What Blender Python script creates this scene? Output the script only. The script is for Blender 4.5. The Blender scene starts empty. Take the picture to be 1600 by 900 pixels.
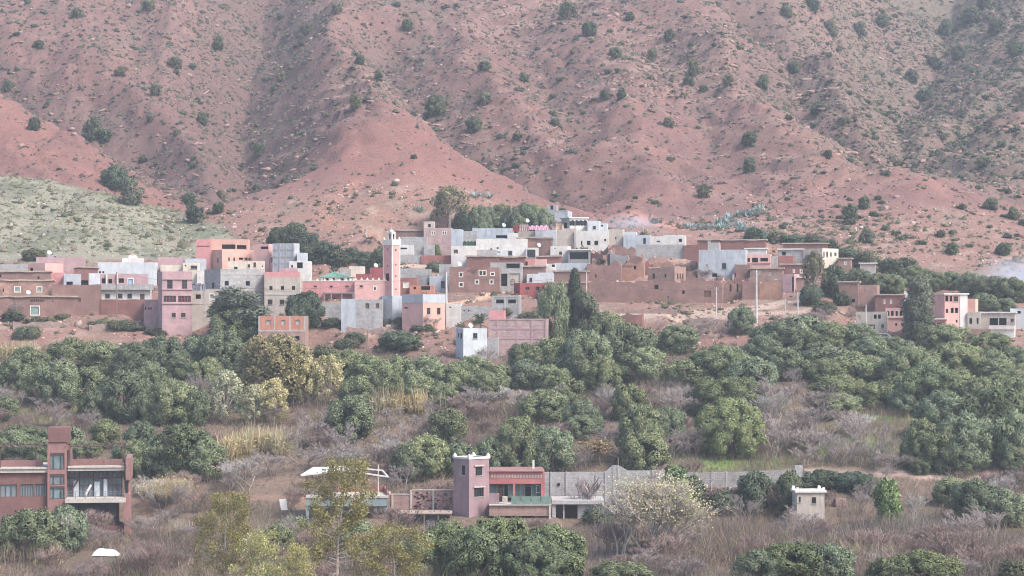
import bpy, math, random
import numpy as np
from math import radians, sin, cos, tan, pi, sqrt
random.seed(7)
RNG = np.random.default_rng(11)
scene = bpy.context.scene
COL = scene.collection

# ------------------------------------------------------------------ camera
F = 3500.0            # focal length in photograph pixels (1600 px wide)
HZ = 490.0            # picture row of the horizon
cam_data = bpy.data.cameras.new('camera')
cam_data.sensor_width = 36.0
cam_data.lens = 36.0 * F / 1600.0
cam_data.shift_y = (HZ - 450.0) / 1600.0
cam_data.clip_start = 0.5
cam_data.clip_end = 5000.0
cam = bpy.data.objects.new('camera', cam_data)
COL.objects.link(cam)
cam.location = (0, 0, 0)
cam.rotation_euler = (radians(90), 0, 0)
scene.camera = cam

# ------------------------------------------------------------------ light
SUN_EL, SUN_AZ = radians(48), radians(125)      # azimuth clockwise from +Y (the view direction)
world = bpy.data.worlds.new('World')
scene.world = world
world.use_nodes = True
wn = world.node_tree
for n in list(wn.nodes): wn.nodes.remove(n)
wo = wn.nodes.new('ShaderNodeOutputWorld'); wb = wn.nodes.new('ShaderNodeBackground')
sky = wn.nodes.new('ShaderNodeTexSky'); sky.sky_type = 'NISHITA'; sky.sun_disc = False
sky.sun_elevation = SUN_EL; sky.sun_rotation = SUN_AZ
sky.air_density = 1.0; sky.dust_density = 3.0; sky.ozone_density = 1.0
wb.inputs['Strength'].default_value = 0.15
wn.links.new(sky.outputs[0], wb.inputs[0]); wn.links.new(wb.outputs[0], wo.inputs[0])
sd = bpy.data.lights.new('sun', 'SUN'); sd.energy = 2.0; sd.angle = radians(16); sd.color = (1.0, 0.965, 0.92)
sun = bpy.data.objects.new('sun', sd); COL.objects.link(sun)
sdir = (sin(SUN_AZ) * cos(SUN_EL), cos(SUN_AZ) * cos(SUN_EL), sin(SUN_EL))
from mathutils import Vector
sun.rotation_euler = Vector(sdir).to_track_quat('Z', 'Y').to_euler()
sun.location = (60, -40, 80)
vs = scene.view_settings
vs.view_transform = 'Standard'; vs.look = 'None'; vs.gamma = 1.0; vs.use_curve_mapping = False
vs.exposure = 1.12
scene.cycles.max_bounces = 5; scene.cycles.diffuse_bounces = 2; scene.cycles.glossy_bounces = 2
scene.cycles.transmission_bounces = 3; scene.cycles.transparent_max_bounces = 6; scene.cycles.volume_bounces = 1
scene.cycles.use_adaptive_sampling = False
scene.cycles.filter_width = 1.05
scene.cycles.use_denoising = True
try:
    scene.cycles.denoiser = 'OPENIMAGEDENOISE'
    scene.cycles.denoising_input_passes = 'RGB_ALBEDO_NORMAL'
    scene.cycles.denoising_prefilter = 'ACCURATE'
except Exception: pass

# ------------------------------------------------------------------ helpers
def lnk(o, parent=None):
    COL.objects.link(o)
    if parent is not None: o.parent = parent
    return o
def tag(o, label=None, cat=None, group=None, kind=None):
    if label: o['label'] = label
    if cat: o['category'] = cat
    if group: o['group'] = group
    if kind: o['kind'] = kind
    return o
def empty(name, loc, rz=0.0):
    o = bpy.data.objects.new(name, None); o.empty_display_size = 0.3
    o.location = loc; o.rotation_euler = (0, 0, rz)
    return lnk(o)
def mesh_np(name, V, Fq, mat=None, colors=None, smooth=False):
    """V (n,3); Fq (m,k) all faces with k corners; colors (n,3) vertex colours"""
    me = bpy.data.meshes.new(name)
    V = np.asarray(V, dtype=np.float32); Fq = np.asarray(Fq, dtype=np.int32)
    m, k = Fq.shape
    me.vertices.add(len(V)); me.vertices.foreach_set('co', V.ravel())
    me.loops.add(m * k); me.loops.foreach_set('vertex_index', Fq.ravel())
    me.polygons.add(m)
    me.polygons.foreach_set('loop_start', np.arange(0, m * k, k, dtype=np.int32))
    try: me.polygons.foreach_set('loop_total', np.full(m, k, dtype=np.int32))
    except Exception: pass
    if smooth: me.polygons.foreach_set('use_smooth', np.ones(m, dtype=bool))
    if colors is not None:
        at = me.color_attributes.new('col', 'FLOAT_COLOR', 'POINT')
        c4 = np.ones((len(V), 4), dtype=np.float32); c4[:, :3] = colors
        at.data.foreach_set('color', c4.ravel())
    me.update(calc_edges=True)
    if mat: me.materials.append(mat)
    return me

class MB:
    """collects boxes, bars and tubes; build() links them as one mesh object"""
    def __init__(s): s.v = []; s.f = []
    def face(s, pts):
        i = len(s.v); s.v += [tuple(p) for p in pts]; s.f.append(tuple(range(i, i + len(pts))))
    def prism(s, ring0, ring1):
        n = len(ring0); i = len(s.v); s.v += [tuple(p) for p in ring0] + [tuple(p) for p in ring1]
        s.f.append(tuple(range(i, i + n))[::-1]); s.f.append(tuple(range(i + n, i + 2 * n)))
        for k in range(n): s.f.append((i + k, i + (k + 1) % n, i + n + (k + 1) % n, i + n + k))
    def box(s, x0, x1, y0, y1, z0, z1):
        s.prism([(x0, y0, z0), (x1, y0, z0), (x1, y1, z0), (x0, y1, z0)], [(x0, y0, z1), (x1, y0, z1), (x1, y1, z1), (x0, y1, z1)])
    def obox(s, o, du, dn, u0, u1, n0, n1, z0, z1):
        """box in a wall's frame: u along the wall, n outwards, z up"""
        P = lambda u, n, z: (o[0] + du[0] * u + dn[0] * n, o[1] + du[1] * u + dn[1] * n, z)
        s.prism([P(u0, n0, z0), P(u1, n0, z0), P(u1, n1, z0), P(u0, n1, z0)], [P(u0, n0, z1), P(u1, n0, z1), P(u1, n1, z1), P(u0, n1, z1)])
    def tube(s, pts, r, n=5):
        rs = r if isinstance(r, (list, tuple)) else [r] * len(pts)
        base = len(s.v)
        for k, p in enumerate(pts):
            p = Vector(p)
            d = (Vector(pts[min(k + 1, len(pts) - 1)]) - Vector(pts[max(k - 1, 0)])).normalized()
            a = d.orthogonal().normalized(); b = d.cross(a)
            for j in range(n):
                t = 2 * pi * j / n
                s.v.append(tuple(p + a * (cos(t) * rs[k]) + b * (sin(t) * rs[k])))
        for k in range(len(pts) - 1):
            for j in range(n):
                j2 = (j + 1) % n
                s.f.append((base + k * n + j, base + k * n + j2, base + (k + 1) * n + j2, base + (k + 1) * n + j))
        s.f.append(tuple(base + j for j in range(n))[::-1]); s.f.append(tuple(base + (len(pts) - 1) * n + j for j in range(n)))
    def build(s, name, mat, parent=None, off=(0, 0, 0), smooth=False):
        me = bpy.data.meshes.new(name)
        me.from_pydata([(x - off[0], y - off[1], z - off[2]) for x, y, z in s.v], [], s.f)
        me.update()
        if smooth: me.polygons.foreach_set('use_smooth', np.ones(len(me.polygons), dtype=bool))
        if mat: me.materials.append(mat)
        return lnk(bpy.data.objects.new(name, me), parent)

# ------------------------------------------------------------------ noise
_LAT = {}
def vnoise(x, y, seed=0):
    L = _LAT.get(seed)
    if L is None: L = _LAT[seed] = np.random.default_rng(1000 + seed).random((256, 256))
    xi = np.floor(x).astype(int); yi = np.floor(y).astype(int); fx = x - xi; fy = y - yi
    fx = fx * fx * (3 - 2 * fx); fy = fy * fy * (3 - 2 * fy)
    a = L[xi & 255, yi & 255]; b = L[(xi + 1) & 255, yi & 255]; c = L[xi & 255, (yi + 1) & 255]; d = L[(xi + 1) & 255, (yi + 1) & 255]
    return (a * (1 - fx) + b * fx) * (1 - fy) + (c * (1 - fx) + d * fx) * fy
def fbm(x, y, seed=0, oct=4, g=0.5):
    s = 0; a = 1; t = 0
    for k in range(oct):
        s = s + a * (vnoise(x * 2 ** k + 17 * k, y * 2 ** k + 31 * k, seed + k) - 0.5); t += a; a *= g
    return s / t * 2
def sstep(a, b, x):
    t = np.clip((x - a) / (b - a), 0, 1); return t * t * (3 - 2 * t)

# ------------------------------------------------------------------ materials
def nodes_of(name):
    m = bpy.data.materials.new(name); m.use_nodes = True
    nt = m.node_tree
    for n in list(nt.nodes): nt.nodes.remove(n)
    o = nt.nodes.new('ShaderNodeOutputMaterial'); b = nt.nodes.new('ShaderNodeBsdfPrincipled')
    b.inputs['Specular IOR Level'].default_value = 0.2
    nt.links.new(b.outputs[0], o.inputs[0])
    return m, nt, b
def nd(nt, t, **kw):
    n = nt.nodes.new(t)
    for k, v in kw.items():
        if k in n.inputs: n.inputs[k].default_value = v
        else: setattr(n, k, v)
    return n
def wall_mat(name, col, rough=0.9, var=0.28, scale=0.9, streak=0.35, stain=(0.45, 0.42, 0.40), stain_amt=0.40, block=None, bump=0.4):
    """weathered wall paint / render / mud: blotches, rain streaks, fine grain, optional block joints"""
    m, nt, b = nodes_of(name); b.inputs['Roughness'].default_value = rough
    g = nd(nt, 'ShaderNodeNewGeometry')
    n1 = nd(nt, 'ShaderNodeTexNoise', Scale=scale, Detail=6.0, Roughness=0.65); nt.links.new(g.outputs['Position'], n1.inputs['Vector'])
    mp = nd(nt, 'ShaderNodeMapping'); mp.inputs['Scale'].default_value = (2.2, 2.2, 0.25); nt.links.new(g.outputs['Position'], mp.inputs['Vector'])
    n2 = nd(nt, 'ShaderNodeTexNoise', Scale=1.0, Detail=5.0, Roughness=0.7); nt.links.new(mp.outputs[0], n2.inputs['Vector'])
    n3 = nd(nt, 'ShaderNodeTexNoise', Scale=7.0, Detail=5.0, Roughness=0.7); nt.links.new(g.outputs['Position'], n3.inputs['Vector'])
    r1 = nd(nt, 'ShaderNodeMapRange'); r1.inputs[1].default_value = 0.3; r1.inputs[2].default_value = 0.72; r1.inputs[3].default_value = 1 - var; r1.inputs[4].default_value = 1 + var * 0.5
    nt.links.new(n1.outputs[0], r1.inputs[0])
    r3 = nd(nt, 'ShaderNodeMapRange'); r3.inputs[1].default_value = 0.25; r3.inputs[2].default_value = 0.75; r3.inputs[3].default_value = 0.86; r3.inputs[4].default_value = 1.12
    nt.links.new(n3.outputs[0], r3.inputs[0])
    mu = nd(nt, 'ShaderNodeMath', operation='MULTIPLY'); nt.links.new(r1.outputs[0], mu.inputs[0]); nt.links.new(r3.outputs[0], mu.inputs[1])
    sc = nd(nt, 'ShaderNodeVectorMath', operation='SCALE'); sc.inputs[0].default_value = col; nt.links.new(mu.outputs[0], sc.inputs['Scale'])
    n5 = nd(nt, 'ShaderNodeTexNoise', Scale=0.42, Detail=7.0, Roughness=0.62); nt.links.new(g.outputs['Position'], n5.inputs['Vector'])
    r5 = nd(nt, 'ShaderNodeMapRange'); r5.inputs[1].default_value = 0.54; r5.inputs[2].default_value = 0.60; r5.inputs[3].default_value = 0.0; r5.inputs[4].default_value = min(0.75, stain_amt * 1.3); nt.links.new(n5.outputs[0], r5.inputs[0])
    gm = (col[0] + col[1] + col[2]) / 3; mp5 = nd(nt, 'ShaderNodeMix', data_type='RGBA'); nt.links.new(r5.outputs[0], mp5.inputs[0]); nt.links.new(sc.outputs[0], mp5.inputs[6])
    mp5.inputs[7].default_value = (col[0] * 0.62 + gm * 0.22, col[1] * 0.62 + gm * 0.20, col[2] * 0.62 + gm * 0.18, 1)
    r2 = nd(nt, 'ShaderNodeMapRange'); r2.inputs[1].default_value = 0.5; r2.inputs[2].default_value = 0.78; r2.inputs[3].default_value = 0.0; r2.inputs[4].default_value = stain_amt + streak * 0.5
    nt.links.new(n2.outputs[0], r2.inputs[0])
    mx = nd(nt, 'ShaderNodeMix', data_type='RGBA'); nt.links.new(r2.outputs[0], mx.inputs[0]); nt.links.new(mp5.outputs[2], mx.inputs[6])
    mx.inputs[7].default_value = (col[0] * stain[0], col[1] * stain[1], col[2] * stain[2], 1)
    out = mx.outputs[2]
    bp = nd(nt, 'ShaderNodeBump', Strength=bump, Distance=0.05); nt.links.new(n3.outputs[0], bp.inputs['Height'])
    if block:
        # courses follow height, joints follow the distance along either wall direction
        sx = nd(nt, 'ShaderNodeSeparateXYZ'); nt.links.new(g.outputs['Position'], sx.inputs[0])
        ad = nd(nt, 'ShaderNodeMath', operation='ADD'); nt.links.new(sx.outputs[0], ad.inputs[0]); nt.links.new(sx.outputs[1], ad.inputs[1])
        cb = nd(nt, 'ShaderNodeCombineXYZ'); nt.links.new(ad.outputs[0], cb.inputs[0]); nt.links.new(sx.outputs[2], cb.inputs[1])
        br = nd(nt, 'ShaderNodeTexBrick', Scale=1.0); br.inputs['Brick Width'].default_value = block[0]; br.inputs['Row Height'].default_value = block[1]
        br.inputs['Mortar Size'].default_value = block[2]; br.inputs['Color1'].default_value = (1, 1, 1, 1); br.inputs['Color2'].default_value = (0.78, 0.76, 0.76, 1); br.inputs['Mortar'].default_value = (block[3],) * 3 + (1,)
        nt.links.new(cb.outputs[0], br.inputs['Vector'])
        m2 = nd(nt, 'ShaderNodeMix', data_type='RGBA', blend_type='MULTIPLY'); m2.inputs[0].default_value = 1.0
        nt.links.new(out, m2.inputs[6]); nt.links.new(br.outputs[0], m2.inputs[7]); out = m2.outputs[2]
        b2 = nd(nt, 'ShaderNodeBump', Strength=0.4, Distance=0.02); nt.links.new(br.outputs[1], b2.inputs['Height']); b2.invert = True
        nt.links.new(bp.outputs[0], b2.inputs['Normal']); bp = b2
    nt.links.new(out, b.inputs['Base Color']); nt.links.new(bp.outputs[0], b.inputs['Normal'])
    return m
def plain_mat(name, col, rough=0.7, metal=0.0, spec=0.3, var=0.15, scale=3.0):
    m, nt, b = nodes_of(name); b.inputs['Roughness'].default_value = rough; b.inputs['Metallic'].default_value = metal; b.inputs['Specular IOR Level'].default_value = spec
    g = nd(nt, 'ShaderNodeNewGeometry'); n = nd(nt, 'ShaderNodeTexNoise', Scale=scale, Detail=4.0); nt.links.new(g.outputs['Position'], n.inputs['Vector'])
    r = nd(nt, 'ShaderNodeMapRange'); r.inputs[1].default_value = 0.3; r.inputs[2].default_value = 0.7; r.inputs[3].default_value = 1 - var; r.inputs[4].default_value = 1 + var
    nt.links.new(n.outputs[0], r.inputs[0])
    sc = nd(nt, 'ShaderNodeVectorMath', operation='SCALE'); sc.inputs[0].default_value = col; nt.links.new(r.outputs[0], sc.inputs['Scale'])
    nt.links.new(sc.outputs[0], b.inputs['Base Color'])
    return m
def attr_mat(name, tint=(1, 1, 1), rough=0.85, fine=4.0, fvar=0.3, objrand=0.0, transl=0.0, bump=0.0, bscale=3.0):
    """vertex colour 'col' times fine noise, with per-object variation"""
    m, nt, b = nodes_of(name); b.inputs['Roughness'].default_value = rough; b.inputs['Specular IOR Level'].default_value = 0.15
    at = nd(nt, 'ShaderNodeAttribute', attribute_name='col')
    g = nd(nt, 'ShaderNodeNewGeometry')
    fac = None
    if fvar > 0:
        n = nd(nt, 'ShaderNodeTexNoise', Scale=fine, Detail=6.0, Roughness=0.7); nt.links.new(g.outputs['Position'], n.inputs['Vector'])
        r = nd(nt, 'ShaderNodeMapRange'); r.inputs[1].default_value = 0.3; r.inputs[2].default_value = 0.7; r.inputs[3].default_value = 1 - fvar; r.inputs[4].default_value = 1 + fvar
        nt.links.new(n.outputs[0], r.inputs[0]); fac = r.outputs[0]
    if objrand > 0:
        oi = nd(nt, 'ShaderNodeObjectInfo')
        r2 = nd(nt, 'ShaderNodeMapRange'); r2.inputs[3].default_value = 1 - objrand; r2.inputs[4].default_value = 1 + objrand; nt.links.new(oi.outputs['Random'], r2.inputs[0])
        if fac is None: fac = r2.outputs[0]
        else:
            mu = nd(nt, 'ShaderNodeMath', operation='MULTIPLY'); nt.links.new(fac, mu.inputs[0]); nt.links.new(r2.outputs[0], mu.inputs[1]); fac = mu.outputs[0]
    tn = nd(nt, 'ShaderNodeVectorMath', operation='MULTIPLY'); nt.links.new(at.outputs['Color'], tn.inputs[0]); tn.inputs[1].default_value = tint
    if objrand > 0:      # some plants yellower, some bluer
        wn_ = nd(nt, 'ShaderNodeTexWhiteNoise', noise_dimensions='1D'); nt.links.new(oi.outputs['Random'], wn_.inputs['W'])
        hm = nd(nt, 'ShaderNodeMix', data_type='RGBA'); nt.links.new(wn_.outputs['Value'], hm.inputs[0]); hm.inputs[6].default_value = (1.09, 1.04, 0.88, 1); hm.inputs[7].default_value = (0.92, 0.98, 1.02, 1); nt.links.new(hm.outputs[2], tn.inputs[1])
    sc = nd(nt, 'ShaderNodeVectorMath', operation='SCALE'); nt.links.new(tn.outputs[0], sc.inputs[0])
    if fac is not None: nt.links.new(fac, sc.inputs['Scale'])
    else: sc.inputs['Scale'].default_value = 1.0
    nt.links.new(sc.outputs[0], b.inputs['Base Color'])
    if bump > 0:
        n4 = nd(nt, 'ShaderNodeTexNoise', Scale=bscale, Detail=8.0, Roughness=0.75); nt.links.new(g.outputs['Position'], n4.inputs['Vector'])
        bp = nd(nt, 'ShaderNodeBump', Strength=bump, Distance=0.25); nt.links.new(n4.outputs[0], bp.inputs['Height']); nt.links.new(bp.outputs[0], b.inputs['Normal'])
    if transl > 0:
        t = nd(nt, 'ShaderNodeBsdfTranslucent'); nt.links.new(sc.outputs[0], t.inputs['Color'])
        mx = nd(nt, 'ShaderNodeMixShader'); mx.inputs[0].default_value = transl
        nt.links.new(b.outputs[0], mx.inputs[1]); nt.links.new(t.outputs[0], mx.inputs[2])
        out = [n for n in nt.nodes if n.type == 'OUTPUT_MATERIAL'][0]; nt.links.new(mx.outputs[0], out.inputs[0])
    return m

# ------------------------------------------------------------------ terrain
TAB_P = np.array([-400, 345, 365, 390, 425, 455, 475, 500, 536, 653, 790, 830, 900], float)   # picture row of the ground ...
TAB_Y = np.array([1185, 434, 420, 405, 390, 375, 360, 350, 340, 300, 262, 250, 216], float)   # ... and its distance
def Yof(py):
    """distance (m) of the ground seen in picture row py along the middle of the slope"""
    return float(np.interp(py, TAB_P, TAB_Y))
def Ym(py): return 168.8 / (0.42 - (HZ - py) / F)
def w(px, py, Y): return ((px - 800.0) * Y / F, Y, (HZ - py) * Y / F)
_by = [-60, 0, 12, 60, 120, 200, 216, 250, 262, 300, 340, 350, 360, 375, 390, 405, 420, 434, 441, 900]
_bz = [2, -1.9, -5.5, -18, -27, -25.9, -25.3] + [(HZ - p) * y / F for p, y in ((830, 250), (790, 262), (653, 300), (536, 340), (500, 350), (475, 360), (455, 375), (425, 390), (390, 405), (365, 420), (345, 434))] + [16 + 0.42 * (441 - 440) + 2.0, 16 + 0.42 * 460 + 2.0]
RIDGES = [   # crest polylines (column, row, distance), side slope
    ([(-260, 215, 462), (0, 276, 452), (150, 303, 442), (330, 362, 425), (480, 405, 408)], 0.36),
    ([(-300, 20, 525), (0, 152, 500), (110, 200, 485), (200, 262, 470), (335, 350, 446)], 0.50),
    ([(665, 358, 426), (645, 250, 446), (600, 150, 484), (560, 85, 528), (520, -10, 592)], 0.48),
    ([(1080, -40, 600), (1190, 15, 568), (1240, 95, 525), (1262, 195, 488), (1330, 243, 468), (1430, 266, 456), (1510, 330, 440), (1590, 408, 418)], 0.47),
    ([(1425, 272, 474), (1500, 196, 500), (1600, 112, 540), (1720, 40, 590), (1900, -60, 680)], 0.52),
    ([(980, 345, 436), (1010, 250, 470), (1000, 150, 510), (960, 60, 560), (930, -60, 640)], 0.47),
]
GULLIES = [   # (column, row or distance) lines, depth, half width
    ([(345, 345), (372, 280), (385, 200), (372, 110), (400, 20), (420, -80)], 16.0, 25.0),
    ([(880, 318), (800, 270), (740, 228), (690, 190), (640, 130), (600, 60)], 11.0, 19.0),
    ([(1180, 330), (1110, 230), (1080, 130), (1010, 60)], 4.0, 16.0),
    ([(340, 466), (300, 482), (200, 506), (110, 522), (0, 538), (-150, 560)], 13.0, 22.0),
    ([(500, 300), (500, 190), (480, 90)], 3.0, 12.0),
    ([(900, 230), (850, 120), (800, 30)], 4.5, 13.0),
    ([(1180, 606), (1235, 556), (1262, 518), (1330, 497), (1428, 484)], 14.0, 20.0),
    ([(1432, 506), (1500, 535), (1600, 578), (1720, 630)], 13.0, 20.0),
    ([(250, 150), (220, 60), (200, -40)], 4.0, 14.0),
]
GORGE = [(1418, 268, 486), (1402, 190, 550), (1420, 110, 620), (1470, 40, 690), (1500, -40, 800)]
def seg_dist(X, Y, a, b):
    dx, dy = b[0] - a[0], b[1] - a[1]
    t = np.clip(((X - a[0]) * dx + (Y - a[1]) * dy) / (dx * dx + dy * dy + 1e-9), 0, 1)
    return np.hypot(X - a[0] - t * dx, Y - a[1] - t * dy), t
def poly_dist(X, Y, pts):
    d = np.full(X.shape, 1e9)
    for a, b in zip(pts[:-1], pts[1:]): d = np.minimum(d, seg_dist(X, Y, a, b)[0])
    return d
CUTS = []      # building platforms: (corner, dirA, LA, dirB, LB, z)
def terrain_height(X, Y, cuts=True):
    base = np.interp(Y, _by, _bz)
    cx = X / np.maximum(Y, 30) * F + 800                       # bearing of the point, in photograph columns
    far = sstep(430, 470, Y)
    lf = (1 - sstep(430, 600, cx)) * sstep(392, 402, Y)
    low = 8.0 + (Y - 395) * 0.11; low = low + (base - low) * sstep(432, 462, Y)
    base = base + lf * (np.minimum(low, base) - base)
    base = base - far * sstep(1180, 1400, cx) * np.clip((Y - 448) * 0.26, 0, 30)
    H = base + far * fbm(X / 55, Y / 55, 3, 2) * 3.0
    ridge = np.full(X.shape, -1e6); grass = np.full(X.shape, -1e6)
    for k, (pl, s) in enumerate(RIDGES):
        P = [w(*p) for p in pl]; best = np.full(X.shape, -1e6)
        for a, b in zip(P[:-1], P[1:]):
            d, t = seg_dist(X, Y, a, b)
            best = np.maximum(best, a[2] + t * (b[2] - a[2]) - s * (np.sqrt(d * d + 16) - 4))
        if k == 0: grass = best
        ridge = np.maximum(ridge, best)
    k = 1.6
    m = np.maximum(H, ridge)
    gm = sstep(380, 400, Y)
    Hs = m + k * np.log(np.exp((H - m) / k) + np.exp(np.maximum((ridge - m) / k, -40)))
    H = H * (1 - gm) + Hs * gm
    g = np.zeros(X.shape)
    for pl, dep, hw in GULLIES:
        P = [w(x, y, Ym(y)) if y < 400 else w(x, 0, y) for x, y in pl]
        d = poly_dist(X, Y, P) + fbm(X / 14, Y / 14, 21, 2) * 3
        g = np.maximum(g, dep * np.clip(1 - np.abs(d) / hw, 0, 1) ** 1.15)
    P = [w(*p) for p in GORGE]
    g = np.maximum(g, 15 * np.clip(1 - poly_dist(X, Y, P) / 30, 0, 1) ** 1.3)
    keep = 1 - sstep(0, 3, grass - (H - 4)) * (Y < 470)
    H = H - g * far * keep
    gl = sstep(-2.0, 1.0, grass - H + 1.0) * sstep(385, 398, Y) * (1 - sstep(455, 470, Y))
    # roughness, rills and rock beds
    mt = sstep(425, 465, Y)
    H = H + mt * (fbm(X / 16, Y / 16, 5, 3) * 1.3 + fbm(X / 5, Y / 5, 9, 3) * 0.75 + fbm(X / 2.2, Y / 2.2, 15, 2) * 0.30) + fbm(X / 3, Y / 3, 13, 2) * 0.12 * sstep(180, 220, Y)
    rill = np.abs(fbm(X / 6 + Y / 14 + fbm(X / 20, Y / 20, 43, 2) * 1.5, Y / 18, 33, 3))
    H = H - mt * (1 - gl) * np.clip(0.25 - rill, 0, 1) * 3.2
    rill2 = np.abs(fbm(X / 15 + Y / 25 + fbm(X / 30, Y / 30, 39, 2) * 1.2, Y / 40, 37, 3)); H = H - mt * (1 - gl) * np.clip(0.20 - rill2, 0, 1) * 4.5
    bed = (H * 0.93 - X * 0.20 - Y * 0.10 + fbm(X / 30, Y / 30, 41, 2) * 3.0) / 3.1
    fr = bed - np.floor(bed)
    rocky = sstep(0.05, 0.5, fbm(X / 38, Y / 38, 51, 3) + 0.15)
    rocky = np.maximum(rocky, 0.9 * np.exp(-(poly_dist(X, Y, [w(x, y, Ym(y)) for x, y in ((540, 190), (600, 150), (680, 170))]) / 9) ** 2))
    rocky = np.maximum(rocky, 0.9 * np.exp(-(poly_dist(X, Y, P) / 34) ** 2))
    rocky = np.maximum(rocky, 0.8 * np.exp(-(poly_dist(X, Y, [w(x, y, Ym(y)) for x, y in ((1000, 60), (1080, 90), (1180, 60))]) / 14) ** 2))
    rocky = rocky * mt * (1 - gl) * (0.5 + 0.5 * vnoise(X / 2.5, Y / 2.5, 61))
    H = H + rocky * 1.5 * (sstep(0.0, 0.22, fr) - fr)
    # terraces of the orchard
    ot = sstep(262, 275, Y) * (1 - sstep(332, 345, Y))
    q = (H + fbm(X / 40, Y / 40, 71, 2) * 2) / 2.4; qf = q - np.floor(q)
    H = H + ot * 0.9 * (sstep(0.55, 1.0, qf) - qf)
    if cuts:
        for ph in (0, 1):
            for (c, dA, LA, dB, LB, z) in CUTS:
                j0, j1 = max(0, int(np.searchsorted(gy, c[1] - 25))), int(np.searchsorted(gy, c[1] + 25 + LA * abs(dA[1]) + LB))
                i0, i1 = max(0, int((c[0] - 25 - LA - gx[0]) / GS)), int((c[0] + 25 + LB - gx[0]) / GS)
                if j1 <= j0 or i1 <= i0: continue
                XX, YY, HH = X[j0:j1, i0:i1], Y[j0:j1, i0:i1], H[j0:j1, i0:i1]
                u = (XX - c[0]) * dA[0] + (YY - c[1]) * dA[1]; v = (XX - c[0]) * dB[0] + (YY - c[1]) * dB[1]
                d = np.hypot(np.maximum(np.maximum(-u, u - LA), 0), np.maximum(np.maximum(-v, v - LB), 0))
                near = d < 12
                if ph == 0: HH[...] = np.where(near, np.maximum(HH, z - 0.35 - np.maximum(0, d - 0.6) * 1.1), HH)
                else: HH[...] = np.where(near, np.minimum(HH, z + np.maximum(0, d - 1.6) * 0.8), HH)
    return H, gl, rocky, g * far * keep, fr

# ------------------------------------------------------------------ wall materials
MAT = {
    'adobe': wall_mat('mud_wall', (0.265, 0.158, 0.137), var=0.35, scale=0.6, stain=(0.7, 0.66, 0.62)),
    'adobe_red': wall_mat('red_mud_wall', (0.25, 0.122, 0.106), var=0.32, scale=0.6, stain=(0.65, 0.6, 0.6)),
    'adobe_pale': wall_mat('pale_mud_wall', (0.34, 0.22, 0.185), var=0.32, scale=0.7, stain=(0.65, 0.6, 0.6)),
    'mud_orange': wall_mat('orange_mud_wall', (0.37, 0.215, 0.16), var=0.3, scale=0.8),
    'plastered': wall_mat('patchy_white_plaster_on_mud', (0.36, 0.22, 0.18), var=0.6, scale=0.8, stain=(0.5, 0.4, 0.38)),
    'concrete': wall_mat('grey_concrete', (0.43, 0.42, 0.415), var=0.22, block=(0.4, 0.2, 0.018, 0.72)),
    'concrete_dark': wall_mat('dark_grey_render', (0.28, 0.27, 0.28), var=0.3),
    'bluegrey': wall_mat('blue_grey_render', (0.43, 0.46, 0.50), var=0.22),
    'block': wall_mat('grey_blockwork', (0.40, 0.375, 0.36), var=0.25, block=(0.42, 0.2, 0.022, 0.66)),
    'white': wall_mat('weathered_whitewash', (0.61, 0.58, 0.55), var=0.2, stain=(0.55, 0.5, 0.48)),
    'whiteblue': wall_mat('bluish_whitewash', (0.53, 0.555, 0.58), var=0.2, stain=(0.55, 0.5, 0.48)),
    'cream': wall_mat('cream_paint', (0.64, 0.56, 0.47), var=0.2),
    'beige': wall_mat('beige_render', (0.46, 0.40, 0.35), var=0.22),
    'pink': wall_mat('pink_paint', (0.54, 0.255, 0.25), var=0.2, stain=(0.72, 0.7, 0.7)),
    'palepink': wall_mat('pale_pink_paint', (0.62, 0.375, 0.345), var=0.18, stain=(0.75, 0.72, 0.7)),
    'peach': wall_mat('peach_paint', (0.60, 0.355, 0.29), var=0.16, stain=(0.75, 0.7, 0.7)),
    'mauve': wall_mat('mauve_pink_render', (0.44, 0.285, 0.295), var=0.28, stain=(0.65, 0.7, 0.78)),
    'mauveblock': wall_mat('mauve_pink_blockwork', (0.50, 0.355, 0.345), var=0.22, block=(0.42, 0.2, 0.02, 0.75)),
    'orange': wall_mat('orange_paint', (0.46, 0.215, 0.16), var=0.2),
    'red': wall_mat('dark_red_paint', (0.30, 0.085, 0.085), var=0.2),
    'terracotta': wall_mat('terracotta_paint', (0.31, 0.135, 0.115), var=0.22),
    'brick': wall_mat('pale_brickwork', (0.36, 0.235, 0.205), var=0.22, block=(0.4, 0.13, 0.02, 1.25)),
    'redbrown': wall_mat('red_brown_render', (0.21, 0.108, 0.098), var=0.22, scale=0.5),
    'roofmud': wall_mat('mud_and_straw_roof', (0.42, 0.33, 0.27), var=0.3),
    'roofgrey': wall_mat('grey_cement_roof', (0.42, 0.40, 0.38), var=0.2),
    'trimwhite': wall_mat('white_trim', (0.66, 0.62, 0.57), var=0.12, stain_amt=0.1),
}
MAT['dark'] = plain_mat('painted_dark_inside', (0.016, 0.015, 0.016), rough=0.95, spec=0.0)  # near-black colour painted in place of the shade inside rooms and holes
MAT['glass'] = plain_mat('dark_window_glass', (0.03, 0.035, 0.04), rough=0.15, spec=0.5, var=0.3, scale=0.7)
MAT['palglass'] = plain_mat('greenish_window_glass', (0.15, 0.20, 0.21), rough=0.15, spec=0.5, var=0.4, scale=0.9)
MAT['framewhite'] = plain_mat('white_window_frame', (0.62, 0.59, 0.55), rough=0.6)
MAT['framedark'] = plain_mat('dark_window_frame', (0.07, 0.05, 0.045), rough=0.6)
MAT['wood'] = plain_mat('old_brown_wood', (0.13, 0.075, 0.055), rough=0.8)
MAT['bluepaint'] = plain_mat('pale_blue_door_paint', (0.30, 0.42, 0.58), rough=0.5)
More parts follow.
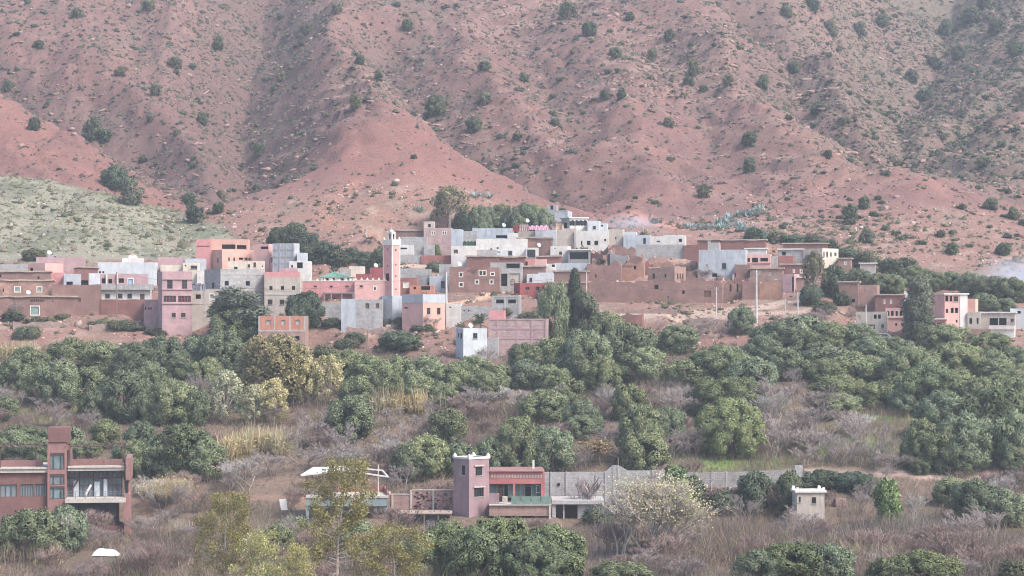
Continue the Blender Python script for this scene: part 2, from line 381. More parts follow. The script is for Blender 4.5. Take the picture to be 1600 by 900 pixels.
MAT['greenpaint'] = plain_mat('grey_green_shutter_paint', (0.22, 0.30, 0.27), rough=0.5)
MAT['redgrille'] = plain_mat('dark_red_window_frame', (0.20, 0.06, 0.06), rough=0.6)
MAT['metal'] = plain_mat('grey_steel', (0.28, 0.28, 0.29), rough=0.45, metal=0.6)
MAT['pole'] = plain_mat('pale_concrete_pole', (0.52, 0.50, 0.48), rough=0.8)
MAT['woodpole'] = plain_mat('grey_wood_pole', (0.20, 0.15, 0.12), rough=0.9)
MAT['dish'] = plain_mat('white_dish', (0.66, 0.64, 0.62), rough=0.5)
MAT['greentile'] = plain_mat('green_roof_tiles', (0.13, 0.26, 0.19), rough=0.6, scale=6.0)
MAT['rubble'] = wall_mat('rubble_stone', (0.34, 0.24, 0.21), var=0.4, scale=2.0, bump=0.8)

# ------------------------------------------------------------------ the houses of the village
# material, left edge, near corner, right edge, top row, ground row, yaw, openings (x0,y0,x1,y1,style), options
# styles: d bare opening with its inside painted dark, f framed white surround, g grille, o wooden door, b blue door, s green shutter, r red mullioned, a white arch, k garage
B = []
def H(name, label, mat, xl, xc, xr, yt, yb, a=3, wins=(), **o): B.append((name, label, mat, xl, xc, xr, yt, yb, a, list(wins), o))
adobe = dict(roof='slab', rough=1)
# --- left cluster
H('house', 'low grey house with flat roof at the far left edge behind mud houses', 'concrete', -40, 43, 43, 413, 446, D=6)
H('house', 'small bright pink room with dark window and grey side at left', 'palepink', 44, 70, 116, 411, 446, 38, [(47, 418, 52, 424, 'd')])
H('house', 'pink-walled room in front of the grey-sided pink house at left', 'pink', 78, 101, 101, 426, 456, 4, [], D=3)
H('house', 'mauve upper storey with parapet and dish on the left skyline', 'mauve', 58, 131, 131, 402, 436, 3, [(85, 400, 88, 403, 'd')], D=6)
H('house', 'small grey stair head with square hole above mauve storey', 'concrete', 75, 90, 90, 399, 435, 3, [(84, 400.5, 88, 403, 'd')], D=2)
H('house', 'grey block with dark arched opening between mud houses at left', 'bluegrey', 100, 125, 125, 428, 458, 3, [(104, 440, 114, 446, 'd')], D=4)
H('mud_house', 'red mud house tucked left of the white-grey block', 'adobe_red', 116, 152, 152, 418, 452, 3, [(127, 438, 138, 448, 'd')], D=5, **adobe)
H('mud_house', 'long mud house with two tiny windows, uppermost at far left', 'adobe', -40, 78, 78, 425, 460, 3, [(1, 429, 4, 433, 'd'), (59, 432, 62, 436, 'd')], D=5, **adobe)
H('mud_house', 'mud house with peeling white plaster and two pale green windows', 'plastered', -30, 82, 82, 438.5, 478, 3, [(25, 449, 32, 456, 's'), (59, 449, 65, 456, 's'), (6, 451, 8, 456, 'd')], D=6, **adobe)
H('mud_house', 'low mud house with white-framed green door and vent lattice', 'adobe', -40, 120, 120, 464, 493, 3, [(50, 479, 62, 492, 's'), (82, 470, 84, 472, 'd'), (49, 468, 70, 471.5, 'l')], D=6, **adobe)
H('mud_house', 'tall blank mud wall house with one brown window beside lattice house', 'adobe', 82, 158, 158, 445, 491, 3, [(122, 466, 127, 472, 'o')], D=7, rough=1)
H('mud_house', 'low mud wall block standing below the white balcony house', 'adobe_red', 158, 226, 226, 468, 489.5, 3, [], D=4, rough=1)
H('house', 'white balcony house with recessed loggia and three windows on mud base', 'white', 158, 235, 235, 452, 486, 2, [(165.5, 459, 172.5, 466, 'g'), (185, 459, 192, 466, 'g'), (199.5, 459, 206.5, 466, 'g'), (219, 459, 226, 469, 'o')], D=5, balcony=(158, 240, 444, 452))
H('house', 'loggia storey with white posts and blue door above the balcony', 'mauve', 140, 229, 229, 428, 484, 2, [(160, 435, 166, 442.5, 'd'), (170, 436, 176, 443, 'd'), (186, 435, 194, 442, 'd'), (201, 436, 208, 446, 'b')], D=6, posts=[167.5, 183.5], dY=6)
H('house', 'pale grey house end wall left of the loggia', 'whiteblue', 139, 156, 156, 427, 482, 2, [], D=3, dY=4)
H('house', 'long whitish blockwork house with stepped top behind the loggia', 'whiteblue', 154, 245, 245, 410, 446, 3, [(156, 424, 159, 427, 'd'), (161, 424, 164, 427, 'd')], D=6)
H('house', 'raised centre storey on the long whitish blockwork house', 'white', 191, 223, 223, 403, 440, 3, [], D=4)
H('house', 'mauve blank wall storey right of the long whitish house', 'mauve', 247, 286, 286, 402, 438, 4, [], D=5)
H('house', 'cream storey just above the tall mauve three-storey house', 'cream', 251, 286, 286, 414, 444, 3, [], D=4)
H('house', 'cream cube with one wide window right of the cream storey', 'cream', 286, 309, 309, 410.5, 446, 5, [(298, 415, 308, 420, 'g'), (289, 414, 291, 416, 'd')], D=5)
H('house', 'blue-grey blank house behind the cream cube', 'bluegrey', 290, 319, 319, 404, 438, 4, [], D=5)
H('house', 'narrow cream and grey house beside the rooftop junk', 'white', 308, 319, 319, 423, 452, 4, [], D=3)
H('house', 'tall mauve three-storey house with red mullioned window band', 'mauve', 247, 253.5, 300, 424, 524, 82, [(261, 437, 269.5, 451, 'g'), (284, 437, 292, 451, 'g'), (255.5, 462, 275, 472, 'r'), (278, 462, 298, 472, 'r'), (268, 489, 274.5, 496, 'g'), (282.5, 489, 289.5, 496, 'g')], bands=[(436, 'mauve'), (452, 'mauve'), (474, 'mauve')])
H('house', 'low mauve annex with three tiny vents left of the three-storey house', 'mauve', 225, 250, 250, 468, 503, 3, [(226.5, 480, 228.5, 484, 'd'), (231.5, 480, 233.5, 484, 'd'), (235, 480, 237, 484, 'd')], D=5)
H('house', 'grey two-bay house with dark window right of mauve tower house', 'beige', 300, 343, 343, 452, 496, 3, [(306, 460, 314, 467, 'd'), (328, 460, 334, 467, 's')], D=5, cols=[320.5], rows=[474])
# --- middle left: big pink house and the blocks below it
H('house', 'peach top storey with latticed terrace rail on the big pink house', 'peach', 327, 388, 388, 374, 416, 4, [(347, 382, 368, 389, 'd'), (370, 383, 385, 389, 'd')], D=4)
H('house', 'pink left wing of the big pink house with flat top', 'pink', 307, 329, 329, 374, 418, 4, [(308, 384, 327, 385.5, 'o')], D=5)
H('house', 'big pink and peach main house with slit windows on the slope', 'peach', 326, 347, 397, 390, 424, 62, [(329, 403, 331.3, 410, 'd'), (339, 403, 341.3, 410, 'd'), (356.5, 402, 359, 409, 'g'), (364.5, 402, 367, 409, 'g'), (373, 402, 380, 405.5, 'd'), (382, 402, 387, 405.5, 'd'), (389, 402.5, 392, 405.5, 'd')])
H('house', 'pink right tower of the big pink house with terrace opening', 'palepink', 396, 420, 427, 381, 424, 28, [(407, 385, 419, 389, 'd'), (423, 402, 426, 410, 'o')])
H('house', 'small weathered cream house with broken roof below the big pink house', 'cream', 357, 412, 412, 408, 434, 4, [(366, 417, 371.5, 421, 'd'), (387, 413, 391, 418, 'g'), (396, 410, 400, 417, 'g'), (409, 415, 411, 417, 'd')], D=3, rough=1)
H('house', 'blue-grey concrete frame tower house right of the big pink house', 'bluegrey', 426, 460, 468, 380, 430, 25, [], cols=[437, 447, 458], rows=[390, 401, 411])
H('house', 'pale stair house with sloping roof stub right of blue-grey tower', 'whiteblue', 464, 479, 479, 395, 432, 4, [], D=3)
H('house', 'whitish lower house with one black window under blue-grey tower', 'white', 452, 485, 485, 408, 444, 4, [(464, 410, 473, 419, 'd'), (455, 414, 458, 418, 'g')], D=4)
H('house', 'big grey blockwork house with four black windows in the left cluster', 'concrete', 319, 344.5, 413, 420, 492, 70, [(351, 439, 357.5, 446, 'd'), (384, 439, 390.5, 446, 'd'), (385, 463, 390, 468, 'd'), (351, 463, 357, 468, 'd'), (331, 441, 335, 450, 'g')], rows=[428, 453, 478])
H('house', 'beige three-storey block with six windows and pink parapet', 'beige', 413.5, 469, 469, 433, 493, 3, [(421, 447, 426, 453, 'd'), (439, 447, 444, 453, 'd'), (456, 447, 461, 453, 'd'), (418.5, 468, 426, 476, 'g'), (437, 468, 444.5, 476, 'g'), (457, 463, 462, 467, 'd')], D=7, rows=[460])
H('house', 'pink roof room with red corner on top of the beige block', 'pink', 413.5, 468, 468, 425, 488, 3, [], D=3)
H('house', 'mauve roof wall behind the pink roof room', 'mauve', 436, 464, 464, 419, 480, 3, [], D=3)
H('house', 'orange-topped brick house with two black windows above the orchard', 'brick', 404, 477, 477, 494, 552, 4, [(416, 500, 423, 508, 'k'), (439, 500, 446, 508, 'k'), (462, 500, 469, 508, 'k'), (437.5, 525, 444.5, 532, 'd'), (461, 525, 468, 532, 'd')], D=7, overlay=('orange', 404, 477, 494, 516), cols=[404.6, 429, 453, 476.4], colspan=(494, 517), rows=[517])
# --- mosque neighbours
H('house', 'maroon block with taller right part behind the mosque hall', 'red', 578, 598, 598, 418, 446, 4, [], D=4)
H('house', 'low maroon wall left of the taller maroon block', 'red', 556, 580, 580, 428, 448, 4, [], D=3)
H('house', 'pale flat-roofed hut above the mosque hall', 'cream', 545, 568, 568, 416, 432, 4, [], D=4)
H('house', 'grey low hut above the green pyramid roof', 'concrete', 531, 548, 548, 420, 433, 4, [], D=4)
H('house', 'grey retaining block left below the mosque hall', 'concrete', 498, 534, 534, 473, 490, 3, [], D=4)
H('house', 'tall grey buttress block below the mosque left half', 'bluegrey', 533, 557, 557, 467, 512, 4, [], D=5)
H('house', 'grey house with two brown windows below the mosque', 'concrete', 556, 597, 597, 468, 512, 3, [(571, 474, 577, 482, 'o'), (587, 474, 592.5, 482, 'o')], D=5)
H('house', 'blue-grey curved buttress house under the minaret', 'bluegrey', 596, 613, 630, 462, 501, 45, [])
H('house', 'pink house with sunlit peach painted on its right face, grey parapet, below minaret', 'palepink', 628, 661, 696, 460, 517, 40, [(667, 481, 672.5, 491, 'g'), (683, 481, 688.5, 491, 'g'), (631, 480, 637, 482, 'd')], overlayB=('peach', 473), band=('bluegrey', 460, 473))  # right face is a peach copy: the sunlit tint put into colour
H('house', 'low white shed with blue-white fascia right of the grey-topped pink house', 'white', 697, 720, 720, 475, 497, 3, [(702, 479, 705, 481, 'd')], D=4)
H('house', 'low grey shed with two tiny windows right of white shed', 'concrete', 720, 744, 744, 478, 497, 3, [(724, 484, 726.5, 486.5, 'd'), (731, 484, 733.5, 486.5, 'd')], D=4)
H('garden_wall', 'grey garden wall running behind the palm right of the sheds', 'concrete', 744, 786, 786, 479, 497, 3, [], D=0.8, roof='none')
# --- middle: between minaret and ruins
H('house', 'terracotta house with white door right of the minaret', 'terracotta', 625, 652, 652, 434, 462, 3, [(629.5, 440, 640, 450, 'w')], D=4)
H('house', 'low orange terrace house with open railing right of white door', 'orange', 640, 678, 678, 446, 463, 3, [(646, 448, 650, 452, 'd'), (658, 447, 672, 453, 'd')], D=3)
H('house', 'ruined grey stone hut left of the brown house', 'concrete_dark', 650, 674, 674, 430, 452, 4, [(668, 441, 672, 449, 'd')], D=4, rough=1, roof='none')
H('house', 'blue-grey shed between stone hut and white pole', 'bluegrey', 671, 697, 697, 431, 453, 4, [(689, 439, 695, 450, 'g')], D=4)
H('house', 'pale low walls and terraces right of the minaret top', 'concrete', 625, 672, 672, 420, 442, 4, [], D=4, rough=1)
H('house', 'grey shed roof house just left of the brown white-windowed house', 'concrete', 686, 706, 706, 413, 440, 4, [], D=4)
H('mud_house', 'brown house with dipped parapet and white-framed windows', 'adobe', 702, 780, 780, 421, 457, 3, [(717, 425, 723.5, 433, 'f'), (717, 441, 724, 448.5, 'f'), (742, 437, 748.5, 444, 'f'), (765, 437, 771, 444, 'f'), (766, 425, 773, 431, 'f'), (748, 421.5, 760, 431, 'c')], D=7, tops=[(702, 417), (730, 417), (731, 424), (740, 429), (747, 429), (748, 418), (780, 418)])
H('house', 'grey garage house with open upper floor beside the brown house', 'concrete', 766, 815, 815, 410, 449, 3, [(791, 411.6, 812, 419, 'd'), (783, 428, 792.5, 447, 'd'), (797, 428, 812, 447, 'k'), (798.5, 436.5, 804, 444.5, 'o')], D=6, cols=[781.5, 794, 814], colspan=(427, 449), rows=[426])
H('house', 'dark red house with two windows below the garage house', 'red', 803, 812, 851, 442, 461, 78, [(821, 448, 827, 454, 'g'), (837, 448, 843, 454, 'g')])
H('house', 'pale pink end wall right of the dark red house', 'palepink', 851, 861, 861, 441, 463, 4, [], D=3)
H('house', 'whitish render house above the dark red house', 'whiteblue', 823, 865, 865, 428, 447, 3, [(827, 434, 831.5, 441, 'g')], D=4)
H('house', 'blue-white raised room on the whitish render house', 'whiteblue', 841, 865, 865, 426, 446, 3, [], D=3)
H('mud_house', 'brown mud house behind the whitish render house', 'adobe', 817, 851, 851, 416.5, 441, 3, [], D=5, **adobe)
H('house', 'small pink house with dark window above brown mud house', 'pink', 813, 836, 836, 404, 428, 4, [(819, 408.5, 824.5, 415, 'g')], D=4)
H('house', 'paler pink wall right of the small pink house', 'palepink', 836, 853, 853, 405, 428, 4, [], D=3)
H('house', 'long blue-grey roof wall house right of the pink walls', 'bluegrey', 866, 920, 920, 411, 432, 3, [(862, 413, 867, 416, 'd')], D=4)
H('house', 'white cube with dark door left of long blue-grey wall', 'white', 853, 868, 868, 412, 434, 3, [(862, 413, 867, 417, 'd')], D=4)
H('mud_house', 'long brown mud house above the cypress', 'adobe', 864, 918, 918, 424, 446, 3, [], D=5, **adobe)
H('mud_house', 'low mud house with white-framed window behind the cypress', 'adobe', 850, 918, 918, 442, 470, 3, [(867, 448, 871, 454, 'f'), (908, 456, 911, 459, 'd')], D=6, **adobe)
H('mud_house', 'maroon mud house above the dipped-parapet brown house', 'adobe_red', 729, 778, 778, 401, 434, 3, [], D=7, **adobe)
H('mud_house', 'low maroon mud wall right of the maroon mud house', 'adobe_red', 776, 820, 820, 402, 430, 3, [], D=5, **adobe)
H('garden_wall', 'terracotta garden wall below the twin-windowed house', 'terracotta', 658, 705, 705, 399, 414, 3, [], D=1.0, roof='none')
H('garden_wall', 'grey garden wall left of the terracotta garden wall', 'concrete', 625, 658, 658, 398, 413, 3, [], D=1.0, roof='none')
H('house', 'white house with one brown window above terracotta wall end', 'white', 705, 744, 744, 384, 418, 3, [(709, 390, 715.5, 396, 'o')], D=6)
H('house', 'long white upper house stretching right above maroon house', 'white', 744, 823, 823, 373, 408, 3, [(766, 388, 769, 391, 'd'), (776, 386, 779, 389, 'd')], D=5)
H('house', 'grey middle house in front of the long white upper house', 'concrete', 724, 776, 776, 390, 416, 3, [(776, 393, 779, 395, 'd')], D=5)
H('house', 'pale blue-white house with long fascia in front of long white house', 'whiteblue', 774, 802, 802, 391, 416, 3, [(776, 393, 782, 394.5, 'd'), (794, 392, 800, 399, 'g')], D=4)
H('house', 'garage with grey roller shutter and white frame', 'white', 822, 840, 840, 387, 411, 3, [(823.5, 390, 836.5, 402.5, 'g')], D=5)
H('house', 'small white house with door right of the shutter garage', 'white', 860, 889, 889, 384.5, 412, 4, [(873.5, 393, 878, 398, 'g'), (866, 387, 868, 389, 'd')], D=5)
H('mud_house', 'reddish mud house under the small white house', 'adobe_red', 838, 876, 876, 401, 424, 3, [], D=4, **adobe)
H('house', 'dark open shelter with pale roof edge beside dry palm', 'concrete_dark', 888, 921, 921, 390, 416, 3, [(890, 394, 919, 405, 'd')], D=5, roof='slab')
# --- upper village
H('house', 'twin-windowed grey brown house on the upper slope', 'mauveblock', 662, 705, 705, 356, 394, 4, [(674, 361, 680, 367, 't'), (691, 361, 698, 367, 't')], D=6)
H('house', 'small roof hut with black window on the twin-windowed house', 'beige', 662, 678, 678, 346, 390, 4, [(669, 350, 673, 355, 'd')], D=3)
H('mud_house', 'long low mud wall with white coping left of twin-windowed house', 'adobe', 612, 662, 662, 359.5, 388, 3, [], D=4, roof='slab')
H('house', 'grey low house below the white-coped mud wall', 'concrete', 622, 667, 667, 370, 400, 3, [], D=4)
H('house', 'whitish low house with dark slot right of the minaret lantern', 'white', 625, 646, 646, 383, 406, 3, [(625.5, 387, 636, 389.5, 'd')], D=4)
H('house', 'pale hut between round green bush and bare thicket', 'concrete', 662, 679, 679, 383, 405, 3, [], D=4)
H('house', 'blue-grey block attached right of the twin-windowed house', 'bluegrey', 705, 722, 722, 358, 394, 3, [], D=5)
H('house', 'long grey upper house below the olive row', 'bluegrey', 738, 802, 802, 356.5, 386, 3, [(775, 367.5, 792, 372, 'd')], D=5)
H('house', 'lower grey wing left of the long grey upper house', 'concrete', 720, 745, 745, 361, 386, 3, [], D=4)
H('house', 'white box room under the long grey upper house', 'white', 793, 809, 809, 364, 392, 3, [], D=4)
H('house', 'grey-brown house with clothes drying on its roof', 'beige', 809, 838, 838, 361, 388, 3, [], D=5)
H('house', 'blue-grey blockwork house under the bright pink cloth', 'bluegrey', 836, 869, 869, 357, 392, 3, [], D=5)
H('mud_house', 'low brown mud house in front of the drying roof', 'adobe', 808, 862, 862, 372, 402, 3, [], D=4, **adobe)
H('house', 'grey cube house at the top of the village', 'bluegrey', 853, 887, 887, 329, 352, 10, [], D=5, cols=[854, 866, 886], rows=[329.6], roof='none')
H('house', 'small lookout room with dark window on the topmost cube house', 'concrete', 855, 869, 869, 320, 350, 8, [(860, 321, 864.5, 327.5, 'd')], D=3)
H('house', 'low pale grey house left below the topmost cube house', 'bluegrey', 843, 864, 864, 346, 370, 3, [], D=4)
H('house', 'white terrace house with black shade cloth near the top', 'white', 877, 890, 918, 340, 378, 70, [(880, 347, 886, 356, 'd')], roof='slab')
H('house', 'white stair house right of the black shade cloth', 'whiteblue', 918, 936, 936, 345, 380, 4, [(926, 353, 931, 358, 'g')], D=4)
H('house', 'grey box house left of the white two-windowed house', 'beige', 869, 899, 899, 357, 388, 3, [], D=5)
H('house', 'white house with two square black windows and round mark', 'white', 897, 951, 951, 360.5, 390, 3, [(917, 376, 922.6, 383, 'd'), (928.6, 376, 934.6, 383, 'd'), (907.5, 376, 910, 383, 'd'), (944, 373, 947, 377, 'd')], D=7)
H('house', 'small pale roof house right of the white stair house', 'whiteblue', 936, 949, 949, 349, 378, 3, [(939, 351, 942, 354, 'd')], D=3)
H('house', 'tan blank-walled house right of the white two-windowed house', 'beige', 950, 973, 973, 358, 388, 4, [(961, 370, 963, 374, 'd')], D=5)
H('house', 'pale blue-white low house above the blue-grey sheds', 'whiteblue', 970, 994, 994, 362, 380, 3, [], D=4)
H('house', 'blue-grey shed with dark door on the upper right', 'bluegrey', 974, 1016, 1016, 367, 392, 3, [(1005, 372, 1009, 381, 'd')], D=5)
H('house', 'white house with one black window at the upper right', 'white', 1008, 1070, 1070, 369, 392, 3, [(1060.5, 373, 1065.5, 378, 'd'), (1026, 376, 1031, 378, 'd')], D=5)
H('house', 'higher white room at the right end of the white house', 'white', 1036, 1070, 1070, 367.5, 391, 3, [(1060.5, 372.5, 1065.5, 377.5, 'd')], D=3)
H('garden_wall', 'long grey blockwork wall with white patches above the ruins', 'concrete', 993, 1068, 1068, 382, 402, 3, [], D=1.2, roof='none')
H('mud_house', 'red mud wall house right of the long grey blockwork wall', 'adobe_red', 1068, 1093, 1093, 383, 404, 3, [], D=4, rough=1, roof='none')
# --- ruins in the middle right
H('ruin', 'round-cornered mud ruin left of the rubble field', 'adobe', 919, 942, 962, 385, 412, 40, [], rough=3, roof='none')
H('ruin', 'low mud ruin wall behind the rubble field', 'adobe', 950, 993, 993, 384, 407, 3, [], D=3, rough=3, roof='none')
H('ruin', 'dark stone ruin wall beside the dry palm', 'concrete_dark', 953, 981, 981, 394, 412, 4, [], D=2, rough=3, roof='none')
H('ruin', 'broken orange mud walls around an empty yard', 'mud_orange', 968, 1006, 1006, 408, 430, 4, [(990, 415, 994, 421, 'd')], D=5, rough=3, roof='none')
H('ruin', 'tall broken mud wall fragment in the rubble field', 'adobe_red', 1006, 1021, 1021, 397, 424, 6, [], D=1.5, rough=4, roof='none')
H('mud_house', 'mud house row with posts on its terrace above the great wall', 'adobe', 917, 970, 970, 414, 440, 3, [(930, 428, 932, 434, 'd')], D=5, rough=2)
H('ruin', 'roofless upper mud storey with slit windows above the great wall', 'adobe_pale', 1012, 1054, 1072, 417, 448, 25, [(1019, 427, 1023, 435, 'd'), (1038, 428, 1041, 433, 'd'), (1058, 427, 1060, 436, 'd'), (1062, 427, 1064, 436, 'd'), (1066, 427, 1068, 436, 'd')], rough=2, roof='none')
H('mud_house', 'great blank mud wall house with dark door and small windows', 'adobe', 917, 1128, 1128, 440, 473, 2, [(1022.5, 445, 1029, 452, 'd'), (1066, 454, 1070, 459, 'd'), (1100, 454, 1111, 464, 'o'), (1043, 463, 1045, 466, 'd')], D=9, rough=2)
H('ruin', 'white plastered ruin with doorways right of the great wall', 'plastered', 1129, 1161, 1161, 438, 461, 3, [(1140, 444, 1143, 455, 'd'), (1151, 442, 1154, 456, 'd')], D=5, rough=4, roof='none')
H('ruin', 'brown roofless mud ruin behind the tall white pole', 'adobe', 1160, 1187, 1187, 441, 468, 4, [], D=5, rough=2, roof='none')
H('ruin', 'orange mud yard wall right of the tall white pole', 'mud_orange', 1187, 1221, 1221, 442, 468, 3, [], D=3, rough=2, roof='none')
H('ruin', 'long low mud wall in front of the blue-grey unfinished house', 'adobe', 1104, 1146, 1146, 432, 452, 3, [], D=3, rough=3, roof='none')
# --- right part of the village
H('house', 'blue-grey unfinished house with rough patches and blind windows', 'bluegrey', 1092, 1165, 1165, 390, 434, 3, [(1128, 411, 1135, 420, 'g'), (1102, 413, 1107, 421, 'k'), (1113, 427, 1121, 433, 'd')], D=7)
H('house', 'grey stepped stair head on the blue-grey unfinished house', 'concrete', 1106, 1124, 1124, 379, 428, 4, [], D=3)
H('mud_house', 'red mud house behind the blue-grey unfinished house', 'adobe_red', 1090, 1124, 1124, 375, 404, 3, [(1106, 376, 1110, 379, 'f')], D=4, **adobe)
H('mud_house', 'long mud house with grey roof edge at upper right', 'adobe_red', 1120, 1196, 1196, 375, 402, 3, [], D=4, **adobe)
H('house', 'white upper room behind the pink balcony house', 'white', 1165, 1197, 1197, 388, 412, 3, [], D=3, roof='slab')
H('house', 'pink balcony house with three dark openings', 'palepink', 1166, 1204, 1204, 397, 428, 3, [(1168, 403, 1172, 409, 'd'), (1175, 402.6, 1184.4, 410, 'd'), (1188, 403, 1200, 408.5, 'd')], D=5, bands=[(411, 'pink')])
H('mud_house', 'brown mud house between unfinished house and pink brown house', 'adobe', 1148, 1172, 1172, 413, 440, 3, [(1143, 426, 1150, 433, 'd')], D=5, rough=1)
H('house', 'pale brown house with two faded windows under pink balcony', 'adobe_pale', 1172, 1223, 1223, 419, 447, 3, [(1184, 422, 1190, 430, 'k'), (1202, 424, 1207, 431, 'k')], D=6, roof='slab')
H('mud_house', 'dark brown house with white-framed window right of pale brown house', 'adobe_red', 1220, 1261, 1261, 413, 443, 3, [(1250, 421, 1254, 427, 'f'), (1239, 421, 1242, 426, 'f')], D=6, **adobe)
H('house', 'grey narrow house right of the pink balcony house', 'concrete', 1204, 1215, 1215, 400, 426, 3, [], D=5)
H('house', 'brown brick wall house above the dark brown house', 'terracotta', 1215, 1239, 1239, 400, 424, 3, [], D=5)
H('mud_house', 'brown house with thin pale roof slab at upper right', 'adobe_red', 1224, 1293, 1293, 380, 402, 3, [], D=5, roof='slab')
H('house', 'low grey shed with overhanging sheet roof left of white corner house', 'concrete', 1216, 1255, 1255, 389, 412, 3, [(1222, 393, 1228, 399, 'd')], D=4, roof='slab')
H('house', 'white corner house with narrow windows at upper right', 'cream', 1255, 1285, 1310, 388, 420, 40, [(1286.5, 393, 1288.5, 401, 'g'), (1291, 393, 1293.6, 401, 'g'), (1297, 394, 1299.5, 400, 'g'), (1303.5, 394, 1307, 400, 'o'), (1262, 398, 1268, 404, 'd')])
H('house', 'small brown annex with white window right of white corner house', 'adobe_pale', 1309, 1329, 1329, 403.5, 424, 4, [(1319, 409, 1322.5, 414, 'f')], D=4, roof='slab')
H('house', 'far grey shed among trees right of the white corner house', 'beige', 1344, 1368, 1368, 411, 432, 4, [], D=4, roof='slab')
H('house', 'grey doorway house with lamp beside the brick shed', 'mauve', 1223, 1241, 1241, 428, 458, 10, [(1237.5, 432, 1240.5, 456, 'd')], D=5)
H('house', 'brick shed left of the tall eucalyptus', 'brick', 1238, 1262, 1262, 433, 456, 3, [], D=5, roof='slab')
H('mud_house', 'brown mud hut with grey patch right of the eucalyptus', 'adobe', 1311, 1341, 1341, 440, 478, 3, [(1331, 467, 1336, 472, 'd')], D=5, roof='slab')
H('house', 'pale brown hut with small windows right of brown mud hut', 'adobe_pale', 1340, 1371, 1371, 445, 476, 4, [(1351, 452, 1353, 457, 'k')], D=5)
H('mud_house', 'red-brown house with two white shutters left of columnar tree', 'adobe_red', 1368, 1412, 1412, 460, 492, 3, [(1381, 467, 1384.5, 475, 'w'), (1391, 467, 1394.5, 475, 'w')], D=6, roof='slab')
H('house', 'peach house with four square arcade openings left of columnar tree', 'palepink', 1384, 1416, 1416, 481, 512, 3, [(1386, 486, 1390, 493.5, 'd'), (1392.5, 486, 1396.5, 493.5, 'd'), (1399.5, 486, 1403, 493.5, 'd'), (1406, 486, 1409.5, 493.5, 'd'), (1399, 505, 1402, 509, 'd'), (1408, 505, 1412, 509, 'd')], D=5, bands=[(496, 'cream')])
H('house', 'beige house with black gate bearing two white rings', 'beige', 1338, 1386, 1386, 487, 519, 3, [(1365.5, 491.5, 1370, 498, 'd'), (1372, 491.5, 1376.4, 498, 'd'), (1356, 507, 1367.5, 517.5, 'gate'), (1377, 507, 1381, 512, 'g'), (1341, 493, 1345, 500, 'k')], D=6)
H('house', 'tall pink and peach house with white overhanging roof slab at right', 'palepink', 1457, 1476, 1511, 459, 513, 68, [(1477, 462.5, 1482, 471, 'd'), (1483.5, 462.5, 1488, 471, 'd'), (1489.5, 463, 1497, 471, 'g'), (1478, 482.5, 1481.5, 489, 'd'), (1485.4, 481, 1490, 489, 'd'), (1492, 481, 1496.7, 489, 'd'), (1493, 500, 1496, 504, 'd')], roof='slab', whitecol=(1499, 1511))
H('house', 'peach side block right of the tall pink house', 'peach', 1511, 1524, 1524, 467, 510, 5, [(1523, 475, 1524, 478, 'd')], D=5)
H('house', 'low pink shop with two dark openings below tall pink house', 'pink', 1450, 1478, 1478, 498, 518, 3, [(1453, 504, 1462, 513, 'd'), (1464, 504, 1471, 513, 'o')], D=4, roof='slab')
H('house', 'beige low house with two dark doors right of the tall pink house', 'beige', 1512, 1532, 1532, 488, 514, 3, [(1515, 497, 1519, 506, 'd'), (1526, 497, 1529, 506, 'd')], D=5)
H('house', 'beige veranda house with pink posts at the right edge', 'beige', 1530, 1586, 1586, 488, 514, 3, [(1547, 497, 1560, 508, 'd'), (1561.5, 497, 1573, 508, 'd'), (1579, 498, 1584, 503, 'g')], D=6, roof='slab')
H('house', 'pale house cut by the right edge of the picture', 'whiteblue', 1580, 1640, 1640, 482, 510, 3, [(1590, 486, 1596, 490, 'd')], D=5)
H('house', 'long pinkish terrace wall below the tall pink house', 'adobe_pale', 1450, 1548, 1548, 514, 527, 3, [(1452, 519, 1459, 526, 'd')], D=3)
H('house', 'white terrace block below the veranda house', 'white', 1546, 1585, 1585, 509, 527, 3, [], D=3, bands=[(514, 'cream')])
H('house', 'small pale wall piece behind the columnar tree', 'white', 1413, 1424, 1424, 455, 488, 3, [], D=4)
# --- lower middle
H('house', 'grey unfinished block with two torn openings above the mauve panel wall', 'concrete', 769, 812, 812, 462, 497, 4, [(775, 468, 787, 474, 'd'), (794, 468, 806, 474, 'd')], D=4, cols=[770, 789, 811], rows=[463])
H('house', 'small pink roof room on the mauve panel-walled block', 'pink', 764, 788, 788, 485, 540, 4, [], D=3)
H('house', 'mauve panel-walled block with concrete frame grid', 'mauveblock', 763, 854, 854, 498, 551, 4, [], D=7, cols=[764, 777, 808, 831, 853], rows=[499, 514, 529], fmat='mauve')
H('house', 'bluish white corner house with square window above orchard', 'whiteblue', 712, 724, 761, 513, 560, 72, [(739, 520.5, 746, 529, 'g'), (719, 520, 722, 529, 'g'), (715, 520, 717, 527, 'g')])
H('house', 'low grey annex between bluish white house and panel block', 'concrete', 761, 778, 778, 528, 556, 4, [], D=4)
H('ruin', 'small brick ruin left of the dusty road', 'adobe_red', 964, 1003, 1003, 493, 522, 4, [(992, 506, 996, 516, 'd')], D=4, rough=2, roof='none')

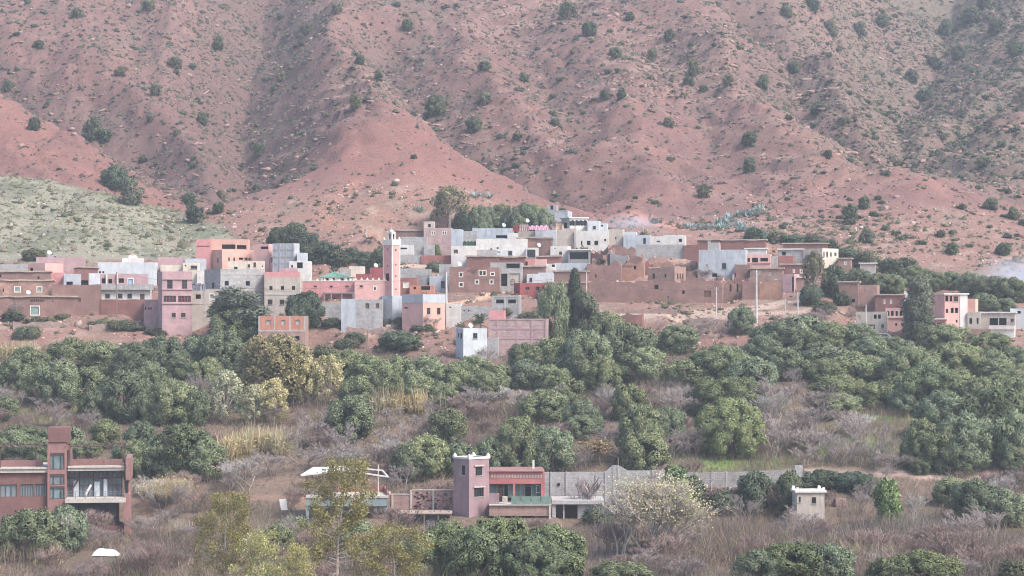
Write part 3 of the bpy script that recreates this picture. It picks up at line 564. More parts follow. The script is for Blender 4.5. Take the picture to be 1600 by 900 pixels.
# crumbling walls and terraces between the houses
for (lab, mt, x0, x1, y0, y1) in (('pale crumbling mud wall beside the dry palm', 'adobe_pale', 925, 947, 404, 421), ('low broken mud wall above the terrace with posts', 'adobe', 946, 969, 409, 425), ('jagged mud wall stub behind the empty yard', 'adobe', 980, 1003, 398, 415), ('orange broken yard wall right of the tall fragment', 'mud_orange', 1022, 1051, 403, 421), ('pale ruined yard wall below the long grey wall', 'adobe_pale', 1052, 1088, 406, 425), ('low mud ruin against the brush heap', 'adobe', 1074, 1101, 424, 446), ('small mud shed ruin left of the pale brown house', 'adobe_red', 1150, 1171, 431, 452), ('broken parapet ruin right of the slit-windowed storey', 'adobe_pale', 1080, 1104, 436, 456)):
    H('ruin', lab, mt, x0, x1, x1, y0, y1, 5, [], D=2.5, rough=3, roof='none')
for (lab, x0, x1, y0, y1) in (('low stone terrace wall below the mosque buttress', 540, 598, 513, 520), ('low stone terrace wall under the grey-topped pink house', 600, 648, 523, 530), ('stone terrace edge left of the dusty road', 962, 1058, 484, 490), ('stone terrace edge below the tall white pole', 1066, 1178, 499, 505), ('low stone terrace on the far left rubble slope', 22, 112, 504, 511), ('low stone terrace below the balcony house', 140, 216, 508, 515), ('stone terrace wall above the small palm', 690, 742, 462, 468)):
    H('terrace_wall', lab, 'rubble', x0, x1, x1, y0, y1, 4, [], D=0.7, rough=2, roof='none')
def bframe(px, py, Y, a):
    P = w(px, py, Y)
    be = math.atan2(P[0], P[1]); r = (cos(be), -sin(be)); f = (sin(be), cos(be)); a = radians(a)
    dA = (-cos(a) * r[0] + sin(a) * f[0], -cos(a) * r[1] + sin(a) * f[1])
    dB = (sin(a) * r[0] + cos(a) * f[0], sin(a) * r[1] + cos(a) * f[1])
    return P, dA, dB
def footprint(xl, xc, xr, yb, a, o, Y=None):
    if Y is None: Y = Yof(yb) + o.get('dY', 0)
    P, dA, dB = bframe(xc, yb, Y, a)
    m = Y / F
    LA = (xc - xl) * m / cos(radians(a))
    LB = (xr - xc) * m / sin(radians(a)) if xr > xc + 0.01 else o.get('D', 6.0)
    return Y, P, dA, dB, LA, LB
for (name, label, mat, xl, xc, xr, yt, yb, a, wins, o) in B:
    Y, P, dA, dB, LA, LB = footprint(xl, xc, xr, yb, a, o)
    z = P[2]
    if 'dY' in o: z = (HZ - yb) * Yof(yb) / F
    CUTS.append(((P[0], P[1]), dA, LA, dB, LB, z))
# platforms of the valley houses and the mosque
for (x0, x1, yb, Y, dep) in ((-20, 205, 842, 250, 9), (470, 607, 806, 254, 8), (706, 862, 803, 252, 9), (862, 945, 812, 255, 5), (1236, 1290, 806, 252, 5)):
    P = w(x1, yb, Y); CUTS.append(((P[0], P[1]), (-1, 0), (x1 - x0) * Y / F, (0, 1), dep, P[2]))
P = w(613, 470, 364); CUTS.append(((P[0], P[1]), (-1, 0), 15, (0, 1), 12, P[2]))

GS = 0.9
# ------------------------------------------------------------------ ground sheets
gx = np.arange(-218, 218.1, GS)
gy = np.concatenate([np.arange(-60, 196, 4.0), np.arange(196, 330, 1.2), np.arange(330, 560, 0.8), np.arange(560, 870, 1.2)])
GX, GY = np.meshgrid(gx, gy)
GH, GL, ROCKY, GUL, BED = terrain_height(GX, GY)
def height(x, y):
    x = np.asarray(x, float); y = np.asarray(y, float)
    i = np.clip((x - gx[0]) / GS, 0, len(gx) - 1.001); j = np.clip(np.interp(y, gy, np.arange(len(gy))), 0, len(gy) - 1.001)
    i0 = i.astype(int); j0 = j.astype(int); fi = i - i0; fj = j - j0
    return (GH[j0, i0] * (1 - fi) + GH[j0, i0 + 1] * fi) * (1 - fj) + (GH[j0 + 1, i0] * (1 - fi) + GH[j0 + 1, i0 + 1] * fi) * fj
_ys = np.arange(150, 868, 0.5)
def hit(px, py, ymin=205.0):
    """where the sight line through a picture point meets the ground"""
    yy = _ys[_ys >= ymin]; x = (px - 800) / F * yy; z = (HZ - py) / F * yy
    k = np.nonzero(height(x, yy) >= z)[0]
    k = k[0] if len(k) else len(yy) - 1
    return float(x[k]), float(yy[k]), float(height(x[k], yy[k]))
def visible(X, Y, Z):
    """True where no ground stands between camera and point"""
    ok = np.ones(len(X), bool)
    for t in np.linspace(0.5, 0.992, 90):
        ok &= height(X * t, Y * t) < Z * t + 0.5
    return ok
cx = GX / np.maximum(GY, 30) * F + 800; cy = HZ - GH / np.maximum(GY, 30) * F
n_big = fbm(GX / 30, GY / 30, 81, 4); n_mid = fbm(GX / 7, GY / 7, 85, 3); n_sm = fbm(GX / 2.2, GY / 2.2, 88, 2)
def C3(c): return np.array(c, float)
col = np.empty(GX.shape + (3,)); col[:] = C3((0.205, 0.108, 0.094))
def blend(m, c):
    global col
    m = np.clip(m, 0, 1)[..., None]; col = col * (1 - m) + C3(c) * m
blend(sstep(-0.1, 0.5, n_big) * 0.6, (0.16, 0.097, 0.087))
blend(sstep(0.05, 0.6, n_mid) * 0.5, (0.28, 0.145, 0.118))
blend(sstep(0.1, 0.6, -n_mid) * 0.45, (0.145, 0.088, 0.079))
up = sstep(470, 600, GY)
blend(up * 0.35, (0.185, 0.118, 0.107))
blend(sstep(0.0, 0.6, n_big + 0.35 * n_mid) * up * 0.5, (0.20, 0.145, 0.115))
blend(sstep(0.15, 0.5, n_sm + 0.5 * n_mid) * sstep(440, 520, GY) * 0.55, (0.135, 0.105, 0.09)); blend(sstep(0.2, 0.6, -n_sm) * sstep(440, 480, GY) * 0.35, (0.30, 0.185, 0.155))
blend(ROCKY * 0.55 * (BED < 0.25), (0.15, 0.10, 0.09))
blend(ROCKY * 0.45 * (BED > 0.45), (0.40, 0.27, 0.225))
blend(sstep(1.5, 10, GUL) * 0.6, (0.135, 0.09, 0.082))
fan = np.exp(-(np.maximum(poly_dist(GX, GY, [w(660, 352, 428), w(640, 280, 440), (w(620, 230, 456))]) - 8, 0) / 9) ** 2)
spur = np.exp(-(np.maximum(poly_dist(GX, GY, [w(-200, 0, 495), w(0, 0, 484), w(110, 0, 472), w(220, 0, 458), w(320, 0, 444)]) - 5, 0) / 7) ** 2) * (1 - sstep(0.2, 0.6, GL))
toe = np.exp(-(np.maximum(poly_dist(GX, GY, [w(1330, 0, 458), w(1420, 0, 448), w(1270, 0, 478)]) - 3, 0) / 6) ** 2)
SMOOTH = np.clip(fan + spur * 0.8 + toe * 0.7, 0, 1) * (0.78 + 0.3 * n_mid)
SMOOTH = np.clip(SMOOTH, 0, 1)
blend(SMOOTH * 0.75, (0.255, 0.122, 0.10)); blend(SMOOTH * 0.3 * sstep(0, 0.5, n_mid), (0.33, 0.165, 0.13))
rt = sstep(1180, 1420, cx) * sstep(440, 480, GY)
blend(rt * 0.45, (0.19, 0.135, 0.11)); blend(rt * sstep(0, 0.5, n_big + 0.3) * 0.4, (0.12, 0.12, 0.085))
blend(sstep(0.35, 0.65, GL + 0.25 * n_mid), (0.235, 0.22, 0.165))
blend(sstep(0.35, 0.65, GL + 0.25 * n_mid) * sstep(-0.05, 0.35, n_mid + 0.5 * n_sm), (0.155, 0.158, 0.115))
vil = sstep(330, 345, GY) * (1 - sstep(425, 440, GY)) * (1 - sstep(0.3, 0.6, GL))
blend(vil * 0.8, (0.245, 0.145, 0.115)); blend(vil * sstep(0.0, 0.5, n_mid + 0.6 * n_sm) * 0.6, (0.17, 0.13, 0.10)); blend(vil * sstep(0.2, 0.6, n_sm) * 0.4, (0.42, 0.30, 0.25))
orc = 1 - sstep(328, 342, GY)
blend(orc, (0.165, 0.12, 0.09)); blend(orc * sstep(0.0, 0.5, n_mid) * 0.6, (0.12, 0.10, 0.06)); blend(orc * sstep(0.0, 0.5, -n_mid) * 0.5, (0.22, 0.155, 0.12))
for (px, py, rx, ry, s) in ((1385, 652, 60, 2.2, 0.8), (1470, 650, 30, 2.0, 0.7), (1120, 722, 60, 3.5, 0.7), (1200, 715, 40, 4, 0.5), (1330, 690, 80, 6, 0.35), (90, 640, 60, 5, 0.3), (1290, 705, 60, 5, 0.4)):
    P = hit(px, py); rX = rx * P[1] / F
    m = np.exp(-((GX - P[0]) / rX) ** 2 - ((GY - P[1]) / (ry * 1.1)) ** 2)
    blend(m * s * 1.3 * (0.7 + 0.5 * n_sm), (0.14, 0.26, 0.045))
def path(pts, hw, c, s=1.0):
    Q = [hit(*p) for p in pts]
    d = poly_dist(GX, GY, Q) + 0.5 * n_sm
    blend((1 - sstep(hw * 0.6, hw * 1.4, d)) * s, c)
path([(960, 494), (1050, 490), (1130, 486), (1200, 480), (1245, 468)], 1.4, (0.37, 0.275, 0.225))
path([(940, 503), (1060, 499), (1170, 492), (1250, 488), (1290, 478)], 1.0, (0.36, 0.265, 0.215))
path([(700, 478), (730, 471), (760, 464), (790, 456), (800, 450)], 1.3, (0.47, 0.30, 0.21))
path([(625, 415), (680, 417), (720, 420)], 1.2, (0.46, 0.34, 0.27), 0.8)
path([(205, 785), (300, 779), (400, 779), (490, 783)], 1.3, (0.27, 0.165, 0.125), 0.55)
path([(1240, 744), (1330, 742), (1420, 741), (1560, 745)], 0.9, (0.46, 0.33, 0.28), 0.9)
path([(520, 360), (505, 330), (535, 305), (560, 285)], 1.2, (0.34, 0.17, 0.12), 0.4)
path([(590, 372), (540, 355), (515, 345)], 1.5, (0.34, 0.18, 0.13), 0.4)
path([(1070, 355), (1010, 345), (985, 335)], 2.5, (0.44, 0.21, 0.165), 0.6)
col *= (1 - 0.10 * sstep(430, 470, GY))[..., None]
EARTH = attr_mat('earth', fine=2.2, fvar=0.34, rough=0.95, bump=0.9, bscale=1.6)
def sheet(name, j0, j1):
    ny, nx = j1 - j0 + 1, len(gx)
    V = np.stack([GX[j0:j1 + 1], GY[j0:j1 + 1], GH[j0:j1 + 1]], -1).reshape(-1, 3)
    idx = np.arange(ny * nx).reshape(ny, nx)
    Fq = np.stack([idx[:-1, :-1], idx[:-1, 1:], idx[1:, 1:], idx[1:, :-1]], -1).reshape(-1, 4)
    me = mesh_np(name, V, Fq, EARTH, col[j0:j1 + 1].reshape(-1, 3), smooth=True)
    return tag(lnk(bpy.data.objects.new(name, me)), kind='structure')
jA = int(np.searchsorted(gy, 336)); jB = int(np.searchsorted(gy, 438))
sheet('valley_ground', 0, jA); sheet('village_hillside', jA, jB); sheet('red_mountainside', jB, len(gy) - 1)

# ------------------------------------------------------------------ building builder
def hsh(x, y, k=0): return (math.sin(x * 12.9898 + y * 78.233 + k * 37.7) * 43758.5453) % 1.0
def panel(mb, o, du, dn, L, z0, z1, holes, th=0.25, step=1e9, top=None, reveal=0.22):
    """one wall with real openings and a thick top edge; holes are (u0,u1,v0,v1) in metres; top(u) gives the wall top"""
    us = {0.0, L}; vz = {z0, z1}
    for h in holes: us |= {h[0], h[1]}; vz |= {h[2], h[3]}
    n = int(L / step) if step < 1e8 else 0
    for k in range(1, n + 1):
        c = L * k / (n + 1)
        if not any(h[0] - 0.05 < c < h[1] + 0.05 for h in holes): us.add(c)
    us = sorted(us); vz = sorted(vz); P = lambda u, nn, z: (o[0] + du[0] * u + dn[0] * nn, o[1] + du[1] * u + dn[1] * nn, z)
    tz = (lambda u: z1) if top is None else top
    i0 = len(mb.v)
    for u in us:
        for z in vz: mb.v.append(P(u, 0, tz(u) if z == z1 else z))
    m = len(vz)
    for i in range(len(us) - 1):
        for j in range(m - 1):
            uc, zc = (us[i] + us[i + 1]) / 2, (vz[j] + vz[j + 1]) / 2
            if any(h[0] < uc < h[1] and h[2] < zc < h[3] for h in holes): continue
            mb.f.append((i0 + i * m + j, i0 + (i + 1) * m + j, i0 + (i + 1) * m + j + 1, i0 + i * m + j + 1))
    for (a, b, c, d) in [h[:4] for h in holes]:
        mb.face([P(a, 0, c), P(b, 0, c), P(b, -reveal, c), P(a, -reveal, c)]); mb.face([P(a, 0, d), P(b, 0, d), P(b, -reveal, d), P(a, -reveal, d)])
        mb.face([P(a, 0, c), P(a, 0, d), P(a, -reveal, d), P(a, -reveal, c)]); mb.face([P(b, 0, c), P(b, 0, d), P(b, -reveal, d), P(b, -reveal, c)])
    t = min(th, L * 0.4)
    for u, v in zip(us[:-1], us[1:]):
        iu, iv = min(max(u, t), L - t), min(max(v, t), L - t)
        mb.face([P(u, 0, tz(u)), P(v, 0, tz(v)), P(iv, -th, tz(v)), P(iu, -th, tz(u))])
        mb.face([P(iu, -th, tz(u)), P(iv, -th, tz(v)), P(iv, -th, tz(v) - 1.1), P(iu, -th, tz(u) - 1.1)])
def opening(parent, off, o, du, dn, h, style):
    u0, u1, v0, v1 = h[:4]; W_, H_ = u1 - u0, v1 - v0; t = 0.05
    def ring(mb, a, b, c, d, wd, n0, n1):
        mb.obox(o, du, dn, a, b, n0, n1, c, c + wd); mb.obox(o, du, dn, a, b, n0, n1, d - wd, d)
        mb.obox(o, du, dn, a, a + wd, n0, n1, c + wd, d - wd); mb.obox(o, du, dn, b - wd, b, n0, n1, c + wd, d - wd)
    pane = MB(); fr = MB(); pm, fm, nm = MAT['glass'], MAT['framedark'], 'window'
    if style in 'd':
        back = MB(); back.obox(o, du, dn, u0 + 0.005, u1 - 0.005, -0.215, -0.20, v0 + 0.005, v1 - 0.005)  # thin panel closes the opening, painted as its dark interior
        return back.build('dark_painted_opening', MAT['dark'], parent, off)
    if style == 'k':    # bricked-up or boarded opening, flush in its recess
        b_ = MB(); b_.obox(o, du, dn, u0 + 0.01, u1 - 0.01, -0.18, -0.10, v0 + 0.01, v1 - 0.01)
        return b_.build('blocked_window', MAT['beige'], parent, off)
    if style == 'l':
        b_ = MB(); n = max(3, int(W_ / 0.3))
        for k in range(n):
            for j in range(2):
                x = u0 + (k + 0.5 + 0.25 * j) * W_ / (n + 0.5); b_.obox(o, du, dn, x - 0.05, x + 0.05, -0.2, -0.02, v0 + j * H_ / 2, v0 + (j + 1) * H_ / 2 - 0.02)
        back = MB(); back.obox(o, du, dn, u0 + 0.01, u1 - 0.01, -0.215, -0.2, v0 + 0.01, v1 - 0.01)
        l = b_.build('vent_lattice', MAT['adobe'], parent, off); back.build('dark_painted_gap', MAT['dark'], l, off if False else (0, 0, 0)) if False else back.build('dark_painted_gap', MAT['dark'], l, off)
        return l
    if style in ('o', 'b', 's', 'w'):
        nm = 'door' if H_ > 1.05 * W_ and H_ > 0.9 else 'shutter'
        pm = {'o': MAT['wood'], 'b': MAT['bluepaint'], 's': MAT['greenpaint'], 'w': MAT['framewhite']}[style]
        fm = MAT['trimwhite'] if style in 'sb' else MAT['framedark'] if style == 'o' else MAT['framewhite']
        pane.obox(o, du, dn, u0 + 0.04, u1 - 0.04, -0.16, -0.11, v0 + 0.03, v1 - 0.04)
        n = max(1, int(W_ / 0.35))
        for k in range(1, n + 1):
            x = u0 + W_ * k / (n + 1); pane.obox(o, du, dn, x - 0.02, x + 0.02, -0.11, -0.09, v0 + 0.06, v1 - 0.07)
        if style in 'sb': ring(fr, u0 - 0.16, u1 + 0.16, v0 - 0.12, v1 + 0.16, 0.16, -0.01, 0.035)
        else: ring(fr, u0 + 0.004, u1 - 0.004, v0 + 0.004, v1 - 0.004, 0.05, -0.12, -0.03)
        p = fr.build(nm, fm, parent, off); pane.build('leaf_panel', pm, p, off); return p
    if style == 'gate':
        pane.obox(o, du, dn, u0 + 0.02, u1 - 0.02, -0.16, -0.10, v0 + 0.02, v1 - 0.02)
        p = pane.build('gate', MAT['framedark'], parent, off)
        for s in (-1, 1):
            rg = MB(); c = ((u0 + u1) / 2 + s * W_ * 0.22, (v0 + v1) / 2); pts = []
            for k in range(13):
                t_ = 2 * pi * k / 12; uu = c[0] + cos(t_) * W_ * 0.14; zz = c[1] + sin(t_) * H_ * 0.30
                pts.append((o[0] + du[0] * uu - dn[0] * 0.07, o[1] + du[1] * uu - dn[1] * 0.07, zz))
            rg.tube(pts, 0.045, 4); rg.build('ring_ornament', MAT['framewhite'], p, off)
        return p
    pane.obox(o, du, dn, u0 + 0.01, u1 - 0.01, -0.17, -0.14, v0 + 0.01, v1 - 0.01)
    if style in ('f', 'a', 'c', 't'):
        sw = 0.16 if style != 't' else 0.1
        ring(fr, u0 - sw * 0.2, u1 + sw * 0.2, v0 - sw * 0.2, v1 + sw * 0.2, sw, -0.12, 0.04); fm = MAT['cream'] if style == 'c' else MAT['trimwhite']
        x = (u0 + u1) / 2
        if style in 'tc': fr.obox(o, du, dn, x - 0.09, x + 0.09, -0.12, 0.03, v0 + sw, v1 - sw)
        if style == 'a':
            fr.obox(o, du, dn, u0 + sw * 0.8, u0 + W_ * 0.42, -0.12, 0.03, v1 - H_ * 0.32, v1 - sw * 0.8); fr.obox(o, du, dn, u1 - W_ * 0.42, u1 - sw * 0.8, -0.12, 0.03, v1 - H_ * 0.32, v1 - sw * 0.8)
            fr.obox(o, du, dn, u0 + W_ * 0.42, u1 - W_ * 0.42, -0.12, 0.03, v1 - H_ * 0.2, v1 - sw * 0.8)
    else:
        ring(fr, u0 + 0.004, u1 - 0.004, v0 + 0.004, v1 - 0.004, t, -0.14, -0.04); fm = MAT['redgrille'] if style == 'r' else MAT['framedark']
        n = max(2, int(W_ / (0.42 if style == 'r' else 0.3)))
        for k in range(1, n):
            x = u0 + W_ * k / n; fr.obox(o, du, dn, x - (0.045 if style == 'r' else 0.02), x + (0.045 if style == 'r' else 0.02), -0.13, -0.05, v0 + t, v1 - t)
        if H_ > 0.6: fr.obox(o, du, dn, u0 + t, u1 - t, -0.125, -0.055, v0 + H_ * 0.55, v0 + H_ * 0.55 + 0.04)
        if style == 'g':
            sl = MB(); sl.obox(o, du, dn, u0 - 0.08, u1 + 0.08, 0.0, 0.07, v0 - 0.09, v0 - 0.01)
            p = fr.build(nm, fm, parent, off); sl.build('sill', MAT['concrete'], p, off); pane.build('pane', pm, p, off); return p
    p = fr.build(nm, fm, parent, off); pane.build('pane', pm, p, off)
    return p
def house(name, label, mat, xl, xc, xr, yt, yb, a, wins, o, Y=None, cat=None, below=3.0):
    Y, P, dA, dB, LA, LB = footprint(xl, xc, xr, yb, a, o, Y)
    m = Y / F; zb = P[2] if 'dY' not in o else (HZ - yb) * Yof(yb) / F
    Zr = lambda py: (HZ - py) * m
    zt = Zr(yt); off = P
    e = empty(name, P)
    tag(e, label, cat or {'house': 'house', 'mud_house': 'house', 'ruin': 'ruin', 'garden_wall': 'wall', 'terrace_wall': 'wall'}.get(name, 'house'))
    M = MAT[mat]; nA = (-dB[0], -dB[1]); nB = (-dA[0], -dA[1])
    rough = o.get('rough', 0); roof = o.get('roof', 'parapet')
    amp = (0, 0.10, 0.30, 0.65, 1.1)[rough]
    hA, hB = [], []
    for (x0, y0, x1, y1, st) in wins:
        if (x0 + x1) / 2 <= xc:
            k = LA / max(xc - xl, 1e-6); hA.append(((xc - x1) * k, (xc - x0) * k, Zr(y1), Zr(y0), st))
        else:
            k = LB / max(xr - xc, 1e-6); hB.append(((x0 - xc) * k, (x1 - xc) * k, Zr(y1), Zr(y0), st))
    def fit(hs, L):
        r = []
        for (u0, u1, v0, v1, st) in hs:
            u0 = max(u0, 0.08); u1 = min(u1, L - 0.08); v1 = min(v1, zt - 0.12)
            if u1 - u0 > 0.1 and v1 - v0 > 0.1: r.append((u0, u1, v0, v1, st))
        return r
    hA, hB = fit(hA, LA), fit(hB, LB)
    tops = o.get('tops')
    def topper(origin, du, L):
        if tops:
            def f(u):
                px = xc - u / LA * (xc - xl) if du == dA else (xc if origin == P[:2] else xl)
                return Zr(np.interp(px, [t[0] for t in tops], [t[1] for t in tops]))
            return f
        if amp == 0: return None
        def f(u):
            x, y = origin[0] + du[0] * u, origin[1] + du[1] * u
            r = (math.sin(x * 0.9 + y * 0.4 + xl) * 0.5 + math.sin(x * 2.3 - y * 1.7) * 0.3 + (hsh(round(x, 2), round(y, 2)) - 0.5) * 0.9)
            r = r * amp - (amp * 0.5 if rough > 2 else 0)
            if rough >= 3: r -= amp * max(0, math.sin(x * 0.55 + y * 0.3 + xc)) * 1.2
            return max(zt + r, zb + 0.4)
        return f
    step = 1e9 if (amp == 0 and not tops) else 0.7
    c0 = P[:2]; cA = (P[0] + dA[0] * LA, P[1] + dA[1] * LA); cB = (P[0] + dB[0] * LB, P[1] + dB[1] * LB)
    cAB = (cA[0] + dB[0] * LB, cA[1] + dB[1] * LB); zf = zb - below
    wall = MB()
    panel(wall, c0, dA, nA, LA, zf, zt, hA, step=step, top=topper(c0, dA, LA))
    wallB = wall
    if o.get('overlayB'): wallB = MB()
    panel(wallB, c0, dB, nB, LB, zf, zt, hB, step=step, top=topper(c0, dB, LB))
    panel(wall, cA, dB, (-nB[0], -nB[1]), LB, zf, zt, [], step=step, top=topper(cA, dB, LB))
    panel(wall, cB, dA, (-nA[0], -nA[1]), LA, zf, zt, [], step=step, top=topper(cB, dA, LA))
    wall.build('wall', M, e, off)
    if o.get('overlayB'): wallB.build('wall', MAT[o['overlayB'][0]], e, off)
    for (hs, du, dn) in ((hA, dA, nA), (hB, dB, nB)):
        for h in hs: opening(e, off, c0, du, dn, h, h[4])
    def RB(u0, u1, v0, v1, z0, z1, nm, mt, par=e):
        q = MB(); C_ = lambda u, v, z: (c0[0] + dA[0] * u + dB[0] * v, c0[1] + dA[1] * u + dB[1] * v, z)
        q.prism([C_(u0, v0, z0), C_(u1, v0, z0), C_(u1, v1, z0), C_(u0, v1, z0)], [C_(u0, v0, z1), C_(u1, v0, z1), C_(u1, v1, z1), C_(u0, v1, z1)])
        return q.build(nm, mt, par, off)
    if roof == 'parapet':
        RB(0.27, LA - 0.27, 0.27, LB - 0.27, zt - 0.75, zt - 0.5 - (0.2 if rough else 0), 'roof', MAT['roofgrey'] if not rough else MAT['roofmud'])
    elif roof == 'slab':
        q = MB(); ov = 0.22; zt2 = zt + (0.02 if not rough else 0.10); n = max(2, int(LA / 0.9)); 
        C_ = lambda u, v, z: (c0[0] + dA[0] * u + dB[0] * v, c0[1] + dA[1] * u + dB[1] * v, z)
        prev = None; jit = 0.07 if rough else 0.015
        for k in range(n + 1):
            u = -ov + (LA + 2 * ov) * k / n; r0 = (hsh(u, LA) - 0.5) * 2 * jit; r1 = (hsh(u, LB, 3) - 0.5) * 2 * jit
            ring = [C_(u, -ov + r1, zt2 - 0.14 + r0), C_(u, LB + ov, zt2 - 0.14 + r0), C_(u, LB + ov, zt2 + 0.08 + r0), C_(u, -ov + r1, zt2 + 0.06 + r0 + abs(r1))]
            if prev: q.prism(prev, ring)
            prev = ring
        q.build('roof', MAT['roofmud'] if rough or mat.startswith('adobe') else MAT['trimwhite'], e, off)
    # rendered frame members, storey bands and panels of another colour, proud of the wall
    du, dn, L, xa, sgn = (dA, nA, LA, xc, -1) if (xc - xl) >= (xr - xc) else (dB, nB, LB, xc, 1)
    span = max(xc - xl, xr - xc); toU = lambda px: (px - xa) * sgn * L / span
    zc0, zc1 = (Zr(o['colspan'][1]), Zr(o['colspan'][0])) if 'colspan' in o else (zb - 0.5, zt - 0.02)
    if 'overlay' in o:
        om, x0, x1, y0, y1 = o['overlay']; us = sorted((toU(x0), toU(x1)))
        z0_, z1_ = Zr(y1), Zr(y0) + 0.05; q = MB()
        hs = [h for h in (hA if sgn < 0 else hB) if h[2] > z0_]
        oo = (c0[0] + dn[0] * 0.05, c0[1] + dn[1] * 0.05)
        panel(q, oo, du, dn, L, z0_, z1_, [(h[0], h[1], h[2], h[3]) for h in hs], reveal=0.049, th=0.3); q.build('painted_upper_wall', MAT[om], e, off)
    if 'band' in o:
        bm, y0, y1 = o['band']
        for (d_, n_, L_) in ((dA, nA, LA), (dB, nB, LB)):
            q = MB(); q.obox(c0, d_, n_, 0.0, L_, 0.0, 0.05, Zr(y1), Zr(y0) + 0.03); q.build('parapet_band', MAT[bm], e, off)
    for cpx in o.get('cols', ()):
        u = min(max(toU(cpx), 0.12), L - 0.12); q = MB(); q.obox(c0, du, dn, u - 0.12, u + 0.12, -0.02, 0.065, zc0, zc1); q.build('concrete_column', MAT[o.get('fmat', 'roofgrey')], e, off)
    for rpy in o.get('rows', ()):
        q = MB(); q.obox(c0, du, dn, 0.0, L, -0.02, 0.055, Zr(rpy) - 0.1, Zr(rpy) + 0.1); q.build('concrete_beam', MAT[o.get('fmat', 'roofgrey')], e, off)
    for (by, bm) in o.get('bands', ()):
        q = MB(); q.obox(c0, du, dn, -0.05, L + 0.05, -0.02, 0.16, Zr(by) - 0.08, Zr(by) + 0.08); q.build('ledge', MAT[bm], e, off)
    if 'posts' in o:
        for ppx in o['posts']:
            u = toU(ppx); q = MB(); q.obox(c0, du, dn, u - 0.12, u + 0.12, 0.03, 0.30, Zr(448), zt); q.build('post', MAT['trimwhite'], e, off)
    if 'balcony' in o:
        x0, x1, y0, y1 = o['balcony']; us = sorted((toU(x0), toU(x1))); q = MB()
        q.obox(c0, du, dn, us[0], us[1], 0.5, 0.62, Zr(y1), Zr(y0)); q.obox(c0, du, dn, us[0], us[1], -0.2, 0.62, Zr(y1) - 0.12, Zr(y1)); q.build('balcony', MAT['concrete'], e, off)
    if 'whitecol' in o:
        us = sorted((toU(o['whitecol'][0]), toU(o['whitecol'][1]))); q = MB(); q.obox(c0, du, dn, us[0], us[1], -0.02, 0.06, zb - 1, zt - 0.1); q.build('white_pier', MAT['white'], e, off)
    return e
for row in B: house(*row)

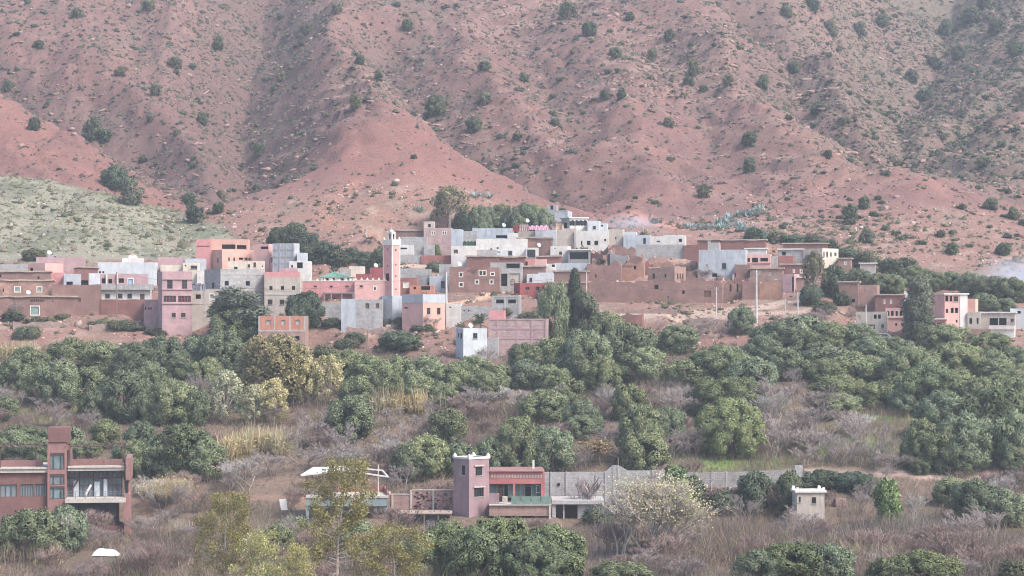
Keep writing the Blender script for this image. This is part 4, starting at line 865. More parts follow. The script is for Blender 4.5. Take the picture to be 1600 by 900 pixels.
# ------------------------------------------------------------------ the mosque and its minaret
def merlon(mb, o, du, dn, u, wd, z, h, t0=-0.25, t1=0.0):
    """stepped pointed merlon"""
    P = lambda uu, n, zz: (o[0] + du[0] * uu + dn[0] * n, o[1] + du[1] * uu + dn[1] * n, zz)
    prof = [(-wd / 2, 0), (wd / 2, 0), (wd / 2, h * 0.35), (wd * 0.25, h * 0.6), (0, h), (-wd * 0.25, h * 0.6), (-wd / 2, h * 0.35)]
    mb.prism([P(u + a, t1, z + b) for a, b in prof], [P(u + a, t0, z + b) for a, b in prof])
def minaret():
    Y = 366.0; m = Y / F; Zr = lambda py: (HZ - py) * m
    P, dA, dB = bframe(612.5, 470, Y, 42)
    LA = (612.5 - 598.2) * m / cos(radians(42)); LB = (625 - 612.5) * m / sin(radians(42)); S = (LA + LB) / 2
    nA = (-dB[0], -dB[1]); nB = (-dA[0], -dA[1]); c0 = P[:2]
    e = tag(empty('minaret', P), 'tall square pink minaret with white crown and lantern', 'minaret')
    zt, zw = Zr(374), Zr(383)
    def win(pts): return pts
    q = MB(); z0 = Zr(475) - 3
    hA = [(S * 0.3, S * 0.75, Zr(439), Zr(427)), (S * 0.44, S * 0.58, Zr(417), Zr(414)), (S * 0.44, S * 0.58, Zr(391), Zr(388))]
    hB = [(S * 0.40, S * 0.56, Zr(453), Zr(450.5)), (S * 0.40, S * 0.56, Zr(433), Zr(430)), (S * 0.40, S * 0.56, Zr(415), Zr(412)), (S * 0.40, S * 0.56, Zr(392), Zr(389))]
    panel(q, c0, dA, nA, S, z0, zw, hA); panel(q, c0, dB, nB, S, z0, zw, hB)
    cA = (c0[0] + dA[0] * S, c0[1] + dA[1] * S); cB = (c0[0] + dB[0] * S, c0[1] + dB[1] * S)
    panel(q, cA, dB, (-nB[0], -nB[1]), S, z0, zw, []); panel(q, cB, dA, (-nA[0], -nA[1]), S, z0, zw, [])
    q.build('shaft', wall_mat('minaret_pink', (0.60, 0.315, 0.295), var=0.15, stain_amt=0.2), e, P)
    for h in hA: opening(e, P, c0, dA, nA, h, 'd')
    for h in hB: opening(e, P, c0, dB, nB, h, 'd')
    for (o_, du, dn) in ((c0, dA, nA), (c0, dB, nB), (cA, dB, (-nB[0], -nB[1])), (cB, dA, (-nA[0], -nA[1]))):
        b_ = MB(); b_.obox(o_, du, dn, 0.0, 0.16, 0.002, 0.03, z0, zw); b_.build('white_edge_stripe', MAT['trimwhite'], e, P)
        b_ = MB(); b_.obox(o_, du, dn, S - 0.16, S, 0.002, 0.03, z0, zw); b_.build('white_edge_stripe', MAT['trimwhite'], e, P)
    C_ = lambda u, v, z: (c0[0] + dA[0] * u + dB[0] * v, c0[1] + dA[1] * u + dB[1] * v, z)
    def bx(u0, u1, v0, v1, za, zb_, nm, mt, par=e):
        k = MB(); k.prism([C_(u0, v0, za), C_(u1, v0, za), C_(u1, v1, za), C_(u0, v1, za)], [C_(u0, v0, zb_), C_(u1, v0, zb_), C_(u1, v1, zb_), C_(u0, v1, zb_)]); return k.build(nm, mt, par, P)
    crown = bx(-0.08, S + 0.08, -0.08, S + 0.08, zw, zt, 'white_crown', MAT['trimwhite'])
    for (u, v) in ((0.1, 0.1), (S - 0.1, 0.1), (0.1, S - 0.1), (S - 0.1, S - 0.1)):
        k = MB(); k.prism([C_(u - 0.16, v - 0.16, zt), C_(u + 0.16, v - 0.16, zt), C_(u + 0.16, v + 0.16, zt), C_(u - 0.16, v + 0.16, zt)], [C_(u - 0.03, v - 0.03, zt + 0.45), C_(u + 0.03, v - 0.03, zt + 0.45), C_(u + 0.03, v + 0.03, zt + 0.45), C_(u - 0.03, v + 0.03, zt + 0.45)])
        k.build('corner_merlon', MAT['trimwhite'], crown, P)
    c = S / 2; zl = Zr(361.5); hw = 0.46
    lan = MB()
    for (u, v) in ((-1, -1), (1, -1), (-1, 1), (1, 1)):
        cu, cv = c + u * (hw - 0.12), c + v * (hw - 0.12)
        lan.prism([C_(cu - 0.12, cv - 0.12, zt), C_(cu + 0.12, cv - 0.12, zt), C_(cu + 0.12, cv + 0.12, zt), C_(cu - 0.12, cv + 0.12, zt)], [C_(cu - 0.12, cv - 0.12, zl - 0.35), C_(cu + 0.12, cv - 0.12, zl - 0.35), C_(cu + 0.12, cv + 0.12, zl - 0.35), C_(cu - 0.12, cv + 0.12, zl - 0.35)])
    lan.prism([C_(c - hw, c - hw, zl - 0.35), C_(c + hw, c - hw, zl - 0.35), C_(c + hw, c + hw, zl - 0.35), C_(c - hw, c + hw, zl - 0.35)], [C_(c - hw, c - hw, zl), C_(c + hw, c - hw, zl), C_(c + hw, c + hw, zl), C_(c - hw, c + hw, zl)])
    L_ = lan.build('lantern', MAT['trimwhite'], e, P)
    bx(c - 0.3, c + 0.3, c - 0.3, c + 0.3, zt + 0.003, zl - 0.36, 'dark_painted_lantern_core', MAT['dark'], L_)
    dm = MB(); rings = []
    for k in range(5):
        t = k / 4 * pi / 2; rr = 0.33 * cos(t) + 0.02; rings.append([C_(c + rr * cos(j * pi / 4), c + rr * sin(j * pi / 4), zl + 0.36 * sin(t)) for j in range(8)])
    for r0, r1 in zip(rings[:-1], rings[1:]): dm.prism(r0, r1)
    dm.build('dome', MAT['trimwhite'], e, P, smooth=False)
    fi = MB(); fi.tube([C_(c, c, zl + 0.3), C_(c, c, Zr(352))], 0.035, 6)
    for zz, rr in ((zl + 0.52, 0.10), (zl + 0.70, 0.07)): fi.tube([C_(c, c, zz - rr), C_(c, c, zz), C_(c, c, zz + rr)], [0.03, rr, 0.03], 8)
    fi.build('finial', MAT['metal'], e, P)
    ls = MB(); ls.tube([C_(c - 0.1, c - 0.7, zl + 0.2), C_(c - 0.1, c - 0.45, zl + 0.25)], [0.22, 0.07], 8); ls.tube([C_(c + 0.75, c - 0.1, zl - 0.1), C_(c + 0.5, c - 0.1, zl - 0.05)], [0.2, 0.07], 8); ls.build('loudspeaker_horns', MAT['framewhite'], e, P)
minaret()
def mosque():
    Y = 367.0; m = Y / F; Zr = lambda py: (HZ - py) * m
    P = w(613, 470, Y); e = tag(empty('mosque', P), 'long pink mosque hall with white merlons and green pyramid roof', 'mosque')
    X = lambda px: (px - 800) * m
    xa, xb, xc_ = X(470), X(554), X(612)
    wl = MB(); hl = [(X(489) - xa, X(494) - xa, Zr(449), Zr(446)), (X(514) - xa, X(519) - xa, Zr(449), Zr(446)), (X(538.5) - xa, X(544) - xa, Zr(449), Zr(446)), (X(509) - xa, X(514) - xa, Zr(473), Zr(465)), (X(520) - xa, X(525) - xa, Zr(473), Zr(465))]
    panel(wl, (xa, Y + 1.2), (1, 0), (0, -1), xb - xa, Zr(475) - 3, Zr(439.5), hl)
    panel(wl, (xa, Y + 1.2), (0, 1), (-1, 0), 9, Zr(475) - 3, Zr(439.5), [])
    wl.build('wall', MAT['pink'], e, P)
    for k, h in enumerate(hl): opening(e, P, (xa, Y + 1.2), (1, 0), (0, -1), h, 'g' if k < 3 else 'o')
    wr = MB(); hr = [(X(562) - xb, X(567) - xb, Zr(449), Zr(446)), (X(583) - xb, X(588.5) - xb, Zr(454.5), Zr(446)), (X(601.5) - xb, X(606.5) - xb, Zr(454.5), Zr(446))]
    panel(wr, (xb, Y), (1, 0), (0, -1), xc_ - xb, Zr(475) - 3, Zr(438.5), hr); panel(wr, (xb, Y), (0, 1), (-1, 0), 10, Zr(475) - 3, Zr(438.5), []); panel(wr, (xc_, Y), (0, 1), (1, 0), 10, Zr(475) - 3, Zr(438.5), [])
    wr.build('wall', MAT['palepink'], e, P)
    for k, h in enumerate(hr): opening(e, P, (xb, Y), (1, 0), (0, -1), h, 'g' if k < 1 else 'a')
    for (x0, x1, yy, py) in ((xa, xb, Y + 1.2, 439.5), (xb, xc_, Y, 438.5)):
        c = MB(); c.box(x0 - 0.02, x1 + 0.02, yy - 0.07, yy + 0.28, Zr(py) + 0.003, Zr(py) + 0.13); c.build('white_coping', MAT['trimwhite'], e, P)
        n = int((x1 - x0) / (0.95 if yy == Y else 1.15))
        for k in range(n + 1):
            q = MB(); merlon(q, (x0, yy), (1, 0), (0, -1), 0.2 + (x1 - x0 - 0.4) * k / n, 0.36, Zr(py) + 0.132, 0.42); q.build('merlon', MAT['trimwhite'], e, P)
    r = MB(); r.box(xa + 0.1, xb - 0.05, Y + 1.5, Y + 11, Zr(443), Zr(441.5)); r.box(xb + 0.3, xc_ - 0.3, Y + 0.3, Y + 10, Zr(442), Zr(441)); r.build('roof', MAT['roofgrey'], e, P)
    # veranda under the left hall
    v = MB(); v.box(X(505), X(554), Y - 0.6, Y + 1.1, Zr(458.5), Zr(457)); v.build('veranda_roof', MAT['concrete_dark'], e, P)
    for px in (507, 518, 534.5, 552):
        q = MB(); q.box(X(px) - 0.08, X(px) + 0.08, Y - 0.55, Y - 0.4, Zr(475) - 1, Zr(458.5)); q.build('veranda_post', MAT['concrete_dark'], e, P)
    # pavilion with pyramid roof
    Yp = Y + 8; mp = Yp / F; XP = lambda px: (px - 800) * mp; ZP = lambda py: (HZ - py) * mp
    hp = [(XP(a) - XP(501), XP(a + 4) - XP(501), ZP(438.3), ZP(434.5)) for a in (505, 509.5, 519, 528.5, 533, 541)]
    pw = MB(); panel(pw, (XP(501), Yp), (1, 0), (0, -1), XP(547) - XP(501), ZP(446), ZP(433), hp); panel(pw, (XP(501), Yp), (0, 1), (-1, 0), 4.6, ZP(446), ZP(433), []); panel(pw, (XP(547), Yp), (0, 1), (1, 0), 4.6, ZP(446), ZP(433), [])
    pv = pw.build('pavilion_wall', MAT['trimwhite'], e, P)
    for h in hp: opening(pv, (0, 0, 0) if False else P, (XP(501), Yp), (1, 0), (0, -1), h, 'd')
    g = MB(); a, b, z = XP(499), XP(549), ZP(433) + 0.02
    ap = ((a + b) / 2 - 0.3, Yp + 2.3, ZP(424)); base = [(a, Yp - 0.3, z), (b, Yp - 0.3, z), (b, Yp + 4.9, z), (a, Yp + 4.9, z)]
    g.face(base[::-1])
    for k in range(4): g.face([base[k], base[(k + 1) % 4], ap])
    gr = g.build('green_roof', MAT['greentile'], e, P)
    rb = MB()
    for k in range(1, 14):      # raised tile ribs on the front slope
        t = k / 14; x = a + (b - a) * t; s = min(t, 1 - t) * 2; rb.tube([(x, Yp - 0.3, z + 0.03), (x + (ap[0] - x) * s, Yp - 0.3 + 2.6 * s, z + 0.03 + (ap[2] - z) * s)], 0.04, 4)
    rb.build('tile_ribs', MAT['greentile'], gr, P); kb = MB(); kb.tube([(ap[0], ap[1], ap[2] - 0.05), (ap[0], ap[1], ap[2] + 0.25)], [0.09, 0.03], 6); kb.build('roof_knob', MAT['greentile'], gr, P)
mosque()

# ------------------------------------------------------------------ poles, dishes and small village things
def pole(label, px, yt, yb, mat, r0, lean=0, arm=0, Y=None, cat='utility pole', name='utility_pole', lamp=False):
    if Y is None: g = hit(px, yb); 
    else: g = w(px, yb, Y)
    m = g[1] / F; zt = (HZ - yt) * m; x = (px - 800) * m
    e = tag(empty(name, (x, g[1], g[2])), label, cat, 'poles in the village')
    q = MB(); q.tube([(x, g[1], g[2] - 0.6), (x + lean * m, g[1], zt)], [r0 * 1.15, r0 * 0.75], 8); q.build('shaft', mat, e, (x, g[1], g[2]))
    if arm:
        a = MB(); a.box(x + lean * m - arm, x + lean * m + arm, g[1] - 0.06, g[1] + 0.06, zt - 0.35, zt - 0.22)
        for s in (-1, 0, 1): a.tube([(x + lean * m + s * arm * 0.9, g[1], zt - 0.22), (x + lean * m + s * arm * 0.9, g[1], zt - 0.05)], 0.05, 5)
        a.build('crossarm', MAT['metal'], e, (x, g[1], g[2]))
    if lamp:
        a = MB(); a.tube([(x, g[1], zt - 0.1), (x - 0.5, g[1] - 0.3, zt + 0.15), (x - 1.0, g[1] - 0.5, zt + 0.12)], 0.035, 5); a.build('lamp_arm', MAT['metal'], e, (x, g[1], g[2]))
        a = MB(); a.prism([(x - 1.35, g[1] - 0.65, zt + 0.05), (x - 0.95, g[1] - 0.65, zt + 0.05), (x - 0.95, g[1] - 0.4, zt + 0.05), (x - 1.35, g[1] - 0.4, zt + 0.05)], [(x - 1.3, g[1] - 0.6, zt + 0.17), (x - 0.95, g[1] - 0.6, zt + 0.2), (x - 0.95, g[1] - 0.45, zt + 0.2), (x - 1.3, g[1] - 0.45, zt + 0.17)]); a.build('lamp_head', MAT['metal'], e, (x, g[1], g[2]))
    return (x + lean * m, g[1], zt)
pole('thick white pole left of the brown white-windowed house', 697.5, 425, 492, MAT['pole'], 0.17, Y=353)
pole('tall white pole in front of the brown ruin', 1182, 422, 503, MAT['pole'], 0.16, arm=0.5, Y=350)
pole('thin pole with crossarm in front of the great mud wall', 1119.5, 449, 497, MAT['pole'], 0.09, arm=0.35, Y=351)
pole('white pole right of the ruins near the road end', 1246.5, 456, 502, MAT['pole'], 0.11, arm=0.4, Y=349)
pole('short pale pole with round lamp near the road bend', 1227.5, 467, 500, MAT['pole'], 0.08, Y=349.5)
pole('brown pole in front of the white balcony house', 182, 425, 489, MAT['woodpole'], 0.10, Y=352)
pole('thin pale pole rising above the cypress', 916.5, 425, 480, MAT['pole'], 0.09, Y=357)
pole('pale pole behind the eucalyptus on the upper slope', 719.5, 343, 372, MAT['pole'], 0.11, Y=427)
pole('short pale pole beside the small palm above the mosque', 573, 352, 388, MAT['pole'], 0.09, Y=405)
pole('dark pole at the corner of the white two-windowed house', 898.5, 345, 388, MAT['woodpole'], 0.09, Y=403)
pole('pale pole left of the black gate house', 1353, 476, 519, MAT['pole'], 0.10, Y=343)
pole('leaning pair pole on the bare slope above the orchard', 566, 515, 558, MAT['woodpole'], 0.08, lean=9, Y=334)
pole('second leaning pole on the bare slope above the orchard', 572, 517, 558, MAT['woodpole'], 0.08, lean=3, Y=335)
pole('street lamp on the grey doorway house corner', 1222, 438, 462, MAT['metal'], 0.05, Y=366, cat='street lamp', name='street_lamp', lamp=True)
def wire(label, a, b, sag):
    A_, B_ = Vector(w(*a)), Vector(w(*b)); pts = [tuple(A_.lerp(B_, t / 12) - Vector((0, 0, sag * 4 * (t / 12) * (1 - t / 12)))) for t in range(13)]; q = MB(); q.tube(pts, 0.022, 4); o = q.build('power_line', MAT['framedark'], None, pts[0]); o.location = pts[0]; tag(o, label, 'power line')
wire('power line from the crossarm pole to the tall white pole', (1119.5, 450, 351), (1182, 423.5, 350), 0.9)
wire('power line from the tall white pole to the road-end pole', (1182, 423.5, 350), (1246.5, 457, 349), 0.9)
wire('power line from thick white pole to the pole above the conifer', (697.5, 426, 353), (916.5, 426, 357), 1.4)
wire('power line from the conifer pole to the crossarm pole', (916.5, 426, 357), (1119.5, 450, 351), 1.3)
wire('power line from the brown pole to the thick white pole', (182, 426, 352), (697.5, 426, 353), 2.6)
def dish(label, px, py, Y, s=0.38):
    c = w(px, py, Y); e = tag(empty('satellite_dish', (c[0], c[1], c[2] - 0.6)), label, 'satellite dish', 'satellite dishes on the roofs')
    q = MB(); rings = []
    d = Vector((0.45, -0.75, 0.45)).normalized(); a = d.orthogonal().normalized(); b = d.cross(a); cc = Vector(c)
    for k in range(4):
        r = s * k / 3 + 0.01; h = 0.3 * s * (k / 3) ** 2; rings.append([cc + d * h + a * (r * cos(j * pi / 5)) + b * (r * sin(j * pi / 5)) for j in range(10)])
    for r0, r1 in zip(rings[:-1], rings[1:]):
        for j in range(10): q.face([r0[j], r0[(j + 1) % 10], r1[(j + 1) % 10], r1[j]])
    q.build('reflector', MAT['dish'], e, (c[0], c[1], c[2] - 0.6))
    q = MB(); q.tube([(c[0], c[1] + 0.05, c[2] - 1.0), (c[0], c[1] + 0.05, c[2])], 0.03, 5); q.tube([cc - b * s * 0.9, cc + d * s * 1.0], 0.015, 4); q.build('mast', MAT['metal'], e, (c[0], c[1], c[2] - 0.6))
for r in (('dish on the left skyline above the mauve storey', 77, 395, 386), ('left of two dishes on the long whitish house roof', 204, 402, 386), ('right of two dishes on the long whitish house roof', 211, 402, 387), ('dish on roof left of the tall green bush', 659, 380, 402), ('dish on the low mud house roof with green door', 44, 457, 357),
          ('dish on the maroon mud house', 759, 405, 387), ('dish beside the brown house parapet', 718, 413, 377), ('dish leaning on the long grey upper house', 787, 352, 409), ('dish above the mosque hall near the minaret', 587, 415, 380), ('dish on the bluish white corner house', 735, 509, 338), ('dish at roof of garage with shutter', 842, 383, 398), ('dish on pole beside drying clothes', 824, 345, 408)):
    dish('white satellite ' + r[0], *r[1:])
def cloth(name, label, px0, px1, py0, py1, Y, colr, cat):
    m = plain_mat(name + '_fabric', colr, rough=0.9, scale=2.0); n = 14; a = w(px0, py1, Y)
    V = []; Fq = []
    for i in range(n + 1):
        for j in range(5):
            px = px0 + (px1 - px0) * i / n; py = py0 + (py1 - py0) * j / 4 + 1.1 * math.sin(i * 1.9) * (j == 0) + 0.8 * math.sin(i * 2.7) * (j == 4)
            p = w(px, py, Y); V.append((p[0] - a[0], 0.12 * math.sin(i * 2.1 + j * 0.6) + j * -0.03, p[2] - a[2]))
    for i in range(n):
        for j in range(4): k = i * 5 + j; Fq.append((k, k + 1, k + 6, k + 5))
    me = bpy.data.meshes.new(name); me.from_pydata(V, [], Fq); me.materials.append(m)
    o = lnk(bpy.data.objects.new(name, me)); o.location = a; sm = o.modifiers.new('thick', 'SOLIDIFY'); sm.thickness = 0.03
    return tag(o, label, cat)
cloth('hanging_cloth', 'bright pink cloth hung along the upper roof edge', 826, 857, 352.5, 359, 403.5, (0.55, 0.30, 0.40), 'cloth')
cloth('hanging_cloth', 'dark red rug hanging on the upper roof', 801, 811, 352, 362, 404.5, (0.25, 0.06, 0.06), 'rug')
cloth('hanging_cloth', 'pale patterned laundry heap beside the dark red rug', 811, 826, 351, 361, 405, (0.36, 0.27, 0.26), 'laundry')
cloth('shade_cloth', 'black shade cloth stretched across the white terrace house', 890, 917, 344.5, 352.5, 408.5, (0.02, 0.02, 0.024), 'shade cloth')
cloth('green_tarp', 'dark green netting on the roof left of long white house', 723, 744, 377, 384, 402, (0.04, 0.085, 0.045), 'netting')
def junk(label, px0, px1, py, Y, n=9, colr=(0.2, 0.2, 0.24)):
    m = plain_mat('junk_mix', colr, rough=0.8, var=0.6, scale=1.5); a = w((px0 + px1) / 2, py, Y); q = MB()
    for k in range(n):
        px = px0 + (px1 - px0) * random.random(); p = w(px, py, Y); s = 0.25 + 0.35 * random.random(); h = 0.3 + 0.7 * random.random(); t = random.random() * 3
        R = [(cos(t + i * pi / 2) * s, sin(t + i * pi / 2) * s * 0.7) for i in range(4)]; y = random.uniform(-0.6, 0.6)
        q.prism([(p[0] + c[0], p[1] + y + c[1], p[2] - 0.2) for c in R], [(p[0] + c[0] * 0.7, p[1] + y + c[1] * 0.8, p[2] + h) for c in R])
    o = q.build('roof_junk', m, None, a); o.location = a; tag(o, label, 'junk heap')
junk('pile of stored junk on the roof beside the mauve tower house', 302, 320, 452, 349, 16)
junk('small heap of scrap on the roof by the white stair house', 862, 878, 357, 398, 8, (0.3, 0.22, 0.18))

# ------------------------------------------------------------------ houses of the valley floor
def PB(mb, x0, x1, y0, y1, Y, dep):
    m = Y / F; mb.box((x0 - 800) * m, (x1 - 800) * m, Y, Y + dep, (HZ - y1) * m, (HZ - y0) * m)
def part(e, nm, mat, rects, off):
    q = MB()
    for r in rects: PB(q, *r)
    return q.build(nm, mat, e, off)
def pbar(e, nm, mat, pts, r, off, n=5):
    q = MB(); q.tube([w(*p) for p in pts], r, n); return q.build(nm, mat, e, off)
MAT['palered'] = wall_mat('pale_red_brown_render', (0.30, 0.165, 0.15), var=0.2, scale=0.6)
MAT['steel'] = plain_mat('brown_steel', (0.10, 0.065, 0.06), rough=0.6)
MAT['deck'] = wall_mat('pale_terrace_edge', (0.50, 0.45, 0.40), var=0.15)
MAT['curtain'] = plain_mat('pale_curtain', (0.42, 0.46, 0.50), rough=0.9)
MAT['facade_glass'] = plain_mat('painted_sky_glazing', (0.19, 0.225, 0.25), rough=0.12, spec=0.6, var=0.35, scale=0.5)  # pale blue-grey sky reflection put into the base colour
MAT['undercroft_glass'] = plain_mat('dark_grey_glazing', (0.10, 0.105, 0.11), rough=0.3, spec=0.5, var=0.4, scale=0.6)  # darker grey panes for the lower storey
MAT['slate'] = wall_mat('blue_grey_fascia', (0.235, 0.285, 0.30), var=0.12)
MAT['greenmesh'] = plain_mat('green_mesh_screen', (0.15, 0.225, 0.185), rough=0.7)
MAT['pinkred'] = wall_mat('faded_pink_red_paint', (0.42, 0.155, 0.15), var=0.2)
MAT['mauve_tower'] = wall_mat('mauve_tower_render', (0.335, 0.225, 0.24), var=0.25, scale=0.45)
MAT['tarp'] = plain_mat('white_plastic_tarp', (0.72, 0.72, 0.73), rough=0.5)
def modern_house():
    Y = 250.0; P = w(200, 842, Y); e = tag(empty('modern_house', P), 'red-brown modern house with glass bay, stair tower and steel pergola', 'house')
    # left wing
    wb = MB(); m = Y / F; X = lambda px: (px - 800) * m; Z = lambda py: (HZ - py) * m
    holes = [(X(a) - X(-30), X(b) - X(-30), Z(774), Z(755)) for a, b in ((-12, 30), (35, 55), (57, 75))]
    panel(wb, (X(-30), Y), (1, 0), (0, -1), X(79) - X(-30), Z(850), Z(736), holes); panel(wb, (X(79), Y), (0, 1), (1, 0), 8, Z(850), Z(736), [])
    wb.build('wall', MAT['redbrown'], e, P)
    for h in holes:
        o_ = (X(-30), Y); q = MB(); n = 5
        for k in range(n + 1): x = h[0] + (h[1] - h[0]) * k / n; q.obox(o_, (1, 0), (0, -1), max(x - 0.03, h[0]), min(x + 0.03, h[1]), -0.12, -0.05, h[2] + 0.01, h[3] - 0.01)
        f = q.build('window', MAT['steel'], e, P); q = MB(); q.obox(o_, (1, 0), (0, -1), h[0] + 0.01, h[1] - 0.01, -0.18, -0.15, h[2] + 0.01, h[3] - 0.01); q.build('pane', MAT['facade_glass'], f, P)
    part(e, 'roof_terrace', MAT['deck'], [(-30, 76.5, 729, 731.5, Y - 0.5, 8.4), (-30, 76.5, 731.6, 737, Y - 0.35, 8.0)], P)
    part(e, 'parapet', MAT['palered'], [(6, 72, 717.5, 729, Y + 1.2, 0.2), (-30, 5.8, 719, 729, Y + 1.2, 0.2)], P)
    # stair tower
    tw = MB(); hole = [(X(80.5) - X(77), X(103) - X(77), Z(732), Z(706)), (X(80.5) - X(77), X(103) - X(77), Z(756), Z(739)), (X(80.5) - X(77), X(103) - X(77), Z(778), Z(758))]
    panel(tw, (X(77), Y - 0.6), (1, 0), (0, -1), X(106) - X(77), Z(850), Z(690), hole); panel(tw, (X(106), Y - 0.6), (0, 1), (1, 0), 4.5, Z(850), Z(690), []); panel(tw, (X(77), Y - 0.6), (0, 1), (-1, 0), 4.5, Z(850), Z(690), [])
    t = tw.build('stair_tower', MAT['palered'], e, P)
    for k, h in enumerate(hole):
        q = MB(); o_ = (X(77), Y - 0.6); d = ((1, 0), (0, -1))
        for u in (h[0] + 0.03, h[0] + (h[1] - h[0]) * 0.27, h[0] + (h[1] - h[0]) * 0.78, h[1] - 0.03): q.obox(o_, *d, u - 0.03, u + 0.03, -0.14, -0.03, h[2], h[3])
        q.obox(o_, *d, h[0], h[1], -0.14, -0.03, h[3] - 0.2, h[3] - 0.03); q.obox(o_, *d, h[0], h[1], -0.14, -0.03, h[2] + 0.01, h[2] + 0.08)
        f = q.build('tower_window', MAT['steel'], t, P)
        q = MB(); q.obox(o_, *d, h[0], h[1], -0.2, -0.17, h[2] + 0.01, h[3] - 0.01); q.build('tower_pane', MAT['palglass'] if k != 1 else MAT['facade_glass'], t, P)
    part(e, 'tower_cap', MAT['redbrown'], [(76.5, 108.5, 667.5, 689.8, Y - 0.75, 3.2)], P)
    part(e, 'side_wall', MAT['palered'], [(106.3, 113, 698, 729, Y + 0.3, 3.5)], P)
    part(e, 'tower_door', MAT['steel'], [(108, 111, 702, 728.5, Y + 0.22, 0.06)], P)
    # right wing: terrace, glass bay, balcony, undercroft
    part(e, 'parapet', MAT['palered'], [(114, 193.5, 717, 728.2, Y + 1.0, 0.2)], P)
    part(e, 'roof_terrace', MAT['deck'], [(106.5, 194, 728, 730.4, Y - 0.5, 7.0), (106.5, 194, 730.5, 735, Y - 0.35, 6.8)], P)
    part(e, 'end_wall', MAT['palered'], [(194.5, 203, 716, 750, Y - 0.9, 8), (193, 201.5, 750.2, 771, Y - 0.2, 7.3), (192.5, 201.5, 771.2, 845, Y - 0.6, 8)], P)
    part(e, 'end_window', MAT['glass'], [(195, 200, 751, 770.5, Y - 0.26, 0.04)], P)
    part(e, 'glazing', MAT['facade_glass'], [(105, 193, 735.2, 778, Y + 1.2, 0.06)], P)
    for k in range(13):
        x = 105.5 + k * 7.2; part(e, 'mullion', MAT['steel'], [(x, x + (1.4 if k % 3 == 0 else 0.7), 735.2, 778, Y + 1.0, 0.12)], P)
    part(e, 'transom', MAT['steel'], [(105, 193, 745.5, 746.8, Y + 0.95, 0.14), (105, 193, 757, 757.8, Y + 0.95, 0.14)], P)
    for (a, b) in (((126, 746), (112, 770)), ((172, 746), (187, 768)), ((126, 746), (172, 746))): pbar(e, 'steel_brace', MAT['steel'], [(a[0], a[1], Y + 0.6), (b[0], b[1], Y + 0.6)], 0.09, P)
    for k in range(8):
        x = 110 + k * 10; pbar(e, 'truss_member', MAT['steel'], [(x, 736, Y + 0.5), (x + 5, 744.5, Y + 0.5), (x + 10, 736, Y + 0.5)], 0.045, P)
    for (a, b, yy) in ((118, 126, 760), (150, 158, 762), (164, 170, 758)): part(e, 'curtain', MAT['curtain'], [(a, b, yy - 10, 776, Y + 0.8, 0.05)], P)
    q = MB(); q.tube([w(135, 773, Y + 0.3), w(144, 757, Y + 0.3)], 0.16, 4); q.build('leaning_board', MAT['trimwhite'], e, P)
    part(e, 'balcony_slab', MAT['deck'], [(99, 192, 779, 785, Y - 2.0, 3.4)], P)
    for k in range(7):
        x = 100 + k * 15.2; part(e, 'railing_post', MAT['metal'], [(x - 0.5, x + 0.5, 767, 779, Y - 1.95, 0.07)], P)
    for yy in (767, 771, 775): part(e, 'rail', MAT['metal'], [(99, 192, yy, yy + 0.6, Y - 1.9, 0.04)], P)
    part(e, 'undercroft', MAT['undercroft_glass'], [(104, 192, 785.3, 822, Y + 2.6, 0.1)], P)
    for x in (106, 128, 150, 170, 187): part(e, 'undercroft_post', MAT['steel'], [(x, x + 1.6, 785.3, 822, Y + 2.3, 0.2)], P)
    part(e, 'lower_wall', MAT['redbrown'], [(104, 192.3, 821, 850, Y + 0.2, 5)], P)
    part(e, 'back_wall', MAT['redbrown'], [(104, 193, 736, 850, Y + 6.2, 0.25)], P)
    # pergola
    for (x0, x1, dx) in ((-30, 76, 0), (107, 205, 0)):
        for yy, d in ((696.5, -0.5), (692.5, 4.4)): part(e, 'pergola_beam', MAT['steel'], [(x0, x1, yy, yy + 1.6, Y + d, 0.12)], P)
        n = int((x1 - x0) / 9)
        for k in range(n + 1):
            x = x0 + k * (x1 - x0) / n; pbar(e, 'pergola_slat', MAT['wood'], [(x - 4, 696.5, Y - 0.9), (x + 3.5, 691.2, Y + 4.8)], 0.06, P, 4)
    for (x, d) in ((4, -0.4), (59, -0.4), (67, 4.4), (194, -0.4), (201, 4.4), (115, 4.4)): part(e, 'pergola_post', MAT['steel'], [(x - 0.7, x + 0.7, 696, 729, Y + d, 0.1)], P)
    e.rotation_euler = (0, 0, radians(8.3))
modern_house()
